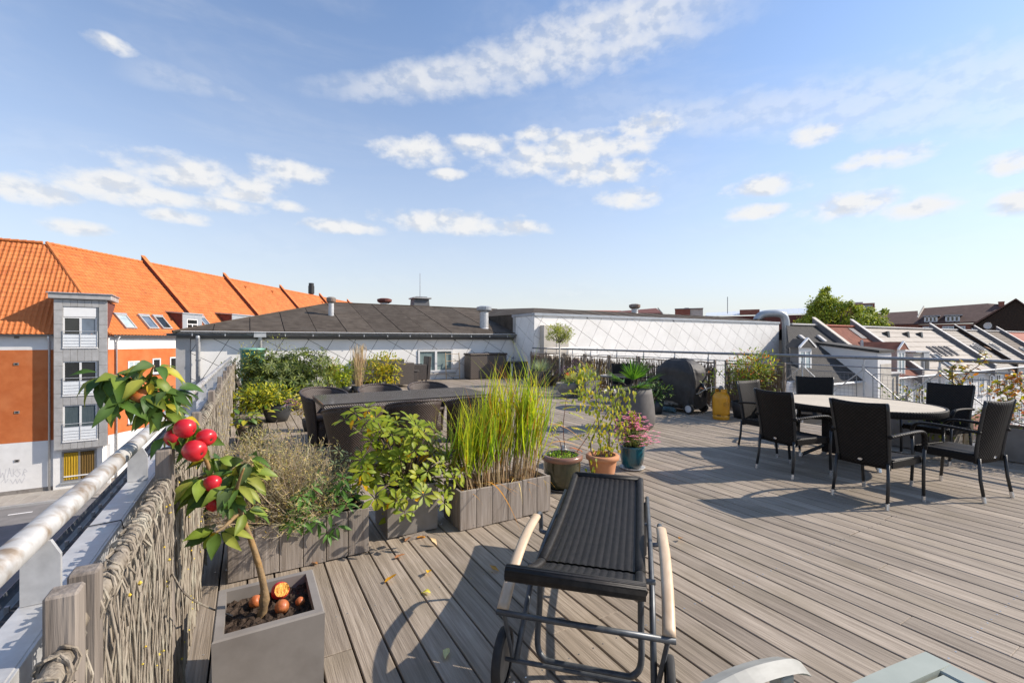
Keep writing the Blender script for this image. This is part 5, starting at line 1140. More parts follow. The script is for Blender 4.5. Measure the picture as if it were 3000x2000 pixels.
for i in range(6): MB().bbox(-1.62, -1.2, -.2 + i * .08 - .034, -.2 + i * .08 + .034, 0, .02, .003, Matrix.Translation((-1.2, 0, .42)) @ Matrix.Rotation(rad(28), 4, 'Y') @ Matrix.Translation((1.2, 0, 0))).build('back_slat', 'sage_paint', st)

# ---- stackable wicker armchairs
def wicker_chair(label, loc, rz, group):
    t = thing('wicker_armchair', label, 'chair', loc, rz, group)
    def seat(u, v):
        x = -.215 + .475 * u; y = (-.235 + .47 * v) * (1 + .03 * u); return (x, y, .435 - .012 * math.sin(math.pi * v) - (.05 * ((u - .86) / .14) ** 2 if u > .86 else 0))
    solid(MB().grid(seat, 14, 8, w=(.475, .47)).build('seat', 'wicker_black_w', t, smooth=True), .022)
    def back(u, v):
        z = .345 + .59 * u; x = -.222 - .115 * u ** 1.3 + .045 * (2 * v - 1) ** 2 * (.35 + .65 * u) ; y = (2 * v - 1) * (.212 + .028 * u); return (x - .03, y, z + .012 * (2 * v - 1) ** 2 * u)
    solid(MB().grid(back, 14, 12, w=(.59, .45)).build('backrest', 'wicker_black_w', t, smooth=True), .020)
    for s in (-1, 1):
        bx_ = [Vector(back(i / 8, (s + 1) / 2)) for i in range(9)]
        MB().tube(bx_, .0145, 8).build('back_post', 'black_metal', t, smooth=True)
        lb = MB().tube([(-.262, s * .215, .40), (-.275, s * .222, .2), (-.30, s * .228, .05)], .0145, 8).build('leg', 'black_metal', t, smooth=True); MB().tube([(-.299, s * .228, .055), (-.308, s * .23, .0)], .0165, 10).build('foot_cap', 'chrome', lb)
        MB().tube(spline([(-.285, s * .235, .645), (-.12, s * .265, .665), (.10, s * .275, .672), (.205, s * .27, .655), (.245, s * .265, .60), (.25, s * .262, .50)], 5), .024, 10, sq=.62).build('armrest', 'wicker_black', t, smooth=True)
        lf = MB().tube([(.25, s * .262, .52), (.245, s * .257, .3), (.262, s * .25, .05)], .0150, 8).build('leg', 'black_metal', t, smooth=True); MB().tube([(.262, s * .25, .055), (.265, s * .249, .0)], .0170, 10).build('foot_cap', 'chrome', lf)
        MB().bbox(-.24, .245, s * .235 - .006, s * .235 + .006, .36, .425, .003).build('seat_apron', 'wicker_black', t)
    MB().bbox(.235, .247, -.235, .235, .37, .425, .003).build('seat_apron', 'wicker_black', t)
    m = MB(); m.lathe([(.001, 0), (.020, 0), (.020, .003)], 16, ay=.55, capt=False); bq = back(.10, .5); m.v = [(bq[0] - .0225 - z, x, bq[2] + y) for x, y, z in m.v]; m.build('badge', 'chrome', t); return t
grp = 'armchairs around the round slatted table'
c0 = wicker_chair('black wicker armchair with its back to the deck, between the lounger and the slatted table', (5.235, 2.03, 0), rad(-5), grp)
dup(c0, 'black wicker armchair with turned back, between the palm pot and the slatted table', (5.46, 2.93, 0), rad(-10), grp)
dup(c0, 'black wicker armchair at the gas bottle end, lit on its inner face', (6.16, 3.62, 0), rad(-92), grp)
dup(c0, 'black wicker armchair in front of the railing, nearest the red tipped shrub', (7.42, 3.66, 0), rad(-152), grp)
dup(c0, 'black wicker armchair with its back to the railing, beside the board-edged grey planter', (7.62, 2.32, 0), rad(172), grp)
dup(c0, 'black wicker armchair standing sideways at the end near the red leaved planter', (6.19, 1.72, 0), rad(80), grp)
tb = thing('slatted_table', 'oval garden table with pale wood-look slats, black wicker rim and pedestal', 'table', (6.62, 2.83, 0)); AX_, AY_ = .77, .90; n = 16; w = 2 * (AX_ - .03) / n
for i in range(n):
    xa, xb = -(AX_ - .03) + w * i + .005, -(AX_ - .03) + w * (i + 1) - .005
    q = [((AX_ - .032) * math.cos(2 * math.pi * k / 64), (AY_ - .032) * math.sin(2 * math.pi * k / 64)) for k in range(64)]; q = clip(clip(q, 1, 0, xb), -1, 0, -xa)
    MB().prism([(x, y, .712) for x, y in q], (0, 0, .018)).build('slat', 'table_slat', tb)
m = MB(); prf = [(-.035, .722), (-.03, .733), (-.006, .735), (.0, .72), (-.004, .665), (-.012, .655), (-.035, .66)]; N2 = 72
m.grid(lambda u, v: ((AX_ + prf[int(round(v * 6))][0]) * math.cos(2 * math.pi * u), (AY_ + prf[int(round(v * 6))][0]) * math.sin(2 * math.pi * u), prf[int(round(v * 6))][1]), N2, 6, w=(5.3, .15)); m.build('rim', 'wicker_black_w', tb, smooth=True)
MB().lathe([(.66, .69), (.70, .705)], 32, ay=1.16, capt=True).build('under_plate', 'black_metal', tb)
MB().prism([(-.20, -.26, .08), (.20, -.26, .08), (.20, .26, .08), (-.20, .26, .08)], (0, 0, .60)).build('pedestal', 'wicker_black', tb)
for sx in (-1, 1):
    for sy in (-1, 1):
        l = MB().tube([(sx * .18, sy * .24, .16), (sx * .36, sy * .42, .03)], .022, 8).build('leg', 'black_metal', tb); MB().tube([(sx * .36, sy * .42, .05), (sx * .37, sy * .43, 0)], .024, 10).build('foot_cap', 'chrome', l)

# ---- glass topped dining table with tub chairs
dt = thing('dining_table', 'long brown wicker dining table with black glass top', 'table', (1.92, 6.41, 0))
MB().bbox(-1.14, 1.14, -.54, .54, .675, .732, .008).build('apron', 'wicker_brown', dt); MB().bbox(-1.145, 1.145, -.545, .545, .734, .745, .003).build('glass_top', 'slate_top', dt)
for sx in (-.72, .1, .80): MB().bbox(sx - .09, sx + .09, -.14, .14, 0, .675, .01).build('pedestal', 'wicker_brown', dt)
def tub(label, loc, rz, group):
    t = thing('tub_chair', label, 'chair', loc, rz, group); A0 = rad(128)
    def shell(u, v):
        a = -A0 + 2 * A0 * u; top = .60 + .20 * (0.5 + .5 * math.cos(a * .86)) ; z = .03 + (top - .03) * v; rb, rt = .225, .345; q = (z - .03) / .75
        r = rb + (rt - rb) * (q ** 1.7) ; return (-r * 1.0 * math.cos(a), r * math.sin(a), z)
    solid(MB().grid(shell, 40, 14, w=(1.30, .75)).build('shell', 'wicker_brown_w', t, smooth=True), .022, 0)
    MB().tube([shell(i / 40, 1) for i in range(41)], .017, 8).build('rim', 'wicker_brown', t, smooth=True)
    MB().lathe([(.24, .36), (.262, .39), (.265, .415), (.2, .425), (.01, .43)], 26).build('seat', 'wicker_brown', t, smooth=True)
    m = MB().grid(lambda u, v: (.225 * math.cos(-.9 + 1.8 * u), .225 * math.sin(-.9 + 1.8 * u), .03 + .36 * v), 10, 3); solid(m.build('front_skirt', 'wicker_brown', t, smooth=True), .015)
    for sx, sy in ((.16, .14), (.16, -.14), (-.14, .16), (-.14, -.16)): MB().tube([(sx, sy, .04), (sx, sy, 0)], .02, 8).build('foot', 'plastic_dark', t)
    return t
g2 = 'tub chairs around the glass dining table'
tc = tub('brown wicker tub chair behind the dry bush, its back to the wooden planter', (1.04, 5.42, 0), rad(90), g2)
for lb_, lc, a in (('brown wicker tub chair behind the rhododendron at the middle of the glass table', (1.78, 5.52, 0), 88), ('brown wicker tub chair half hidden behind the tall grass', (2.55, 5.50, 0), 92),
                   ('brown wicker tub chair beside the pink sedum, lit inside', (.98, 7.18, 0), -72), ('brown wicker tub chair across the glass table, in front of the dry grass plume', (1.80, 7.24, 0), -90), ('brown wicker tub chair across the glass table, in front of the yellow laurel', (2.60, 7.26, 0), -93)):
    dup(tc, lb_, lc, rad(a), g2)
# ---- lounge group at the white wall
def wicker_sofa(name, label, cat, loc, rz, w, hb, ha, d=.72, mat='wicker_grey'):
    t = thing(name, label, cat, loc, rz)
    MB().bbox(-d / 2, d / 2, -w / 2 + .1, w / 2 - .1, .09, .33, .012).build('base', mat, t); MB().bbox(-d / 2 + .1, d / 2 - .02, -w / 2 + .11, w / 2 - .11, .335, .43, .03).build('cushion', 'plastic_grey', t)
    MB().bbox(-.055, .055, -w / 2, w / 2, .09, hb, .012, Matrix.Translation((-d / 2, 0, 0)) @ Matrix.Rotation(rad(-5), 4, 'Y')).build('backrest', mat, t)
    for s in (-1, 1): MB().bbox(-d / 2 + .06, d / 2, s * (w / 2 - .05) - .05, s * (w / 2 - .05) + .05, .09, ha, .012).build('arm', mat, t)
    for sx in (-1, 1):
        for sy in (-1, 1): MB().box(sx * (d / 2 - .06) - .025, sx * (d / 2 - .06) + .025, sy * (w / 2 - .06) - .025, sy * (w / 2 - .06) + .025, 0, .09).build('foot', 'plastic_dark', t)
    return t
wicker_sofa('wicker_sofa', 'long low grey wicker sofa against the white wall', 'sofa', (4.20, 16.72, 0), rad(-90), 1.9, .83, .62)
wicker_sofa('wicker_lounge_chair', 'grey wicker lounge chair with its back to the terrace, beside the yellow laurel', 'chair', (4.30, 15.1, 0), rad(100), .78, .80, .62)
wicker_sofa('wicker_lounge_chair', 'tall backed dark wicker chair below the wall window', 'chair', (5.42, 16.35, 0), rad(178), .62, .95, .66, .62)
sb = thing('side_table', 'small grey wicker side table holding a flower pot by the wall', 'table', (4.95, 15.95, 0)); MB().bbox(-.3, .3, -.3, .3, .44, .48, .01).build('top', 'wicker_grey', sb); MB().bbox(-.27, .27, -.27, .27, .0, .44, .01).build('skirt', 'wicker_grey', sb)
bxs = thing('storage_box', 'large wicker storage chest with flat lid by the white wall', 'storage chest', (8.38, 16.62, 0))
MB().bbox(-.82, .82, -.30, .30, .02, .95, .015).build('body', 'wicker_box', bxs); MB().bbox(-.85, .85, -.33, .33, .953, 1.03, .02).build('lid', 'wicker_brown', bxs); MB().tube([(-.12, -.1, 1.03), (-.06, -.1, 1.07), (.06, -.1, 1.07), (.12, -.1, 1.03)], .012, 6).build('handle', 'plastic_dark', bxs)
br = thing('bamboo_rack', 'light bamboo towel ladder standing by the wall window', 'rack', (7.05, 16.85, 0))
for x in (-.29, .29): MB().tube([(x, 0, 0), (x, .1, 1.05)], .018, 6).build('pole', 'bamboo', br)
for z in (.12, .42, .72, 1.0): MB().tube([(-.29, .1 * z, z), (.29, .1 * z, z)], .012, 6).build('rung', 'bamboo', br)
cr = thing('plastic_crate', 'black plastic crate in the shaded corner by the storage chest', 'crate', (9.62, 16.35, 0))
MB().bbox(-.40, .40, -.32, .32, .0, .60, .02).build('body', 'plastic_dark', cr); MB().bbox(-.43, .43, -.35, .35, .60, .67, .015).build('rim', 'plastic_dark', cr); MB().box(-.37, -.33, -.345, -.325, .1, .6).build('latch', 'bag_white', cr)
rb = thing('rain_barrel', 'green plastic rain barrel with pale lid under the downpipe', 'barrel', (.11, 16.35, 0))
MB().lathe([(.27, .0), (.30, .1), (.33, .5), (.335, 1.2), (.345, 1.23)], 26).build('body', 'barrel_green', rb, smooth=True); MB().lathe([(.36, 1.22), (.365, 1.27), (.33, 1.295), (.01, 1.30)], 26).build('lid', 'barrel_lid', rb, smooth=True)
so_ = thing('plastic_stool', 'grey plastic step stool beside the wattle fence', 'stool', (*G(706, 1225).xy, 0), rad(6))
MB().bbox(-.17, .17, -.13, .13, .38, .415, .015).build('top', 'plastic_grey', so_)
for sx in (-1, 1): MB().prism([(sx * .15, -.11, .38), (sx * .15, .11, .38), (sx * .19, .15, 0), (sx * .19, .08, 0), (sx * .17, .05, .2), (sx * .17, -.05, .2), (sx * .19, -.08, 0), (sx * .19, -.15, 0)], (-sx * .02, 0, 0)).build('leg_panel', 'plastic_grey', so_)
# ---- second round table near the barbecue
rt_ = thing('round_table', 'round dark garden table behind the palm', 'table', (7.35, 7.75, 0)); MB().lathe([(.44, .69), (.465, .70), (.465, .725), (.44, .735), (.01, .735)], 32).build('top', 'slate_top', rt_)
MB().tube([(0, 0, .02), (0, 0, .69)], .045, 10).build('column', 'black_metal', rt_); MB().lathe([(.26, 0), (.25, .03), (.05, .06)], 20).build('foot', 'black_metal', rt_)
dup(c0, 'black wicker armchair behind the round dark table, against the brushwood screen', (7.95, 8.35, 0), rad(-135), 'chairs at the round dark table'); dup(c0, 'black wicker armchair beside the palm pot at the round dark table', (7.85, 7.25, 0), rad(170), 'chairs at the round dark table')

# ---- covered barbecue, bags, gas bottle
bq = thing('covered_barbecue', 'gas barbecue under a wrinkled black cover, standing on legs and two wheels', 'barbecue', (8.12, 6.72, 0), rad(6))
rn = random.Random(3)
lv = [(.20, 1.0, 1.0), (.34, 1.03, 1.0), (.55, 1.02, .99), (.72, 1.0, .97), (.86, .99, .96), (.93, .93, .9), (1.03, .72, .72), (1.10, .48, .52), (1.135, .16, .25)]
def cov(u, v):
    i = min(int(v * (len(lv) - 1)), len(lv) - 2); f = v * (len(lv) - 1) - i; z, sx, sy = [lv[i][k] * (1 - f) + lv[i + 1][k] * f for k in range(3)]
    a = 2 * math.pi * u; ca, sa = math.cos(a), math.sin(a); e = .34; x = .28 * sx * math.copysign(abs(ca) ** e, ca); y = .50 * sy * math.copysign(abs(sa) ** e, sa)
    wr = .018 * math.sin(a * 9 + z * 4 + 2 * math.sin(z * 7)) * (1 - .5 * v) + .012 * math.sin(a * 17 + 5 * z + math.sin(a * 5)) + .016 * math.sin(z * 19 + a * 3) * (.5 + .5 * math.sin(a * 2))
    hem = .05 * math.sin(a * 2 + .6) * (1 - v) ** 3 - (.06 if (ca < 0 and sa < 0) else 0) * (1 - v) ** 2
    return (x * (1 + wr), y * (1 + wr), z + hem + .010 * math.sin(a * 5 + 9 * v))
MB().grid(cov, 96, 36).build('cover', 'bbq_cover', bq, smooth=True)
for sx, sy in ((-.20, .42), (.22, .42)): MB().bbox(sx - .03, sx + .03, sy - .035, sy + .035, 0, .34, .004).build('leg', 'black_metal', bq)
for sx, mt in ((-.24, 'wheel_disc'), (.24, 'rubber')):
    MB().bbox(sx - .03, sx + .03, -.42, -.36, .1, .36, .004).build('leg', 'black_metal', bq)
    m = MB(); m.lathe([(.075, -.03), (.105, -.03), (.11, 0), (.105, .03), (.075, .03)], 24, capb=False); m.v = [(z, y, x) for x, y, z in m.v]; wl = m.build('wheel', 'rubber', bq, smooth=True, loc=(sx - .06 if sx < 0 else sx, -.39, .11))
    m = MB(); m.lathe([(.01, -.026), (.076, -.02), (.076, .02), (.01, .026)], 20); m.v = [(z, y, x) for x, y, z in m.v]; m.build('wheel_disc', 'bag_white' if sx < 0 else 'rubber', wl)
MB().bbox(-.24, .26, -.40, .44, .085, .11, .004).build('bottom_shelf', 'black_metal', bq); MB().tube([(.0, -.50, .62), (-.05, -.60, .50), (.05, -.56, .36)], [.03, .045, .03], 8).build('handle_stub', 'black_metal', bq)
def bag(label, c, s, mat, seed, name='plastic_bag', cat='bag'):
    q = random.Random(seed); ph = [q.uniform(0, 6) for _ in range(6)]
    def f(u, v):
        a = 2 * math.pi * u; b = math.pi * (v - .5); r = 1 + .16 * math.sin(3 * a + ph[0]) * math.cos(b) + .12 * math.sin(5 * a + 4 * b + ph[1]) + .09 * math.sin(9 * b + 2 * a + ph[2]) + .07 * math.sin(11 * a + ph[3])
        return (s[0] * r * math.cos(a) * math.cos(b), s[1] * r * math.sin(a) * math.cos(b), max(0.003, s[2] + s[2] * r * math.sin(b)))
    t = MB().grid(f, 26, 16).build(name, mat, smooth=False); t.location = c; return tag(t, label, cat)
bag('crumpled white plastic bag under the barbecue', (8.03, 6.92, .11), (.12, .19, .10), 'bag_white', 1); bag('small green plastic bag under the barbecue', (8.0, 7.14, .0), (.07, .08, .07), 'bag_green', 2)
bag('black rubbish bag lying under the barbecue', (7.86, 6.92, 0), (.10, .14, .055), 'plastic_dark', 3); bag('blue white plastic bag lying in front of the barbecue wheel', (7.74, 6.70, 0), (.08, .17, .055), 'bag_blue', 4)
gb = thing('gas_bottle', 'orange yellow gas bottle with printed name plate and grey regulator', 'gas bottle', (7.92, 5.60, 0), 0)
MB().lathe([(.145, .0), (.15, .005), (.15, .075), (.14, .085), (.152, .10), (.155, .14), (.155, .40), (.15, .44), (.125, .49), (.08, .52), (.035, .53)], 30).build('body', 'gas_yellow', gb, smooth=True)
m = MB()
for a0 in (.6, 3.7):
    m.grid(lambda u, v: (.105 * math.cos(a0 + 1.9 * u), .105 * math.sin(a0 + 1.9 * u), .47 + .115 * v), 10, 2)
solid(m.build('collar', 'gas_yellow', gb, smooth=True), .006)
for a in (0.3, 1.9, 3.5, 5.0): MB().box(-.035, .035, -.004, .004, -.009, .009, M=Matrix.Translation((.1495 * math.cos(a), .1495 * math.sin(a), .088)) @ Matrix.Rotation(a + math.pi / 2, 4, 'Z')).build('vent_slot', 'print_dark', gb)
MB().lathe([(.03, .52), (.03, .56), (.045, .565), (.05, .60), (.03, .63), (.012, .645)], 14).build('regulator', 'plastic_grey', gb, smooth=True)
MB().tube(spline([(-.01, .03, .60), (-.05, .12, .61), (-.1, .26, .56), (-.1, .42, .46), (.05, .60, .42)], 6), .010, 7).build('hose', 'hose', gb, smooth=True)
# printed plate: an octagonal outline with the maker's name inside
a0 = math.atan2(-5.60, -7.92) + .72
def onb(u, z, e=.0012): a = a0 + u / .155; return Vector(((.155 + e) * math.cos(a), (.155 + e) * math.sin(a), z))
oc = [(-.075, .30), (-.062, .33), (-.0, .34), (.062, .33), (.075, .30), (.062, .27), (0, .26), (-.062, .27), (-.075, .30)]; m = MB()
for (u0, z0), (u1, z1) in zip(oc, oc[1:]):
    for q in range(4):
        p, s_ = q / 4, (q + 1) / 4; A_, B_ = (u0 + (u1 - u0) * p, z0 + (z1 - z0) * p), (u0 + (u1 - u0) * s_, z0 + (z1 - z0) * s_); m.poly([onb(A_[0], A_[1] - .003), onb(B_[0], B_[1] - .003), onb(B_[0], B_[1] + .003), onb(A_[0], A_[1] + .003)])
m.build('printed_frame', 'print_dark', gb)
tx = bpy.data.curves.new('printed_name', 'FONT'); tx.body = 'KOSAN'; tx.size = .036; tx.align_x = 'CENTER'; tx.align_y = 'CENTER'
to = bpy.data.objects.new('tmp_txt', tx); COL.objects.link(to); bpy.context.view_layer.update(); me = bpy.data.meshes.new_from_object(to.evaluated_get(bpy.context.evaluated_depsgraph_get())); bpy.data.objects.remove(to)
for v in me.vertices: v.co = onb(v.co.x, .30 + v.co.y, .002)
me.materials.clear(); me.materials.append(MAT['print_dark']); place('printed_name', me, gb)
# ================================================================ PLANTS
pr = random.Random(21)
class Leaf:
    """leaf lying along +Y, face up +Z"""
    def __init__(s, L, W, curl=.25, fold=.15, n=4, col=(.06, .12, .02), mid=None, sh=.85, tipc=None, wavy=0.0, tw=0.0):
        v, f, c = [], [], []; mid = mid or tuple(q * 1.35 for q in col)
        for i in range(n + 1):
            t = i / n; w = W / 2 * (math.sin(math.pi * min(max(t, .03), .985) ** sh)); z = -curl * L * t * t; y = L * t * (1 - .12 * curl * t); wv = wavy * math.sin(t * 9)
            cc = col if tipc is None else tuple(col[k] * (1 - t ** 2) + tipc[k] * t ** 2 for k in range(3))
            rot = tw * t; ca, sa = math.cos(rot), math.sin(rot)
            for sx, dz, k in ((-1, fold * w + wv * w, cc), (0, 0, mid), (1, fold * w - wv * w, cc)):
                x_, z_ = sx * w, dz; v.append((x_ * ca - z_ * sa, y, z + x_ * sa + z_ * ca)); c.append(k)
        for i in range(n):
            a = i * 3; f += [(a, a + 1, a + 4, a + 3), (a + 1, a + 2, a + 5, a + 4)]
        s.v = np.array(v); s.f = f; s.c = c; s.me = None; s.L = L
    def mesh(s, mat):
        if s.me is None:
            m = MB(); m.v = [tuple(q) for q in s.v]; m.f = s.f; m.c = s.c; s.me = m.mesh('leaf', mat, True)
        return s.me
def orient(pos, d, up, sc_=1.0):
    d = Vector(d).normalized(); up = Vector(up); x = d.cross(up)
    if x.length < 1e-4: x = d.orthogonal()
    x.normalize(); z = x.cross(d); M = Matrix.Identity(4)
    for i in range(3): M[i][0] = x[i] * sc_; M[i][1] = d[i] * sc_; M[i][2] = z[i] * sc_; M[i][3] = pos[i]
    return M
def foliage(parent, items, mat='leaf', nobj=0, name='leaf', rest='foliage'):
    """items: (Leaf, matrix in the parent's frame); the first nobj become pieces, the others one part"""
    for lf, M in items[:nobj]: place(name, lf.mesh(mat), parent, M=M)
    m = MB()
    for lf, M in items[nobj:]:
        A = np.array(M); o = len(m.v); m.v += [tuple(q) for q in (lf.v @ A[:3, :3].T + A[:3, 3])]; m.f += [tuple(i + o for i in f) for f in lf.f]; m.c += lf.c
    if m.v: m.build(rest, mat, parent, smooth=True, kind='stuff')
def rdir(r, zlo=-.3, zhi=1.0):
    a = r.uniform(0, 2 * math.pi); z = r.uniform(zlo, zhi); q = math.sqrt(max(0, 1 - min(z * z, .98))); return Vector((q * math.cos(a), q * math.sin(a), z))
def jit(c, k, r): f = 1 + r.uniform(-k, k); return tuple(max(0, q * f * (1 + r.uniform(-k, k) * .35)) for q in c)
def leafset(n, L, W, cols, r, curl=(.1, .4), fold=(.08, .25), nn=4, **k):
    return [Leaf(L * r.uniform(.82, 1.15), W * r.uniform(.85, 1.15), r.uniform(*curl), r.uniform(*fold), nn, jit(r.choice(cols), .14, r), **k) for _ in range(n)]

# ---- apple tree
at = thing('apple_tree', 'young apple tree leaning over the railing with red apples', 'tree', (.055, 2.19, .33)); A0 = Vector(at.location)
YA = 2.17
def ap_(px, py, y=YA): return PY(px, py, y) - A0
tp = [Vector((-.01, .0, -.01)), ap_(775, 1740), ap_(757, 1650), ap_(735, 1580), ap_(712, 1520), ap_(695, 1468), ap_(670, 1440, 2.2)]
MB().tube(spline(tp, 5), [.021, .020, .018, .0165, .021, .017] + [.0135 - .0003 * i for i in range(25)], 12).build('trunk', 'bark_apple', at, smooth=True)
br = [[(690, 1465), (660, 1430, 2.2), (620, 1385, 2.2), (598, 1335, 2.18), (570, 1295, 2.2), (540, 1262, 2.2), (512, 1240, 2.2), (470, 1205, 2.2), (455, 1150, 2.22), (440, 1105, 2.22), (452, 1070, 2.2)],
      [(686, 1460), (700, 1410, 2.1), (715, 1370, 2.08)], [(700, 1500), (660, 1540, 2.1), (630, 1560, 2.08)], [(470, 1205, 2.2), (420, 1160, 2.25), (360, 1110, 2.25), (320, 1095, 2.25)], [(620, 1385, 2.2), (585, 1400, 2.22), (560, 1410, 2.25)], [(540, 1262, 2.2), (500, 1275, 2.24)]]
for b in br:
    p = spline([ap_(*q) for q in b], 4); MB().tube(p, [.0095 * (1 - .72 * i / len(p)) for i in range(len(p))], 8).build('branch', 'bark_apple', at, smooth=True)
acol = [(.07, .125, .022), (.05, .095, .022), (.10, .155, .028), (.15, .20, .03), (.07, .105, .035), (.22, .24, .045)]
AL = leafset(16, .088, .036, acol, pr, (.2, .8), (.2, .55), 6, wavy=.16) + leafset(3, .065, .030, [(.30, .26, .03), (.42, .30, .02)], pr, (.3, .8), (.2, .4), 5)
cl_ = [((455, 1080), 9, .055), ((420, 1150), 10, .06), ((360, 1110), 8, .05), ((310, 1100), 9, .05), ((470, 1190), 12, .06), ((500, 1150), 8, .05), ((530, 1230), 7, .04), ((505, 1275), 6, .04), ((560, 1275), 5, .035), ((620, 1345), 7, .045), ((590, 1400), 7, .045),
       ((705, 1385), 15, .06), ((690, 1420), 12, .06), ((730, 1350), 6, .04), ((600, 1430), 6, .045), ((655, 1455), 8, .05), ((640, 1555), 7, .04), ((720, 1500), 4, .035), ((350, 1180), 6, .045), ((440, 1110), 6, .04)]
its = []
for (px, py), n, rd_ in cl_:
    c = ap_(px, py, YA + pr.uniform(-.03, .05))
    for i in range(int(n * 1.9)):
        d = rdir(pr, -.75, .55); d.x *= 1.2; d = d.normalized(); p = c + d * rd_ * pr.uniform(.2, .8); dd = (d + Vector((0, 0, -.35))).normalized()
        its.append((pr.choice(AL if pr.random() < .35 else AL[:16]), orient(p, dd, Vector((pr.uniform(-.5, .5), -.45 + pr.uniform(-.5, .3), .8)), pr.uniform(.75, 1.25))))
foliage(at, its, 'leaf', 300)
def apple_mesh(r, mat, seed):
    q = random.Random(seed); ph = q.uniform(0, 6)
    prof = [(.001, -.95), (.16, -1.0), (.42, -.96), (.72, -.74), (.93, -.32), (1.0, .12), (.96, .48), (.80, .82), (.50, 1.02), (.24, 1.05), (.10, .98), (.001, .92)]
    m = MB(); m.lathe([(a * r, b * r * .92) for a, b in prof], 22, capb=False); m.v = [(x * (1 + .03 * math.sin(3 * math.atan2(y, x) + ph)), y * (1 + .03 * math.sin(2 * math.atan2(y, x) + ph)), z) for x, y, z in m.v]; return m.mesh('apple', mat, True)
for i, (px, py, rr_, mt, y) in enumerate(((540, 1254, .036, 'apple_red', 2.10), (603, 1280, .033, 'apple_red', 2.10), (568, 1319, .039, 'apple_red', 2.06), (368, 1147, .035, 'apple_red', 2.2), (412, 1165, .036, 'apple_dull', 2.18), (512, 1281, .036, 'apple_red', 2.2), (621, 1415, .032, 'apple_red', 2.16), (627, 1470, .034, 'apple_red', 2.18))):
    p = ap_(px, py, y); a = place('apple', apple_mesh(rr_, mt, i), at, M=Matrix.Translation(p) @ Matrix.Rotation(pr.uniform(1.9, 2.5), 4, 'X') @ Matrix.Rotation(pr.uniform(.3, 1.3), 4, 'Y'))
    MB().lathe([(.0005, rr_ * .84), (.004, rr_ * .90), (.005, rr_ * .945), (.001, rr_ * .95)], 6).build('calyx', 'apple_calyx', a)
for i, (px, py, r_, lbl, mt) in enumerate(((820, 1730, .038, 'bitten red windfall apple showing yellow flesh on the planter soil', 'apple_red'), (748, 1757, .026, 'shrivelled brown orange windfall apple behind the trunk foot', 'apple_rot'), (826, 1774, .028, 'wrinkled orange windfall apple right of the trunk foot', 'apple_rot'), (880, 1754, .019, 'tiny dried windfall apple near the planter rim', 'apple_rot'), (816, 1806, .008, 'crumb of dried apple peel on the soil', 'apple_rot'))):
    p = G(px, py, .375); o = place('windfall_apple', apple_mesh(r_, mt, 40 + i)); o.location = (p.x, p.y, .352 + r_ * .62); o.rotation_euler = (pr.uniform(.3, 1.3), pr.uniform(-.5, .5), pr.uniform(0, 6)); tag(o, lbl, 'apple')
    if i == 0:
        o.rotation_euler = (rad(60), 0, rad(10)); m = MB(); rq = random.Random(4); hs = [[rq.uniform(.0, .006) for _ in range(9)] for _ in range(9)]
        m.grid(lambda u, v: (r_ * .78 * (2 * u - 1) * (1 - .25 * (2 * v - 1) ** 2), r_ * .74 * (2 * v - 1) * (1 - .25 * (2 * u - 1) ** 2), r_ * 1.02 - .35 * r_ * (1 - (2 * u - 1) ** 2) * (1 - (2 * v - 1) ** 2) * .3 + hs[int(round(u * 8))][int(round(v * 8))]), 8, 8); m.build('bitten_flesh', 'apple_flesh', o)

# ---- rhododendron in the grey planter
def whorl(c, n, L, items, lset, up=.35, droop=0.0, r=pr, face=None):
    a0 = r.uniform(0, 6.28); ax_ = Vector(face or (0, 0, 1)).normalized(); x = ax_.orthogonal().normalized(); y = ax_.cross(x)
    for i in range(n):
        a = a0 + i * 2 * math.pi / n + r.uniform(-.25, .25); e = up + r.uniform(-.35, .35) - droop; d = (x * math.cos(a) + y * math.sin(a)) * math.cos(e) + ax_ * math.sin(e)
        items.append((r.choice(lset), orient(c + d * .012, d, ax_, r.uniform(.75, 1.2) * L)))
rh = thing('rhododendron', 'yellow green rhododendron spreading over its square grey planter', 'shrub', (1.11, 3.64, .32)); R0 = Vector(rh.location)
rcol = [(.15, .225, .010), (.22, .275, .012), (.10, .165, .010), (.31, .30, .012), (.06, .11, .010), (.12, .19, .01)]
RL = [Leaf(1.0 * pr.uniform(.85, 1.1), .38 * pr.uniform(.85, 1.15), pr.uniform(.05, .35), pr.uniform(.10, .35), 6, jit(pr.choice(rcol), .12, pr), mid=(.26, .30, .03), sh=1.45) for _ in range(12)]
RLy = [Leaf(1.0, .36, pr.uniform(.3, .7), pr.uniform(.2, .4), 5, jit((.60, .36, .015), .15, pr), sh=1.4) for _ in range(3)]
wh_ = [(1040, 1210), (1075, 1195), (1100, 1225), (1060, 1260), (1130, 1255), (1160, 1235), (1090, 1290), (1150, 1300), (1190, 1270), (1220, 1250), (1060, 1345), (1110, 1350), (1170, 1340), (1215, 1320), (1260, 1290), (1300, 1300), (1250, 1345),
       (1080, 1400), (1130, 1420), (1180, 1400), (1225, 1395), (1275, 1370), (1320, 1350), (1350, 1330), (1380, 1355), (1100, 1455), (1160, 1465), (1210, 1430), (1150, 1510), (1185, 1500), (1300, 1470), (1305, 1440), (1240, 1450), (1330, 1400), (1200, 1360), (1140, 1380), (1055, 1410), (1370, 1300), (1010, 1230), (1240, 1300), (1290, 1330), (1270, 1260), (1110, 1260), (1080, 1230), (1185, 1305), (1120, 1320), (1230, 1370), (1160, 1280), (1200, 1225), (1150, 1350), (1260, 1320), (1310, 1325), (1095, 1380), (1185, 1440), (1130, 1470), (1250, 1410), (1300, 1385), (1350, 1380), (1210, 1280), (1240, 1270), (1140, 1215)]
its = []; stems = []
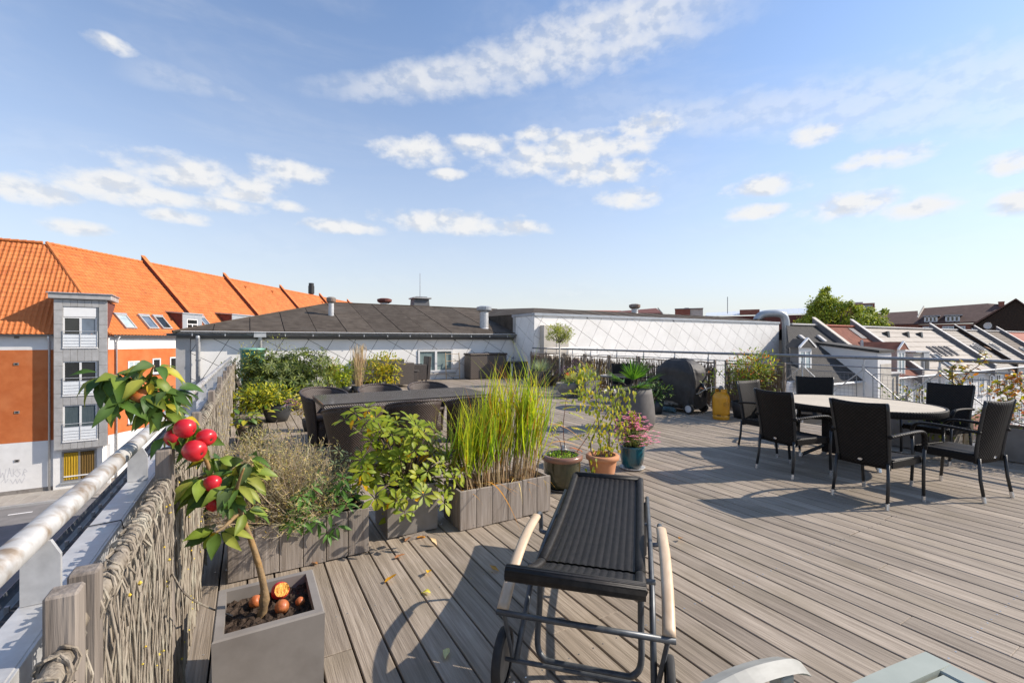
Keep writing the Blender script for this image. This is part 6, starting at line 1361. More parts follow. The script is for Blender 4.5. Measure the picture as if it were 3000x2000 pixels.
wh_ += [(pr.uniform(1060, 1360), pr.uniform(1235, 1430)) for _ in range(26)]
for px, py in wh_:
    y = 3.60 + pr.uniform(-.28, .16) - (.2 if py > 1440 else 0); c = PY(px, py, y) - R0; stems.append(c)
    out = Vector((c.x + .18, c.y - .22, max(c.z, .05) * .7 + .34)); whorl(c, pr.randint(7, 9), .098, its, RL, .25, .0, pr, out)
    if pr.random() < .42: whorl(c - out.normalized() * .02, pr.randint(1, 2), .085, its, RLy, -.7, 0, pr, out)
foliage(rh, its, 'leaf', 300)
m = MB()
for c in stems:
    b = Vector((pr.uniform(-.04, .04), pr.uniform(-.04, .04), 0)); k = c * .5 + Vector((0, 0, .06 if c.z > .1 else .12)); m.tube(bez(b, k, c, 6), [.010, .009, .0075, .0065, .0055, .005, .004], 6)
m.build('stems', 'bark', rh, smooth=True)

# ---- tall grass
gr = thing('ornamental_grass', 'tall clump of yellow green ornamental grass with straw coloured stems', 'grass', (1.88, 3.48, .26)); G0 = Vector(gr.location)
gcol = [(.26, .37, .018), (.34, .43, .025), (.15, .27, .02), (.45, .43, .03), (.38, .46, .035)]; GL = [Leaf(1.0, pr.uniform(.02, .034), pr.uniform(.25, 1.15), .25, 8, jit(pr.choice(gcol), .15, pr), sh=.55, tipc=jit((.45, .38, .06), .2, pr), tw=pr.uniform(-1.2, 1.2)) for _ in range(20)]
GY = [Leaf(1.0, pr.uniform(.018, .03), pr.uniform(.4, 1.1), .2, 8, jit(pr.choice(((.42, .27, .06), (.50, .36, .13), (.46, .22, .03))), .15, pr), sh=.55, tw=pr.uniform(-1.5, 1.5)) for _ in range(8)]
its = []; m = MB()
for i in range(150):
    x, y = pr.uniform(-.36, .38), pr.uniform(-.10, .12); h = pr.uniform(.34, .62) * (1.0 if x > -.12 else .72); ln = Vector((x * .22 + pr.uniform(-.07, .07), pr.uniform(-.07, .07), h)); b = Vector((x, y, 0))
    cc = jit(pr.choice(((.44, .31, .17), (.36, .25, .13), (.5, .38, .22))), .15, pr); o = len(m.v); m.tube([b, b + ln * .5 + Vector((pr.uniform(-.01, .01), 0, 0)), b + ln], [.0042, .0038, .002], 5, cap=False); m.c += [cc] * (len(m.v) - o)
    for k in range(pr.randint(4, 7)):
        t = pr.uniform(.35, 1.0); p = b + ln * t; a = pr.uniform(0, 6.28); e = pr.uniform(.85, 1.45); d = Vector((math.cos(a) * math.cos(e) + .08, math.sin(a) * math.cos(e), math.sin(e)))
        its.append((pr.choice(GY if pr.random() < .14 else GL), orient(p, d, Vector((math.cos(a), math.sin(a), .6)), pr.uniform(.30, .58) * (1.0 if x > -.1 else .85))))
m.build('straw_stem', 'stalk', gr, kind='stuff')
its.sort(key=lambda q: q[1][1][3]); foliage(gr, its, 'leaf_thin', 300, 'blade', 'blades')
its = []                                  # broken straw lying about the foot
for i in range(90):
    p = Vector((pr.uniform(-.4, .4), pr.uniform(-.15, .13), pr.uniform(.0, .05))); a = pr.uniform(0, 6.28); its.append((pr.choice(GY), orient(p, (math.cos(a), math.sin(a), pr.uniform(0, .8)), (0, 0, 1), pr.uniform(.10, .26))))
for p, d in (((.42, -.1, .30), (.6, -.1, .4)), ((.40, -.14, .5), (.7, -.3, .2)), ((-.2, -.17, .1), (.2, -1, .2))): its.append((GY[0], orient(Vector(p), d, (0, 0, 1), .4)))
foliage(gr, its, 'stalk', 0, rest='dry_straw')

# ---- dry lavender bush, small shrub and lobed perennial in the first board planter
db = thing('dry_bush', 'dense wiry grey brown dry lavender bush in the board planter', 'shrub', (.22, 3.50, .26)); m = MB(); its = []
DL = [Leaf(1.0, .22, .2, .1, 2, jit(pr.choice(((.32, .27, .13), (.25, .27, .11), (.40, .33, .19), (.48, .38, .15))), .2, pr)) for _ in range(8)]
for i in range(720):
    a = pr.uniform(0, 6.28); e = pr.uniform(.15, 1.5); ln = pr.uniform(.40, .68) * (1.0 if math.cos(a) < .3 else .85); d = Vector((math.cos(a) * math.cos(e) * .95 - .05, math.sin(a) * math.cos(e) * .75, math.sin(e))); b = Vector((pr.uniform(-.22, .18), pr.uniform(-.10, .10), 0))
    p1 = b + d * ln * .5 + Vector((pr.uniform(-.03, .03),) * 3); p2 = b + d * ln + Vector((pr.uniform(-.04, .04), pr.uniform(-.04, .04), 0)); cc = jit(pr.choice(((.34, .27, .18), (.44, .37, .26), (.26, .21, .14), (.36, .32, .19))), .2, pr)
    o = len(m.v); m.tube([b, p1, p2], [.0022, .0017, .0010], 3, cap=False)
    for k in range(5):
        t = pr.uniform(.45, 1); q = b.lerp(p2, t) + (p1 - b.lerp(p2, .5)) * (4 * t * (1 - t)); dd = (d + rdir(pr, -.5, .9) * .9).normalized(); m.tube([q, q + dd * pr.uniform(.04, .10)], [.0012, .0007], 3, cap=False)
        for _ in range(2): its.append((pr.choice(DL), orient(q + dd * pr.uniform(.01, .07), rdir(pr, -.4, 1), rdir(pr, 0, 1), pr.uniform(.012, .030))))
    m.c += [cc] * (len(m.v) - o)
m.build('twigs', 'stalk', db, kind='stuff'); foliage(db, its, 'leaf_thin', 0)
he = thing('lobed_perennial', 'bright green hand-leaved perennial hanging over the board planter', 'plant', (.50, 3.42, .27)); H0 = Vector(he.location)
HL = [Leaf(1.0, .30, pr.uniform(.2, .6), .25, 4, jit(pr.choice(((.06, .15, .02), (.08, .19, .025), (.035, .09, .02), (.05, .12, .02))), .15, pr), mid=(.10, .2, .04)) for _ in range(10)]
its = []; m = MB()
for px, py in ((880, 1450), (910, 1425), (945, 1440), (905, 1475), (940, 1485), (975, 1450), (1000, 1430), (965, 1500), (930, 1530), (1015, 1475), (1040, 1490), (870, 1490), (985, 1540), (960, 1560), (1000, 1510), (860, 1530), (925, 1400), (890, 1520), (1030, 1450), (950, 1410), (1005, 1400), (840, 1510)):
    c = PY(px, py, 3.42 + pr.uniform(-.16, .12) - (.10 if py > 1525 else 0)) - H0; whorl(c, pr.randint(6, 8), .085, its, HL, .05, .1, pr, (pr.uniform(-.3, .3), -.55, .8)); m.tube(bez((pr.uniform(-.05, .05), 0, 0), c * .5 + Vector((0, 0, .05)), c, 5), .0028, 4)
m.build('stems', 'stem_red', he); foliage(he, its, 'leaf', 180)
sg = thing('grey_perennial', 'grey green small leaved perennial between dry bush and rhododendron', 'plant', (.66, 3.62, .27)); Q0 = Vector(sg.location)
SL = [Leaf(1.0, .28, .3, .2, 3, jit(pr.choice(((.10, .13, .07), (.13, .16, .085), (.16, .18, .08))), .15, pr)) for _ in range(8)]; its = []; m = MB()
for i in range(34):
    c = PY(pr.uniform(945, 1070), pr.uniform(1318, 1440), 3.62 + pr.uniform(-.12, .12)) - Q0; whorl(c, pr.randint(6, 9), .045, its, SL, .2, 0, pr, (pr.uniform(-.4, .6), -.4, .8)); m.tube(bez((pr.uniform(-.05, .05), 0, 0), c * .5 + Vector((-.02, 0, .03)), c, 5), .0025, 4)
for px0, py0 in ((955, 1345), (975, 1325), (945, 1300)):     # faded grey flower spikes
    c = PY(px0, py0, 3.64) - Q0
    for k in range(26): its.append((SL[2], orient(c + Vector((pr.uniform(-.02, .02), pr.uniform(-.02, .02), -.006 * k)), rdir(pr, -.2, .8), (0, 0, 1), .03)))
m.build('stems', 'bark', sg); foliage(sg, its, 'leaf', 0)

# ---- potted saplings and flowers
def pinnate(base, d, L, items, lset, r, n=6):
    d = Vector(d).normalized(); sd = d.cross(Vector((0, 0, 1))).normalized(); up = sd.cross(d)
    for i in range(n):
        t = .25 + .75 * i / (n - 1); p = Vector(base) + d * L * t - Vector((0, 0, .25 * L * t * t))
        for s in (-1, 1): items.append((r.choice(lset), orient(p, sd * s + d * .75 - Vector((0, 0, .25)), up, L * .38 * (1 - .3 * t))))
    items.append((r.choice(lset), orient(Vector(base) + d * L - Vector((0, 0, .25 * L)), d - Vector((0, 0, .4)), up, L * .34))); return [Vector(base), Vector(base) + d * L * .5 - Vector((0, 0, .06 * L)), Vector(base) + d * L - Vector((0, 0, .25 * L))]
yc = [(.42, .36, .025), (.36, .36, .03), (.27, .31, .03), (.50, .38, .03)]; oc_ = [(.50, .12, .02), (.45, .18, .03)]
PL = [Leaf(1.0, .34, .2, .15, 3, jit(pr.choice(yc), .14, pr)) for _ in range(8)]; PO = [Leaf(1.0, .34, .2, .15, 3, jit(pr.choice(oc_), .14, pr)) for _ in range(3)]
rw = thing('rowan_seedling', 'spindly rowan seedlings turning yellow in the dark green glazed pot', 'plant', (2.78, 3.78, .31)); W0 = Vector(rw.location); its = []; m = MB()
for stp, lv_ in (([(1648, 1350), (1640, 1290), (1615, 1265), (1612, 1180)], ((1612, 1165, 1), (1625, 1180, 1), (1605, 1185, -1), (1640, 1200, 1), (1630, 1155, 1), (1600, 1160, -1))), ([(1660, 1350), (1650, 1260), (1655, 1200), (1660, 1160)], ((1655, 1205, 1), (1650, 1230, -1), (1660, 1250, 1), (1645, 1270, -1), (1655, 1290, 1), (1640, 1310, -1), (1665, 1310, 1))), ([(1670, 1350), (1720, 1280), (1745, 1230), (1775, 1180)], ((1735, 1255, -1), (1725, 1270, -1), (1745, 1235, 1)))):
    pts = [PY(a, b, 3.80) - W0 for a, b in stp]; p = spline(pts, 4); m.tube(p, [.005 - .00025 * i for i in range(len(p))], 6)
    for px, py, sx in lv_:
        rch = pinnate(PY(px, py, 3.8 + pr.uniform(-.05, .05)) - W0, (sx * pr.uniform(.5, 1), pr.uniform(-.7, .3), pr.uniform(-.1, .5)), pr.uniform(.14, .20), its, PO if (1285 < py and pr.random() < .5) else PL, pr); m.tube(rch, .0012, 4)
m.build('stems', 'stem_red', rw); foliage(rw, its, 'leaf', 120)
sd = thing('sedum_mat', 'low lime green sedum carpeting the glazed pot', 'ground cover', (2.78, 3.78, .315)); its = []; SDL = [Leaf(1.0, .6, .1, .3, 2, jit((.22, .34, .025), .2, pr)) for _ in range(6)]
for i in range(420):
    a = pr.uniform(0, 6.28); q = .165 * math.sqrt(pr.random()); q = max(q, .05) if pr.random() < .8 else q; its.append((pr.choice(SDL), orient(Vector((q * math.cos(a), q * math.sin(a), pr.uniform(0, .035))), rdir(pr, 0, 1), rdir(pr, 0, 1), pr.uniform(.012, .022))))
foliage(sd, its, 'leaf', 0)
bs = thing('yellow_sapling', 'bushy sapling with fluttering yellow green leaves in the terracotta pot', 'plant', (3.34, 3.80, .23)); B0 = Vector(bs.location); its = []; m = MB()
BL = [Leaf(1.0, .62, .15, .12, 3, jit(pr.choice(((.29, .28, .02), (.22, .25, .02), (.37, .30, .02), (.16, .21, .02), (.30, .30, .08))), .14, pr), sh=.7) for _ in range(12)]
for stp in ([(1760, 1375), (1758, 1300), (1750, 1200), (1740, 1120), (1715, 1085)], [(1782, 1375), (1785, 1270), (1800, 1190), (1822, 1150)], [(1750, 1370), (1730, 1300), (1770, 1220), (1810, 1160)], [(1770, 1370), (1800, 1290), (1850, 1230), (1865, 1210)]):
    p = spline([PY(a, b, 3.82 + pr.uniform(-.05, .05)) - B0 for a, b in stp], 4); m.tube(p, [.007 - .00035 * i for i in range(len(p))], 6)
m.tube([PY(1786, 1375, 3.86) - B0, PY(1785, 1245, 3.86) - B0], [.012, .009], 7); m.build('stems', 'bark', bs)
blobs = [(1715, 1085, 14, 30), (1730, 1125, 26, 45), (1750, 1165, 30, 50), (1700, 1120, 14, 40), (1770, 1200, 26, 45), (1810, 1170, 26, 45), (1835, 1160, 18, 32), (1760, 1240, 26, 42), (1790, 1265, 22, 40), (1720, 1170, 16, 40), (1755, 1290, 20, 35), (1820, 1220, 12, 40), (1845, 1235, 10, 35), (1860, 1215, 6, 25), (1740, 1360, 14, 28), (1790, 1310, 14, 30), (1825, 1265, 8, 25), (1770, 1340, 10, 28), (1695, 1085, 8, 22)]
for px, py, n, rd_ in blobs:
    for i in range(int(n * 1.9)):
        a = pr.uniform(0, 6.28); q = rd_ * math.sqrt(pr.random()); c = PY(px + q * math.cos(a), py + q * math.sin(a), 3.82 + pr.uniform(-.13, .13)) - B0; d = Vector((pr.uniform(-.5, .5), pr.uniform(-.5, .3), -.9)); its.append((pr.choice(BL), orient(c, d, (pr.uniform(-.6, .6), -1, .3), pr.uniform(.036, .056))))
foliage(bs, its, 'leaf', 300)
pf = thing('pink_flowers', 'cushion of small pink daisies in the teal pot', 'flowers', (3.93, 3.95, .25)); its = []; m = MB(); fm = MB(); FL = [Leaf(1.0, .35, .1, .1, 2, (.2, .22, .07)), Leaf(1.0, .3, .1, .1, 2, (.12, .17, .06))]
for i in range(280):
    a = pr.uniform(0, 6.28); e = pr.uniform(.15, 1.5); ln = pr.uniform(.22, .40); d = Vector((math.cos(a) * math.cos(e) * .85, math.sin(a) * math.cos(e) * .85, math.sin(e))); tip = d * ln + Vector((0, 0, .02)); o = len(m.v); m.tube([(0, 0, 0), d * ln * .5 + Vector((0, 0, .02)), tip], .0012, 3, cap=False); m.c += [(.14, .15, .06)] * (len(m.v) - o)
    for k in range(6): its.append((pr.choice(FL), orient(d * ln * pr.uniform(.2, .9), rdir(pr, 0, 1), rdir(pr, 0, 1), pr.uniform(.02, .035))))
    if i < 260:
        for k in range(6):
            b = k * 1.047; u = Vector((math.cos(b), math.sin(b), .25)); s_ = Vector((-math.sin(b), math.cos(b), 0)) * .0085; q = .026 * pr.uniform(.8, 1.2); fm.poly([tip, tip + u * q * .6 - s_, tip + u * q, tip + u * q * .6 + s_])
m.build('stems', 'stalk', pf, kind='stuff'); foliage(pf, its, 'leaf', 0); fm.build('blossom', 'petal_pink', pf, kind='stuff')

# ---- fan palm in the huge pot
pa = thing('fan_palm', 'young fan palm with stiff split leaves in the huge grey pot', 'plant', (5.80, 5.78, .63)); its = []; m = MB()
FP = [Leaf(1.0, .085, pr.uniform(.02, .25), .35, 4, jit(pr.choice(((.055, .13, .018), (.08, .18, .02), (.12, .22, .025), (.035, .085, .018))), .15, pr), sh=.6) for _ in range(10)]
for i in range(13):
    a = i * 2.4; e = .25 + 1.15 * pr.random(); d = Vector((math.cos(a) * math.cos(e), math.sin(a) * math.cos(e), math.sin(e))); c = d * pr.uniform(.16, .30); m.tube([(0, 0, 0), c], .006, 5); x = d.cross(Vector((0, 0, 1))).normalized()
    for k in range(11):
        b = (k - 5) * .21; dd = (d * math.cos(b) + x * math.sin(b)).normalized(); its.append((pr.choice(FP), orient(c, dd, x.cross(d), pr.uniform(.30, .42) * (1 - .05 * abs(k - 5)))))
m.tube([(0, 0, -.02), (0, 0, .10)], .035, 8); m.build('stalks', 'bark', pa); foliage(pa, its, 'leaf', 143, 'leaf_blade')

# ---- generic shrubs
def shrub(name, label, loc, pot_, rx_, ry_, z0, z1, n, lset, size, mat='leaf', cat='shrub', w=0, lean=(0, 0), stems=10, shell=.5, nobj=0, stem='bark', group=None, lumps=6):
    t = thing(name, label, cat, loc, group=group); its = []; m = MB(); c = Vector((lean[0], lean[1], (z0 + z1) / 2)); h = (z1 - z0) / 2
    ls = [Vector((pr.uniform(-.6, .6), pr.uniform(-.6, .6), pr.uniform(-.5, .75))) for _ in range(lumps)]
    for i in range(n):
        k = pr.choice(ls); d = rdir(pr, -1, 1); q = k + d * pr.uniform(.30, .72); p = c + Vector((q.x * rx_, q.y * ry_, q.z * h)); dd = (d + Vector((0, 0, .3))).normalized()
        if w: 
            if i % w == 0: whorl(p, w, size, its, lset, .3, 0, pr, dd)
        else: its.append((pr.choice(lset), orient(p, (dd + rdir(pr, -.6, .6) * .6), (d.x * .4, d.y * .4 - .2, 1), size * pr.uniform(.75, 1.25))))
    for i in range(stems):
        k = pr.choice(ls); e = c + Vector((k.x * rx_, k.y * ry_, k.z * h)); m.tube(bez((pr.uniform(-.04, .04), pr.uniform(-.04, .04), 0), (e.x * .3, e.y * .3, e.z * .55), e, 5), [.012, .010, .008, .006, .004, .003], 5)
    m.build('stems', stem, t); foliage(t, its, mat, nobj)
    return t
def lf(cols, W, n=12, curl=(.1, .4), nn=3): return [Leaf(1.0, W, pr.uniform(*curl), pr.uniform(.1, .3), nn, jit(pr.choice(cols), .15, pr)) for _ in range(n)]
# left back group
pot('plastic_tub', 'round black plastic tub with the yellow green azalea', (.47, 9.65), [(.17, 0), (.22, .12), (.25, .26), (.25, .34)], 'plastic_dark')
shrub('azalea', 'loose yellow green azalea over the black tub by the wattle fence', (.22, 9.65, .24), 0, .60, .45, -.06, .50, 1900, lf([(.24, .26, .015), (.18, .22, .015), (.33, .30, .02), (.08, .11, .015)], .5), .07, lumps=9)
pot('plastic_tub', 'low black tub under the big dark rhododendron', (.75, 11.1), [(.22, 0), (.27, .14), (.29, .34)], 'plastic_dark')
shrub('rhododendron', 'big dark green rhododendron with pale tips in front of the white wall', (.74, 11.1, .30), 0, 1.0, .65, -.2, .86, 7000, lf([(.05, .075, .02), (.085, .11, .03), (.12, .14, .04), (.19, .22, .035), (.035, .055, .018)], .28), .11, w=7, lumps=14, stems=22)
shrub('wiry_shrub', 'sparse wiry shrub with pale yellow leaves rising above the rhododendron', (.75, 11.6, .3), 0, .5, .3, .55, 1.32, 150, lf([(.38, .36, .05), (.30, .30, .06), (.22, .22, .06)], .5), .035, lumps=8, stems=22)
shrub('wiry_shrub', 'thin branched yellow leaved shrub beside the rain barrel', (-.05, 12.6, 0), 0, .22, .25, .5, 1.45, 90, lf([(.42, .38, .03), (.34, .33, .05)], .5), .05, lumps=5, stems=9)
sp_ = thing('small_spruce', 'small drooping spruce in front of the green rain barrel', 'tree', (.20, 14.6, 0)); its = []; m = MB(); m.tube([(0, 0, 0), (0, 0, 1.35)], [.02, .004], 6); SPL = lf([(.06, .085, .045), (.10, .12, .055), (.16, .15, .07)], .12, 6)
for i in range(46):
    z = 1.28 - i * .018; a = i * 2.4; L_ = .05 + i * .0065; d = Vector((math.cos(a), math.sin(a), -.35)).normalized(); m.tube([(0, 0, z), Vector((0, 0, z)) + d * L_], .004, 4)
    for k in range(16): its.append((pr.choice(SPL), orient(Vector((0, 0, z)) + d * L_ * (k / 15), rdir(pr, -.6, .5) + d, (0, 0, 1), .05)))
m.build('trunk', 'bark', sp_); foliage(sp_, its, 'leaf', 0)
pot('plastic_tub', 'small dark tub with the fading pink sedum', (.93, 8.35), [(.12, 0), (.15, .1), (.16, .2)], 'plastic_dark')
hs_ = shrub('fading_sedum', 'fading sedum with dusky pink heads beside the tub chair', (.93, 8.35, .14), 0, .26, .22, .05, .50, 480, lf([(.30, .28, .05), (.42, .36, .12), (.50, .40, .05), (.34, .24, .12)], .5), .055, cat='plant')
m = MB()
for px, py in ((838, 1178), (850, 1172), (862, 1178), (855, 1186), (872, 1184), (844, 1188)):
    c = PY(px, py, 8.3) - Vector((.93, 8.35, .14))
    for k in range(40): d = rdir(pr, 0, 1); p = c + Vector((d.x * .05, d.y * .05, d.z * .02)); m.lathe([(.002, -.006), (.007, 0), (.002, .006)], 5, p, capb=False)
m.build('flower_head', 'petal_dusky', hs_, kind='stuff')
bp_ = pot('clay_pot', 'cracked brown clay pot with wilting yellow leaves beside the stool', (.02, 7.95), [(.13, 0), (.16, .12), (.19, .26)], 'bark')
shrub('wilting_hosta', 'wilting broad leaved plant with yellow leaves beside the stool', (.02, 7.95, .2), 0, .30, .22, -.02, .28, 46, lf([(.34, .32, .03), (.22, .25, .03), (.12, .17, .03), (.08, .14, .03)], .6), .11, cat='plant', stems=14)
shrub('grey_herb', 'dry grey herb beside the wattle fence behind the board planter', (.30, 5.0, 0), 0, .42, .42, .03, .46, 1300, lf([(.17, .16, .08), (.22, .19, .11), (.13, .14, .06), (.27, .22, .14)], .25), .045, cat='plant', stems=60)
shrub('grey_herb', 'straggly dry herb beside the wattle fence behind the stool pot', (.0, 6.3, 0), 0, .28, .5, .02, .40, 1000, lf([(.17, .16, .08), (.24, .20, .12), (.20, .20, .07), (.33, .28, .09)], .3), .05, cat='plant', stems=40)
# middle back
pot('plastic_tub', 'small black pot standing on the wall side of the rhododendron', (2.55, 16.6), [(.18, 0), (.2, .3), (.22, .62)], 'plastic_dark')
shrub('heather', 'tuft of pale heather in the black pot by the wall', (2.55, 16.6, .58), 0, .18, .18, .0, .2, 120, lf([(.12, .16, .06), (.2, .2, .1)], .3), .05, cat='plant')
for i, (x, y, lbl) in enumerate(((2.06, 14.75, 'round yellow green boxwood with rusty stems beside the rhododendron'), (2.50, 13.98, 'round bright green boxwood beside the dry grass plume'))):
    pot('plastic_tub', ['low black tub of the rusty stemmed boxwood', 'low black tub of the bright boxwood'][i], (x, y), [(.16, 0), (.19, .2)], 'plastic_dark')
    shrub('boxwood', lbl, (x, y, .15), 0, .36, .34, .0, .70, 1500, lf([(.26, .31, .02), (.36, .38, .025), (.15, .21, .02)] + ([(.33, .2, .05)] if i == 0 else []), .5), .065, lumps=9)
pot('plastic_tub', 'low dark tub of the dry grass plume', (2.80, 13.85), [(.14, 0), (.17, .2)], 'plastic_dark')
dg = thing('feather_grass', 'tall straw coloured feather grass plume in front of the sofa', 'grass', (2.80, 13.85, .15)); m = MB()
for i in range(120):
    a = pr.uniform(0, 6.28); q = pr.uniform(0, .10); h = pr.uniform(.75, 1.32); b = Vector((q * math.cos(a), q * math.sin(a), 0)); tip = b + Vector((pr.uniform(-.16, .18), pr.uniform(-.12, .12), h)); o = len(m.v)
    m.tube([b, b.lerp(tip, .5), b.lerp(tip, .78), b.lerp(tip, .9), tip], [.003, .0025, .004, .007, .001], 4, cap=False); m.c += [jit((.50, .37, .21), .15, pr)] * (len(m.v) - o)
m.build('plumes', 'stalk', dg, kind='stuff')
pot('plastic_tub', 'dark tub of the yellow laurel', (3.55, 14.55), [(.2, 0), (.23, .25)], 'plastic_dark')
shrub('yellow_laurel', 'bright yellow leaved laurel bush in front of the sofa', (3.55, 14.55, .18), 0, .60, .5, .02, .86, 1300, lf([(.40, .34, .02), (.34, .32, .02), (.22, .26, .02), (.48, .34, .02)], .4), .10, lumps=9, stems=16)
fpt = pot('plastic_tub', 'small grey flower pot on the wicker side table', (4.95, 15.95), [(.09, 0), (.11, .12), (.12, .17)], 'plastic_grey'); fpt.location.z = .48
shrub('violet_heather', 'violet heather in the pot on the side table', (4.95, 15.95, .62), 0, .16, .16, .0, .16, 120, lf([(.16, .10, .16), (.24, .14, .2), (.15, .15, .08)], .4), .035, cat='flowers')
# right back
box_planter('square_planter', 'dark square planter with blue fescue in front of the corner screen', 8.22, 8.78, 12.55, 13.05, .52, 'plastic_dark')
def fescue(label, loc, n=260, L_=.42, cols=((.20, .27, .22), (.26, .33, .27), (.16, .22, .16), (.32, .36, .25))):
    t = thing('blue_fescue', label, 'grass', loc); LS = [Leaf(1.0, .028, pr.uniform(.1, .6), .2, 5, jit(pr.choice(cols), .15, pr), sh=.5) for _ in range(8)]; its = []
    for i in range(n):
        a = pr.uniform(0, 6.28); e = pr.uniform(.45, 1.5); d = Vector((math.cos(a) * math.cos(e), math.sin(a) * math.cos(e), math.sin(e))); its.append((pr.choice(LS), orient(Vector((math.cos(a) * .05, math.sin(a) * .05, 0)), d, (0, 0, 1), L_ * pr.uniform(.7, 1.2))))
    foliage(t, its, 'leaf_thin', 0)
fescue('spiky blue grass in the dark square planter by the corner screen', (8.5, 12.8, .46), 320, .50)
box_planter('square_planter', 'brown low planter of the small olive tree', 8.95, 9.45, 12.4, 12.9, .34, 'bark')
ol = thing('olive_tree', 'small standard olive tree with slim pale trunk and ball crown', 'tree', (9.20, 12.65, .30)); MB().tube([(0, 0, 0), (.02, 0, .6), (0, .01, 1.25)], [.035, .028, .022], 8).build('trunk', 'render_beige', ol, smooth=True)
its = []; m = MB(); OL = lf([(.13, .17, .035), (.20, .24, .05), (.09, .12, .03), (.28, .30, .06)], .3)
lum = [Vector((pr.uniform(-.28, .28), pr.uniform(-.28, .28), 1.45 + pr.uniform(-.22, .36))) for _ in range(16)]
for c in lum:
    m.tube([(0, 0, 1.15), c], [.012, .005], 5)
    for i in range(90): d = rdir(pr, -1, 1); its.append((pr.choice(OL), orient(c + d * pr.uniform(.03, .16), d + Vector((0, 0, .3)), rdir(pr, -.2, 1), pr.uniform(.055, .085))))
m.build('branches', 'bark', ol); foliage(ol, its, 'leaf', 0, rest='crown')
pot('stone_pot', 'carved stone bowl with orange red flowers', (7.50, 9.95), [(.16, 0), (.19, .03), (.17, .06), (.28, .2), (.31, .36), (.30, .38)], 'stone_pot')
of = shrub('nasturtium', 'low plants with orange red flowers in the stone bowl', (7.50, 9.95, .33), 0, .24, .24, .0, .14, 160, lf([(.08, .14, .04), (.13, .18, .05)], .5), .05, cat='flowers'); m = MB()
for k in range(9):
    c = Vector((pr.uniform(-.05, .08), pr.uniform(-.1, .05), pr.uniform(.16, .30)))
    for j in range(5): d = rdir(pr, 0, 1) * .03; e = d.orthogonal().normalized() * .015; m.poly([c, c + d - e, c + d * 1.2, c + d + e])
m.build('blossom', 'petal_orange', of, kind='stuff')
box_planter('square_planter', 'square brown planter with blue grass beside the stone bowl', 7.66, 8.14, 9.36, 9.84, .46, 'stone_pot', rim=.03)
fescue('silvery blue grass in the square brown planter', (7.9, 9.6, .42), 300, .46, ((.34, .40, .33), (.28, .34, .28), (.22, .28, .2)))
pot('plastic_tub', 'dark tub of the upright yellow herb', (7.95, 10.4), [(.17, 0), (.2, .28)], 'plastic_dark'); shrub('upright_herb', 'upright yellow green herb behind the stone bowl', (7.95, 10.4, .24), 0, .24, .24, .0, .50, 420, lf([(.36, .36, .03), (.26, .31, .03)], .3), .06, cat='plant')
pot('plastic_tub', 'dark tub of the violet flowers', (8.75, 11.4), [(.16, 0), (.2, .3)], 'plastic_dark'); shrub('violet_flowers', 'violet flower heads against the brushwood screen', (8.75, 11.4, .26), 0, .34, .28, .1, .62, 420, lf([(.13, .075, .17), (.18, .10, .2), (.10, .11, .06)], .4), .045, cat='flowers')
pot('plastic_tub', 'dark tub of the leafy plant beside the palm', (7.35, 6.75), [(.15, 0), (.19, .26)], 'plastic_dark'); shrub('leafy_plant', 'dark leafy plant in front of the round dark table', (7.35, 6.75, .2), 0, .3, .28, .02, .42, 200, lf([(.05, .10, .025), (.08, .13, .03)], .4), .09, cat='plant')
fescue('dry reed stalks in a tub against the brushwood screen', (9.15, 10.6, .0), 70, 1.15, ((.42, .30, .18), (.36, .25, .14)))
# red tipped shrub and planters on the courtyard edge
pot('plastic_tub', 'black tub of the red tipped shrub', (8.45, 5.45), [(.2, 0), (.25, .32)], 'plastic_dark')
rcs = [(.16, .21, .025), (.24, .28, .03), (.34, .34, .03), (.10, .15, .025)]; shrub('red_tipped_shrub', 'upright green yellow shrub with red tips in front of the brushwood screen', (8.45, 5.45, .28), 0, .50, .55, .08, .92, 1700, lf(rcs + [(.42, .14, .04)], .34), .075, lumps=12, stems=16)
shrub('red_tipped_shrub', 'arching shoots of red tipped leaves above the handrail', (8.55, 5.2, .6), 0, .35, .45, .35, .72, 46, lf(rcs + [(.42, .14, .04)], .34), .07, lumps=6, stems=8)
box_planter('square_planter', 'long grey planter box with red leaved plants at the courtyard edge', 8.20, 8.62, .55, 1.98, .42, 'concrete_grey')
rl = [(.34, .06, .04), (.40, .14, .04), (.22, .25, .04), (.40, .32, .04), (.15, .2, .04)]
shrub('barberry', 'low red and green leaved plants in the long grey planter', (8.41, 1.3, .36), 0, .24, .75, .0, .36, 900, lf(rl, .45), .05, lumps=12)
box_planter('square_planter', 'board-edged grey planter with trailing green shrub behind the slatted table', 7.98, 8.45, 2.25, 3.0, .46, 'concrete_grey')
tag(MB().bbox(-.05, .05, -.012, .012, 0, .5, .003).build('pale_board', 'bamboo'), 'pale upright board leaning on the planter behind the slatted table', 'board'); bpy.data.objects['pale_board'].location = (7.93, 2.12, 0); bpy.data.objects['pale_board'].rotation_euler = (0, rad(3), rad(-40))
shrub('trailing_shrub', 'dense trailing green shrub spilling from the board-edged planter', (8.22, 2.5, .42), 0, .42, .62, -.25, .38, 1500, lf([(.12, .16, .03), (.20, .22, .04), (.30, .28, .05), (.22, .12, .04)], .5), .05, lumps=12)
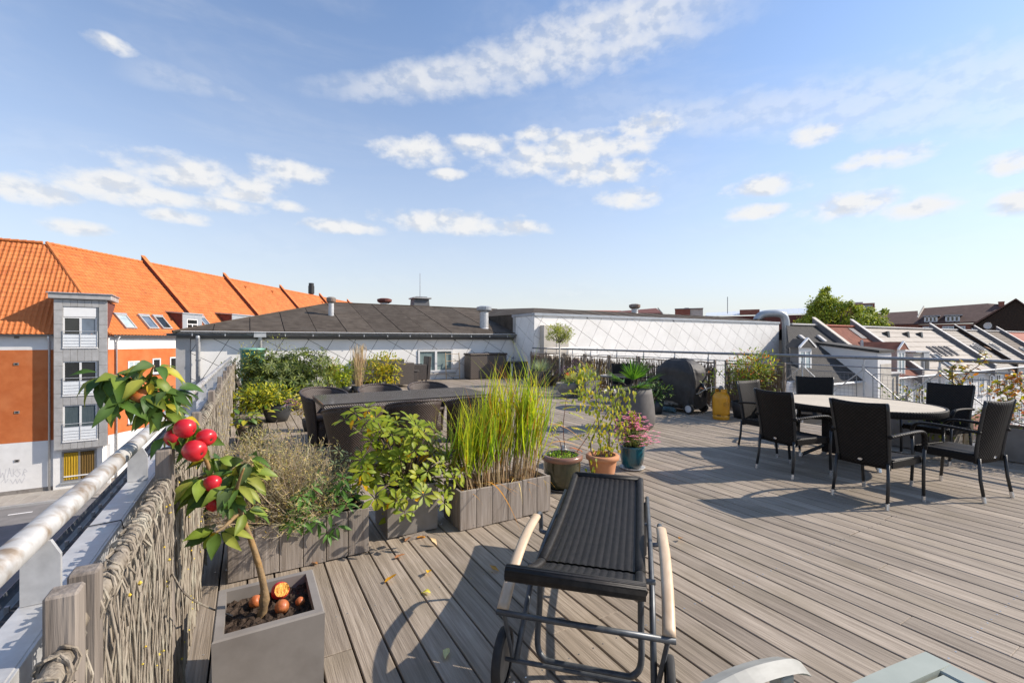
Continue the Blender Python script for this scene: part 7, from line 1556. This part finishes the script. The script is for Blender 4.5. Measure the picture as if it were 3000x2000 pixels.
def climber(label, loc, pts, n, seed):
    t = thing('climbing_shrub', label, 'shrub', loc); o = Vector(loc); its = []; m = MB(); LS = lf([(.30, .27, .02), (.22, .24, .02), (.40, .15, .03), (.42, .28, .03), (.16, .21, .02)], .5)
    for pp in pts:
        p = spline([Vector(q) - o for q in pp], 6); m.tube(p, [.009 - .006 * i / len(p) for i in range(len(p))], 5)
        for i in range(n):
            k = pr.randint(len(p) // 3, len(p) - 1); c = p[k] + rdir(pr, -1, 1) * pr.uniform(.01, .10); its.append((pr.choice(LS), orient(c, rdir(pr, -.6, .8), (pr.uniform(-.5, .5), -.6, .7), pr.uniform(.05, .085))))
    m.build('branches', 'bark', t); foliage(t, its, 'leaf', 0)
X_ = 8.45
climber('thin climbing shrub with yellow and pink leaves rising above the handrail', (8.30, 2.35, .4), [[(8.3, 2.35, .4), PX(2810, 1160, 8.45), PX(2830, 1100, 8.45), PX(2880, 1060, 8.45), PX(2890, 1030, 8.45)], [(8.3, 2.35, .4), PX(2820, 1150, 8.4), PX(2800, 1110, 8.4), PX(2760, 1090, 8.4)], [(8.3, 2.3, .4), PX(2790, 1080, 8.45), PX(2830, 1075, 8.5)]], 46, 1)
climber('arching shrub with pink and yellow leaves against the wire mesh', (8.40, 1.2, .4), [[(8.4, 1.2, .4), PX(2960, 1230, 8.4), PX(2950, 1160, 8.4), PX(2890, 1140, 8.4)], [(8.4, 1.2, .4), PX(2985, 1200, 8.4), PX(2975, 1140, 8.4), PX(2920, 1125, 8.4)], [(8.4, 1.1, .4), PX(3010, 1150, 8.4), PX(2990, 1110, 8.45), PX(2960, 1105, 8.45)]], 85, 2)

# ---- fallen leaves on the deck
fl_ = [(1127, 1708, (.60, .30, .02), 'curled orange leaf caught in a deck gap'), (1261, 1740, (.62, .58, .10), 'pale yellow folded leaf lying on the deck before the lounger'), (1310, 1903, (.60, .58, .30), 'pale cream leaf lying flat in the lounger shadow'), (1222, 1577, (.62, .28, .02), 'orange leaf on the wedge under the rhododendron planter'),
       (1279, 1598, (.50, .36, .2), 'curled tan leaf standing on the deck before the rhododendron'), (1258, 1673, (.60, .36, .02), 'amber leaf stuck in a deck gap'), (1156, 1637, (.42, .2, .1), 'brown leaf in the gap beside the board planter'), (1462, 1676, (.40, .22, .05), 'brown leaf beside the lounger head'), (1992, 1580, (.40, .2, .08), 'small brown leaf standing in a gap past the lounger arm'), (1186, 1587, (.40, .2, .1), 'dry leaf shred at the corner of the rhododendron planter'), (930, 1655, (.34, .16, .06), 'brown leaf at the foot of the board planter')]
for i, (px, py, c, lbl) in enumerate(fl_):
    L_ = Leaf(.075 if i not in (8, 9) else .045, .034, pr.uniform(-.6, .5), pr.uniform(.3, .8), 6, c, wavy=.3); p = G(px, py, .004); o = place('fallen_leaf', L_.mesh('leaf')); o.matrix_world = orient(Vector((p.x, p.y, .012)), (math.cos(i * 2.1), math.sin(i * 2.1), .12 if i not in (4, 8) else 1.1), (0, 0, 1)); tag(o, lbl, 'leaf')
stick = MB().tube(spline([PX(495, 1659, -.27), PX(540, 1735, -.18), G(610, 1778, .41), G(681, 1802, .36)], 4), .0035, 5).build('twig', 'twig'); tag(stick, 'long thin twig poking from the wattle onto the apple tree planter', 'twig')

# ---- street tree behind the wing
T = 62; tr = bg('street_tree', 'broad green street tree rising behind the white wing', 'tree', 2440, T); X = lambda px: xat(px, T, 2440); Z = lambda py: zat(py, T)
MB().tube([(0, 0, 0), (.1, 0, 4), (-.1, .1, 7)], [.42, .32, .22], 8).build('trunk', 'bark', tr)
TL = [Leaf(1.0, .75, .2, .1, 2, jit(pr.choice(((.14, .19, .025), (.20, .25, .03), (.27, .30, .035), (.10, .14, .022), (.32, .33, .045))), .15, pr)) for _ in range(14)]; its = []; m = MB()
bl = [(px_ + pr.uniform(-30, 30), py_ + pr.uniform(-22, 14), pr.uniform(7, 13)) for px_, py_ in ((2350, 930), (2375, 905), (2395, 880), (2415, 866), (2440, 870), (2465, 890), (2490, 915), (2515, 905), (2540, 915), (2560, 930), (2585, 945), (2340, 950), (2400, 900), (2430, 890), (2505, 925))] + [(2420, 915, 36), (2395, 895, 28), (2440, 890, 24), (2370, 935, 24), (2410, 885, 14), (2460, 932, 28), (2495, 945, 26), (2530, 935, 20), (2520, 950, 36), (2560, 945, 26), (2345, 955, 28), (2390, 960, 40), (2440, 960, 40), (2490, 970, 36), (2580, 960, 18), (2470, 900, 16), (2380, 905, 16), (2545, 915, 14), (2425, 870, 10), (2450, 980, 40)]
for px, py, r_ in bl:
    c = Vector((X(px), pr.uniform(-2, 2), Z(py))); R_ = r_ / F * T; m.tube([(0, 0, 6), c * .6 + Vector((0, 0, 2.6)), c], [.14, .09, .04], 5)
    for i in range(int(34 * r_)):
        d = rdir(pr, -1, 1); q = R_ * (pr.random() ** .45) * pr.uniform(.7, 1.35); its.append((pr.choice(TL), orient(c + Vector((d.x, d.y * 1.3, d.z * .9)) * q, rdir(pr, -1, 1), d + Vector((0, 0, .6)), pr.uniform(.16, .34))))
m.build('limbs', 'bark', tr); foliage(tr, its, 'tree_leaf', 0, rest='crown')
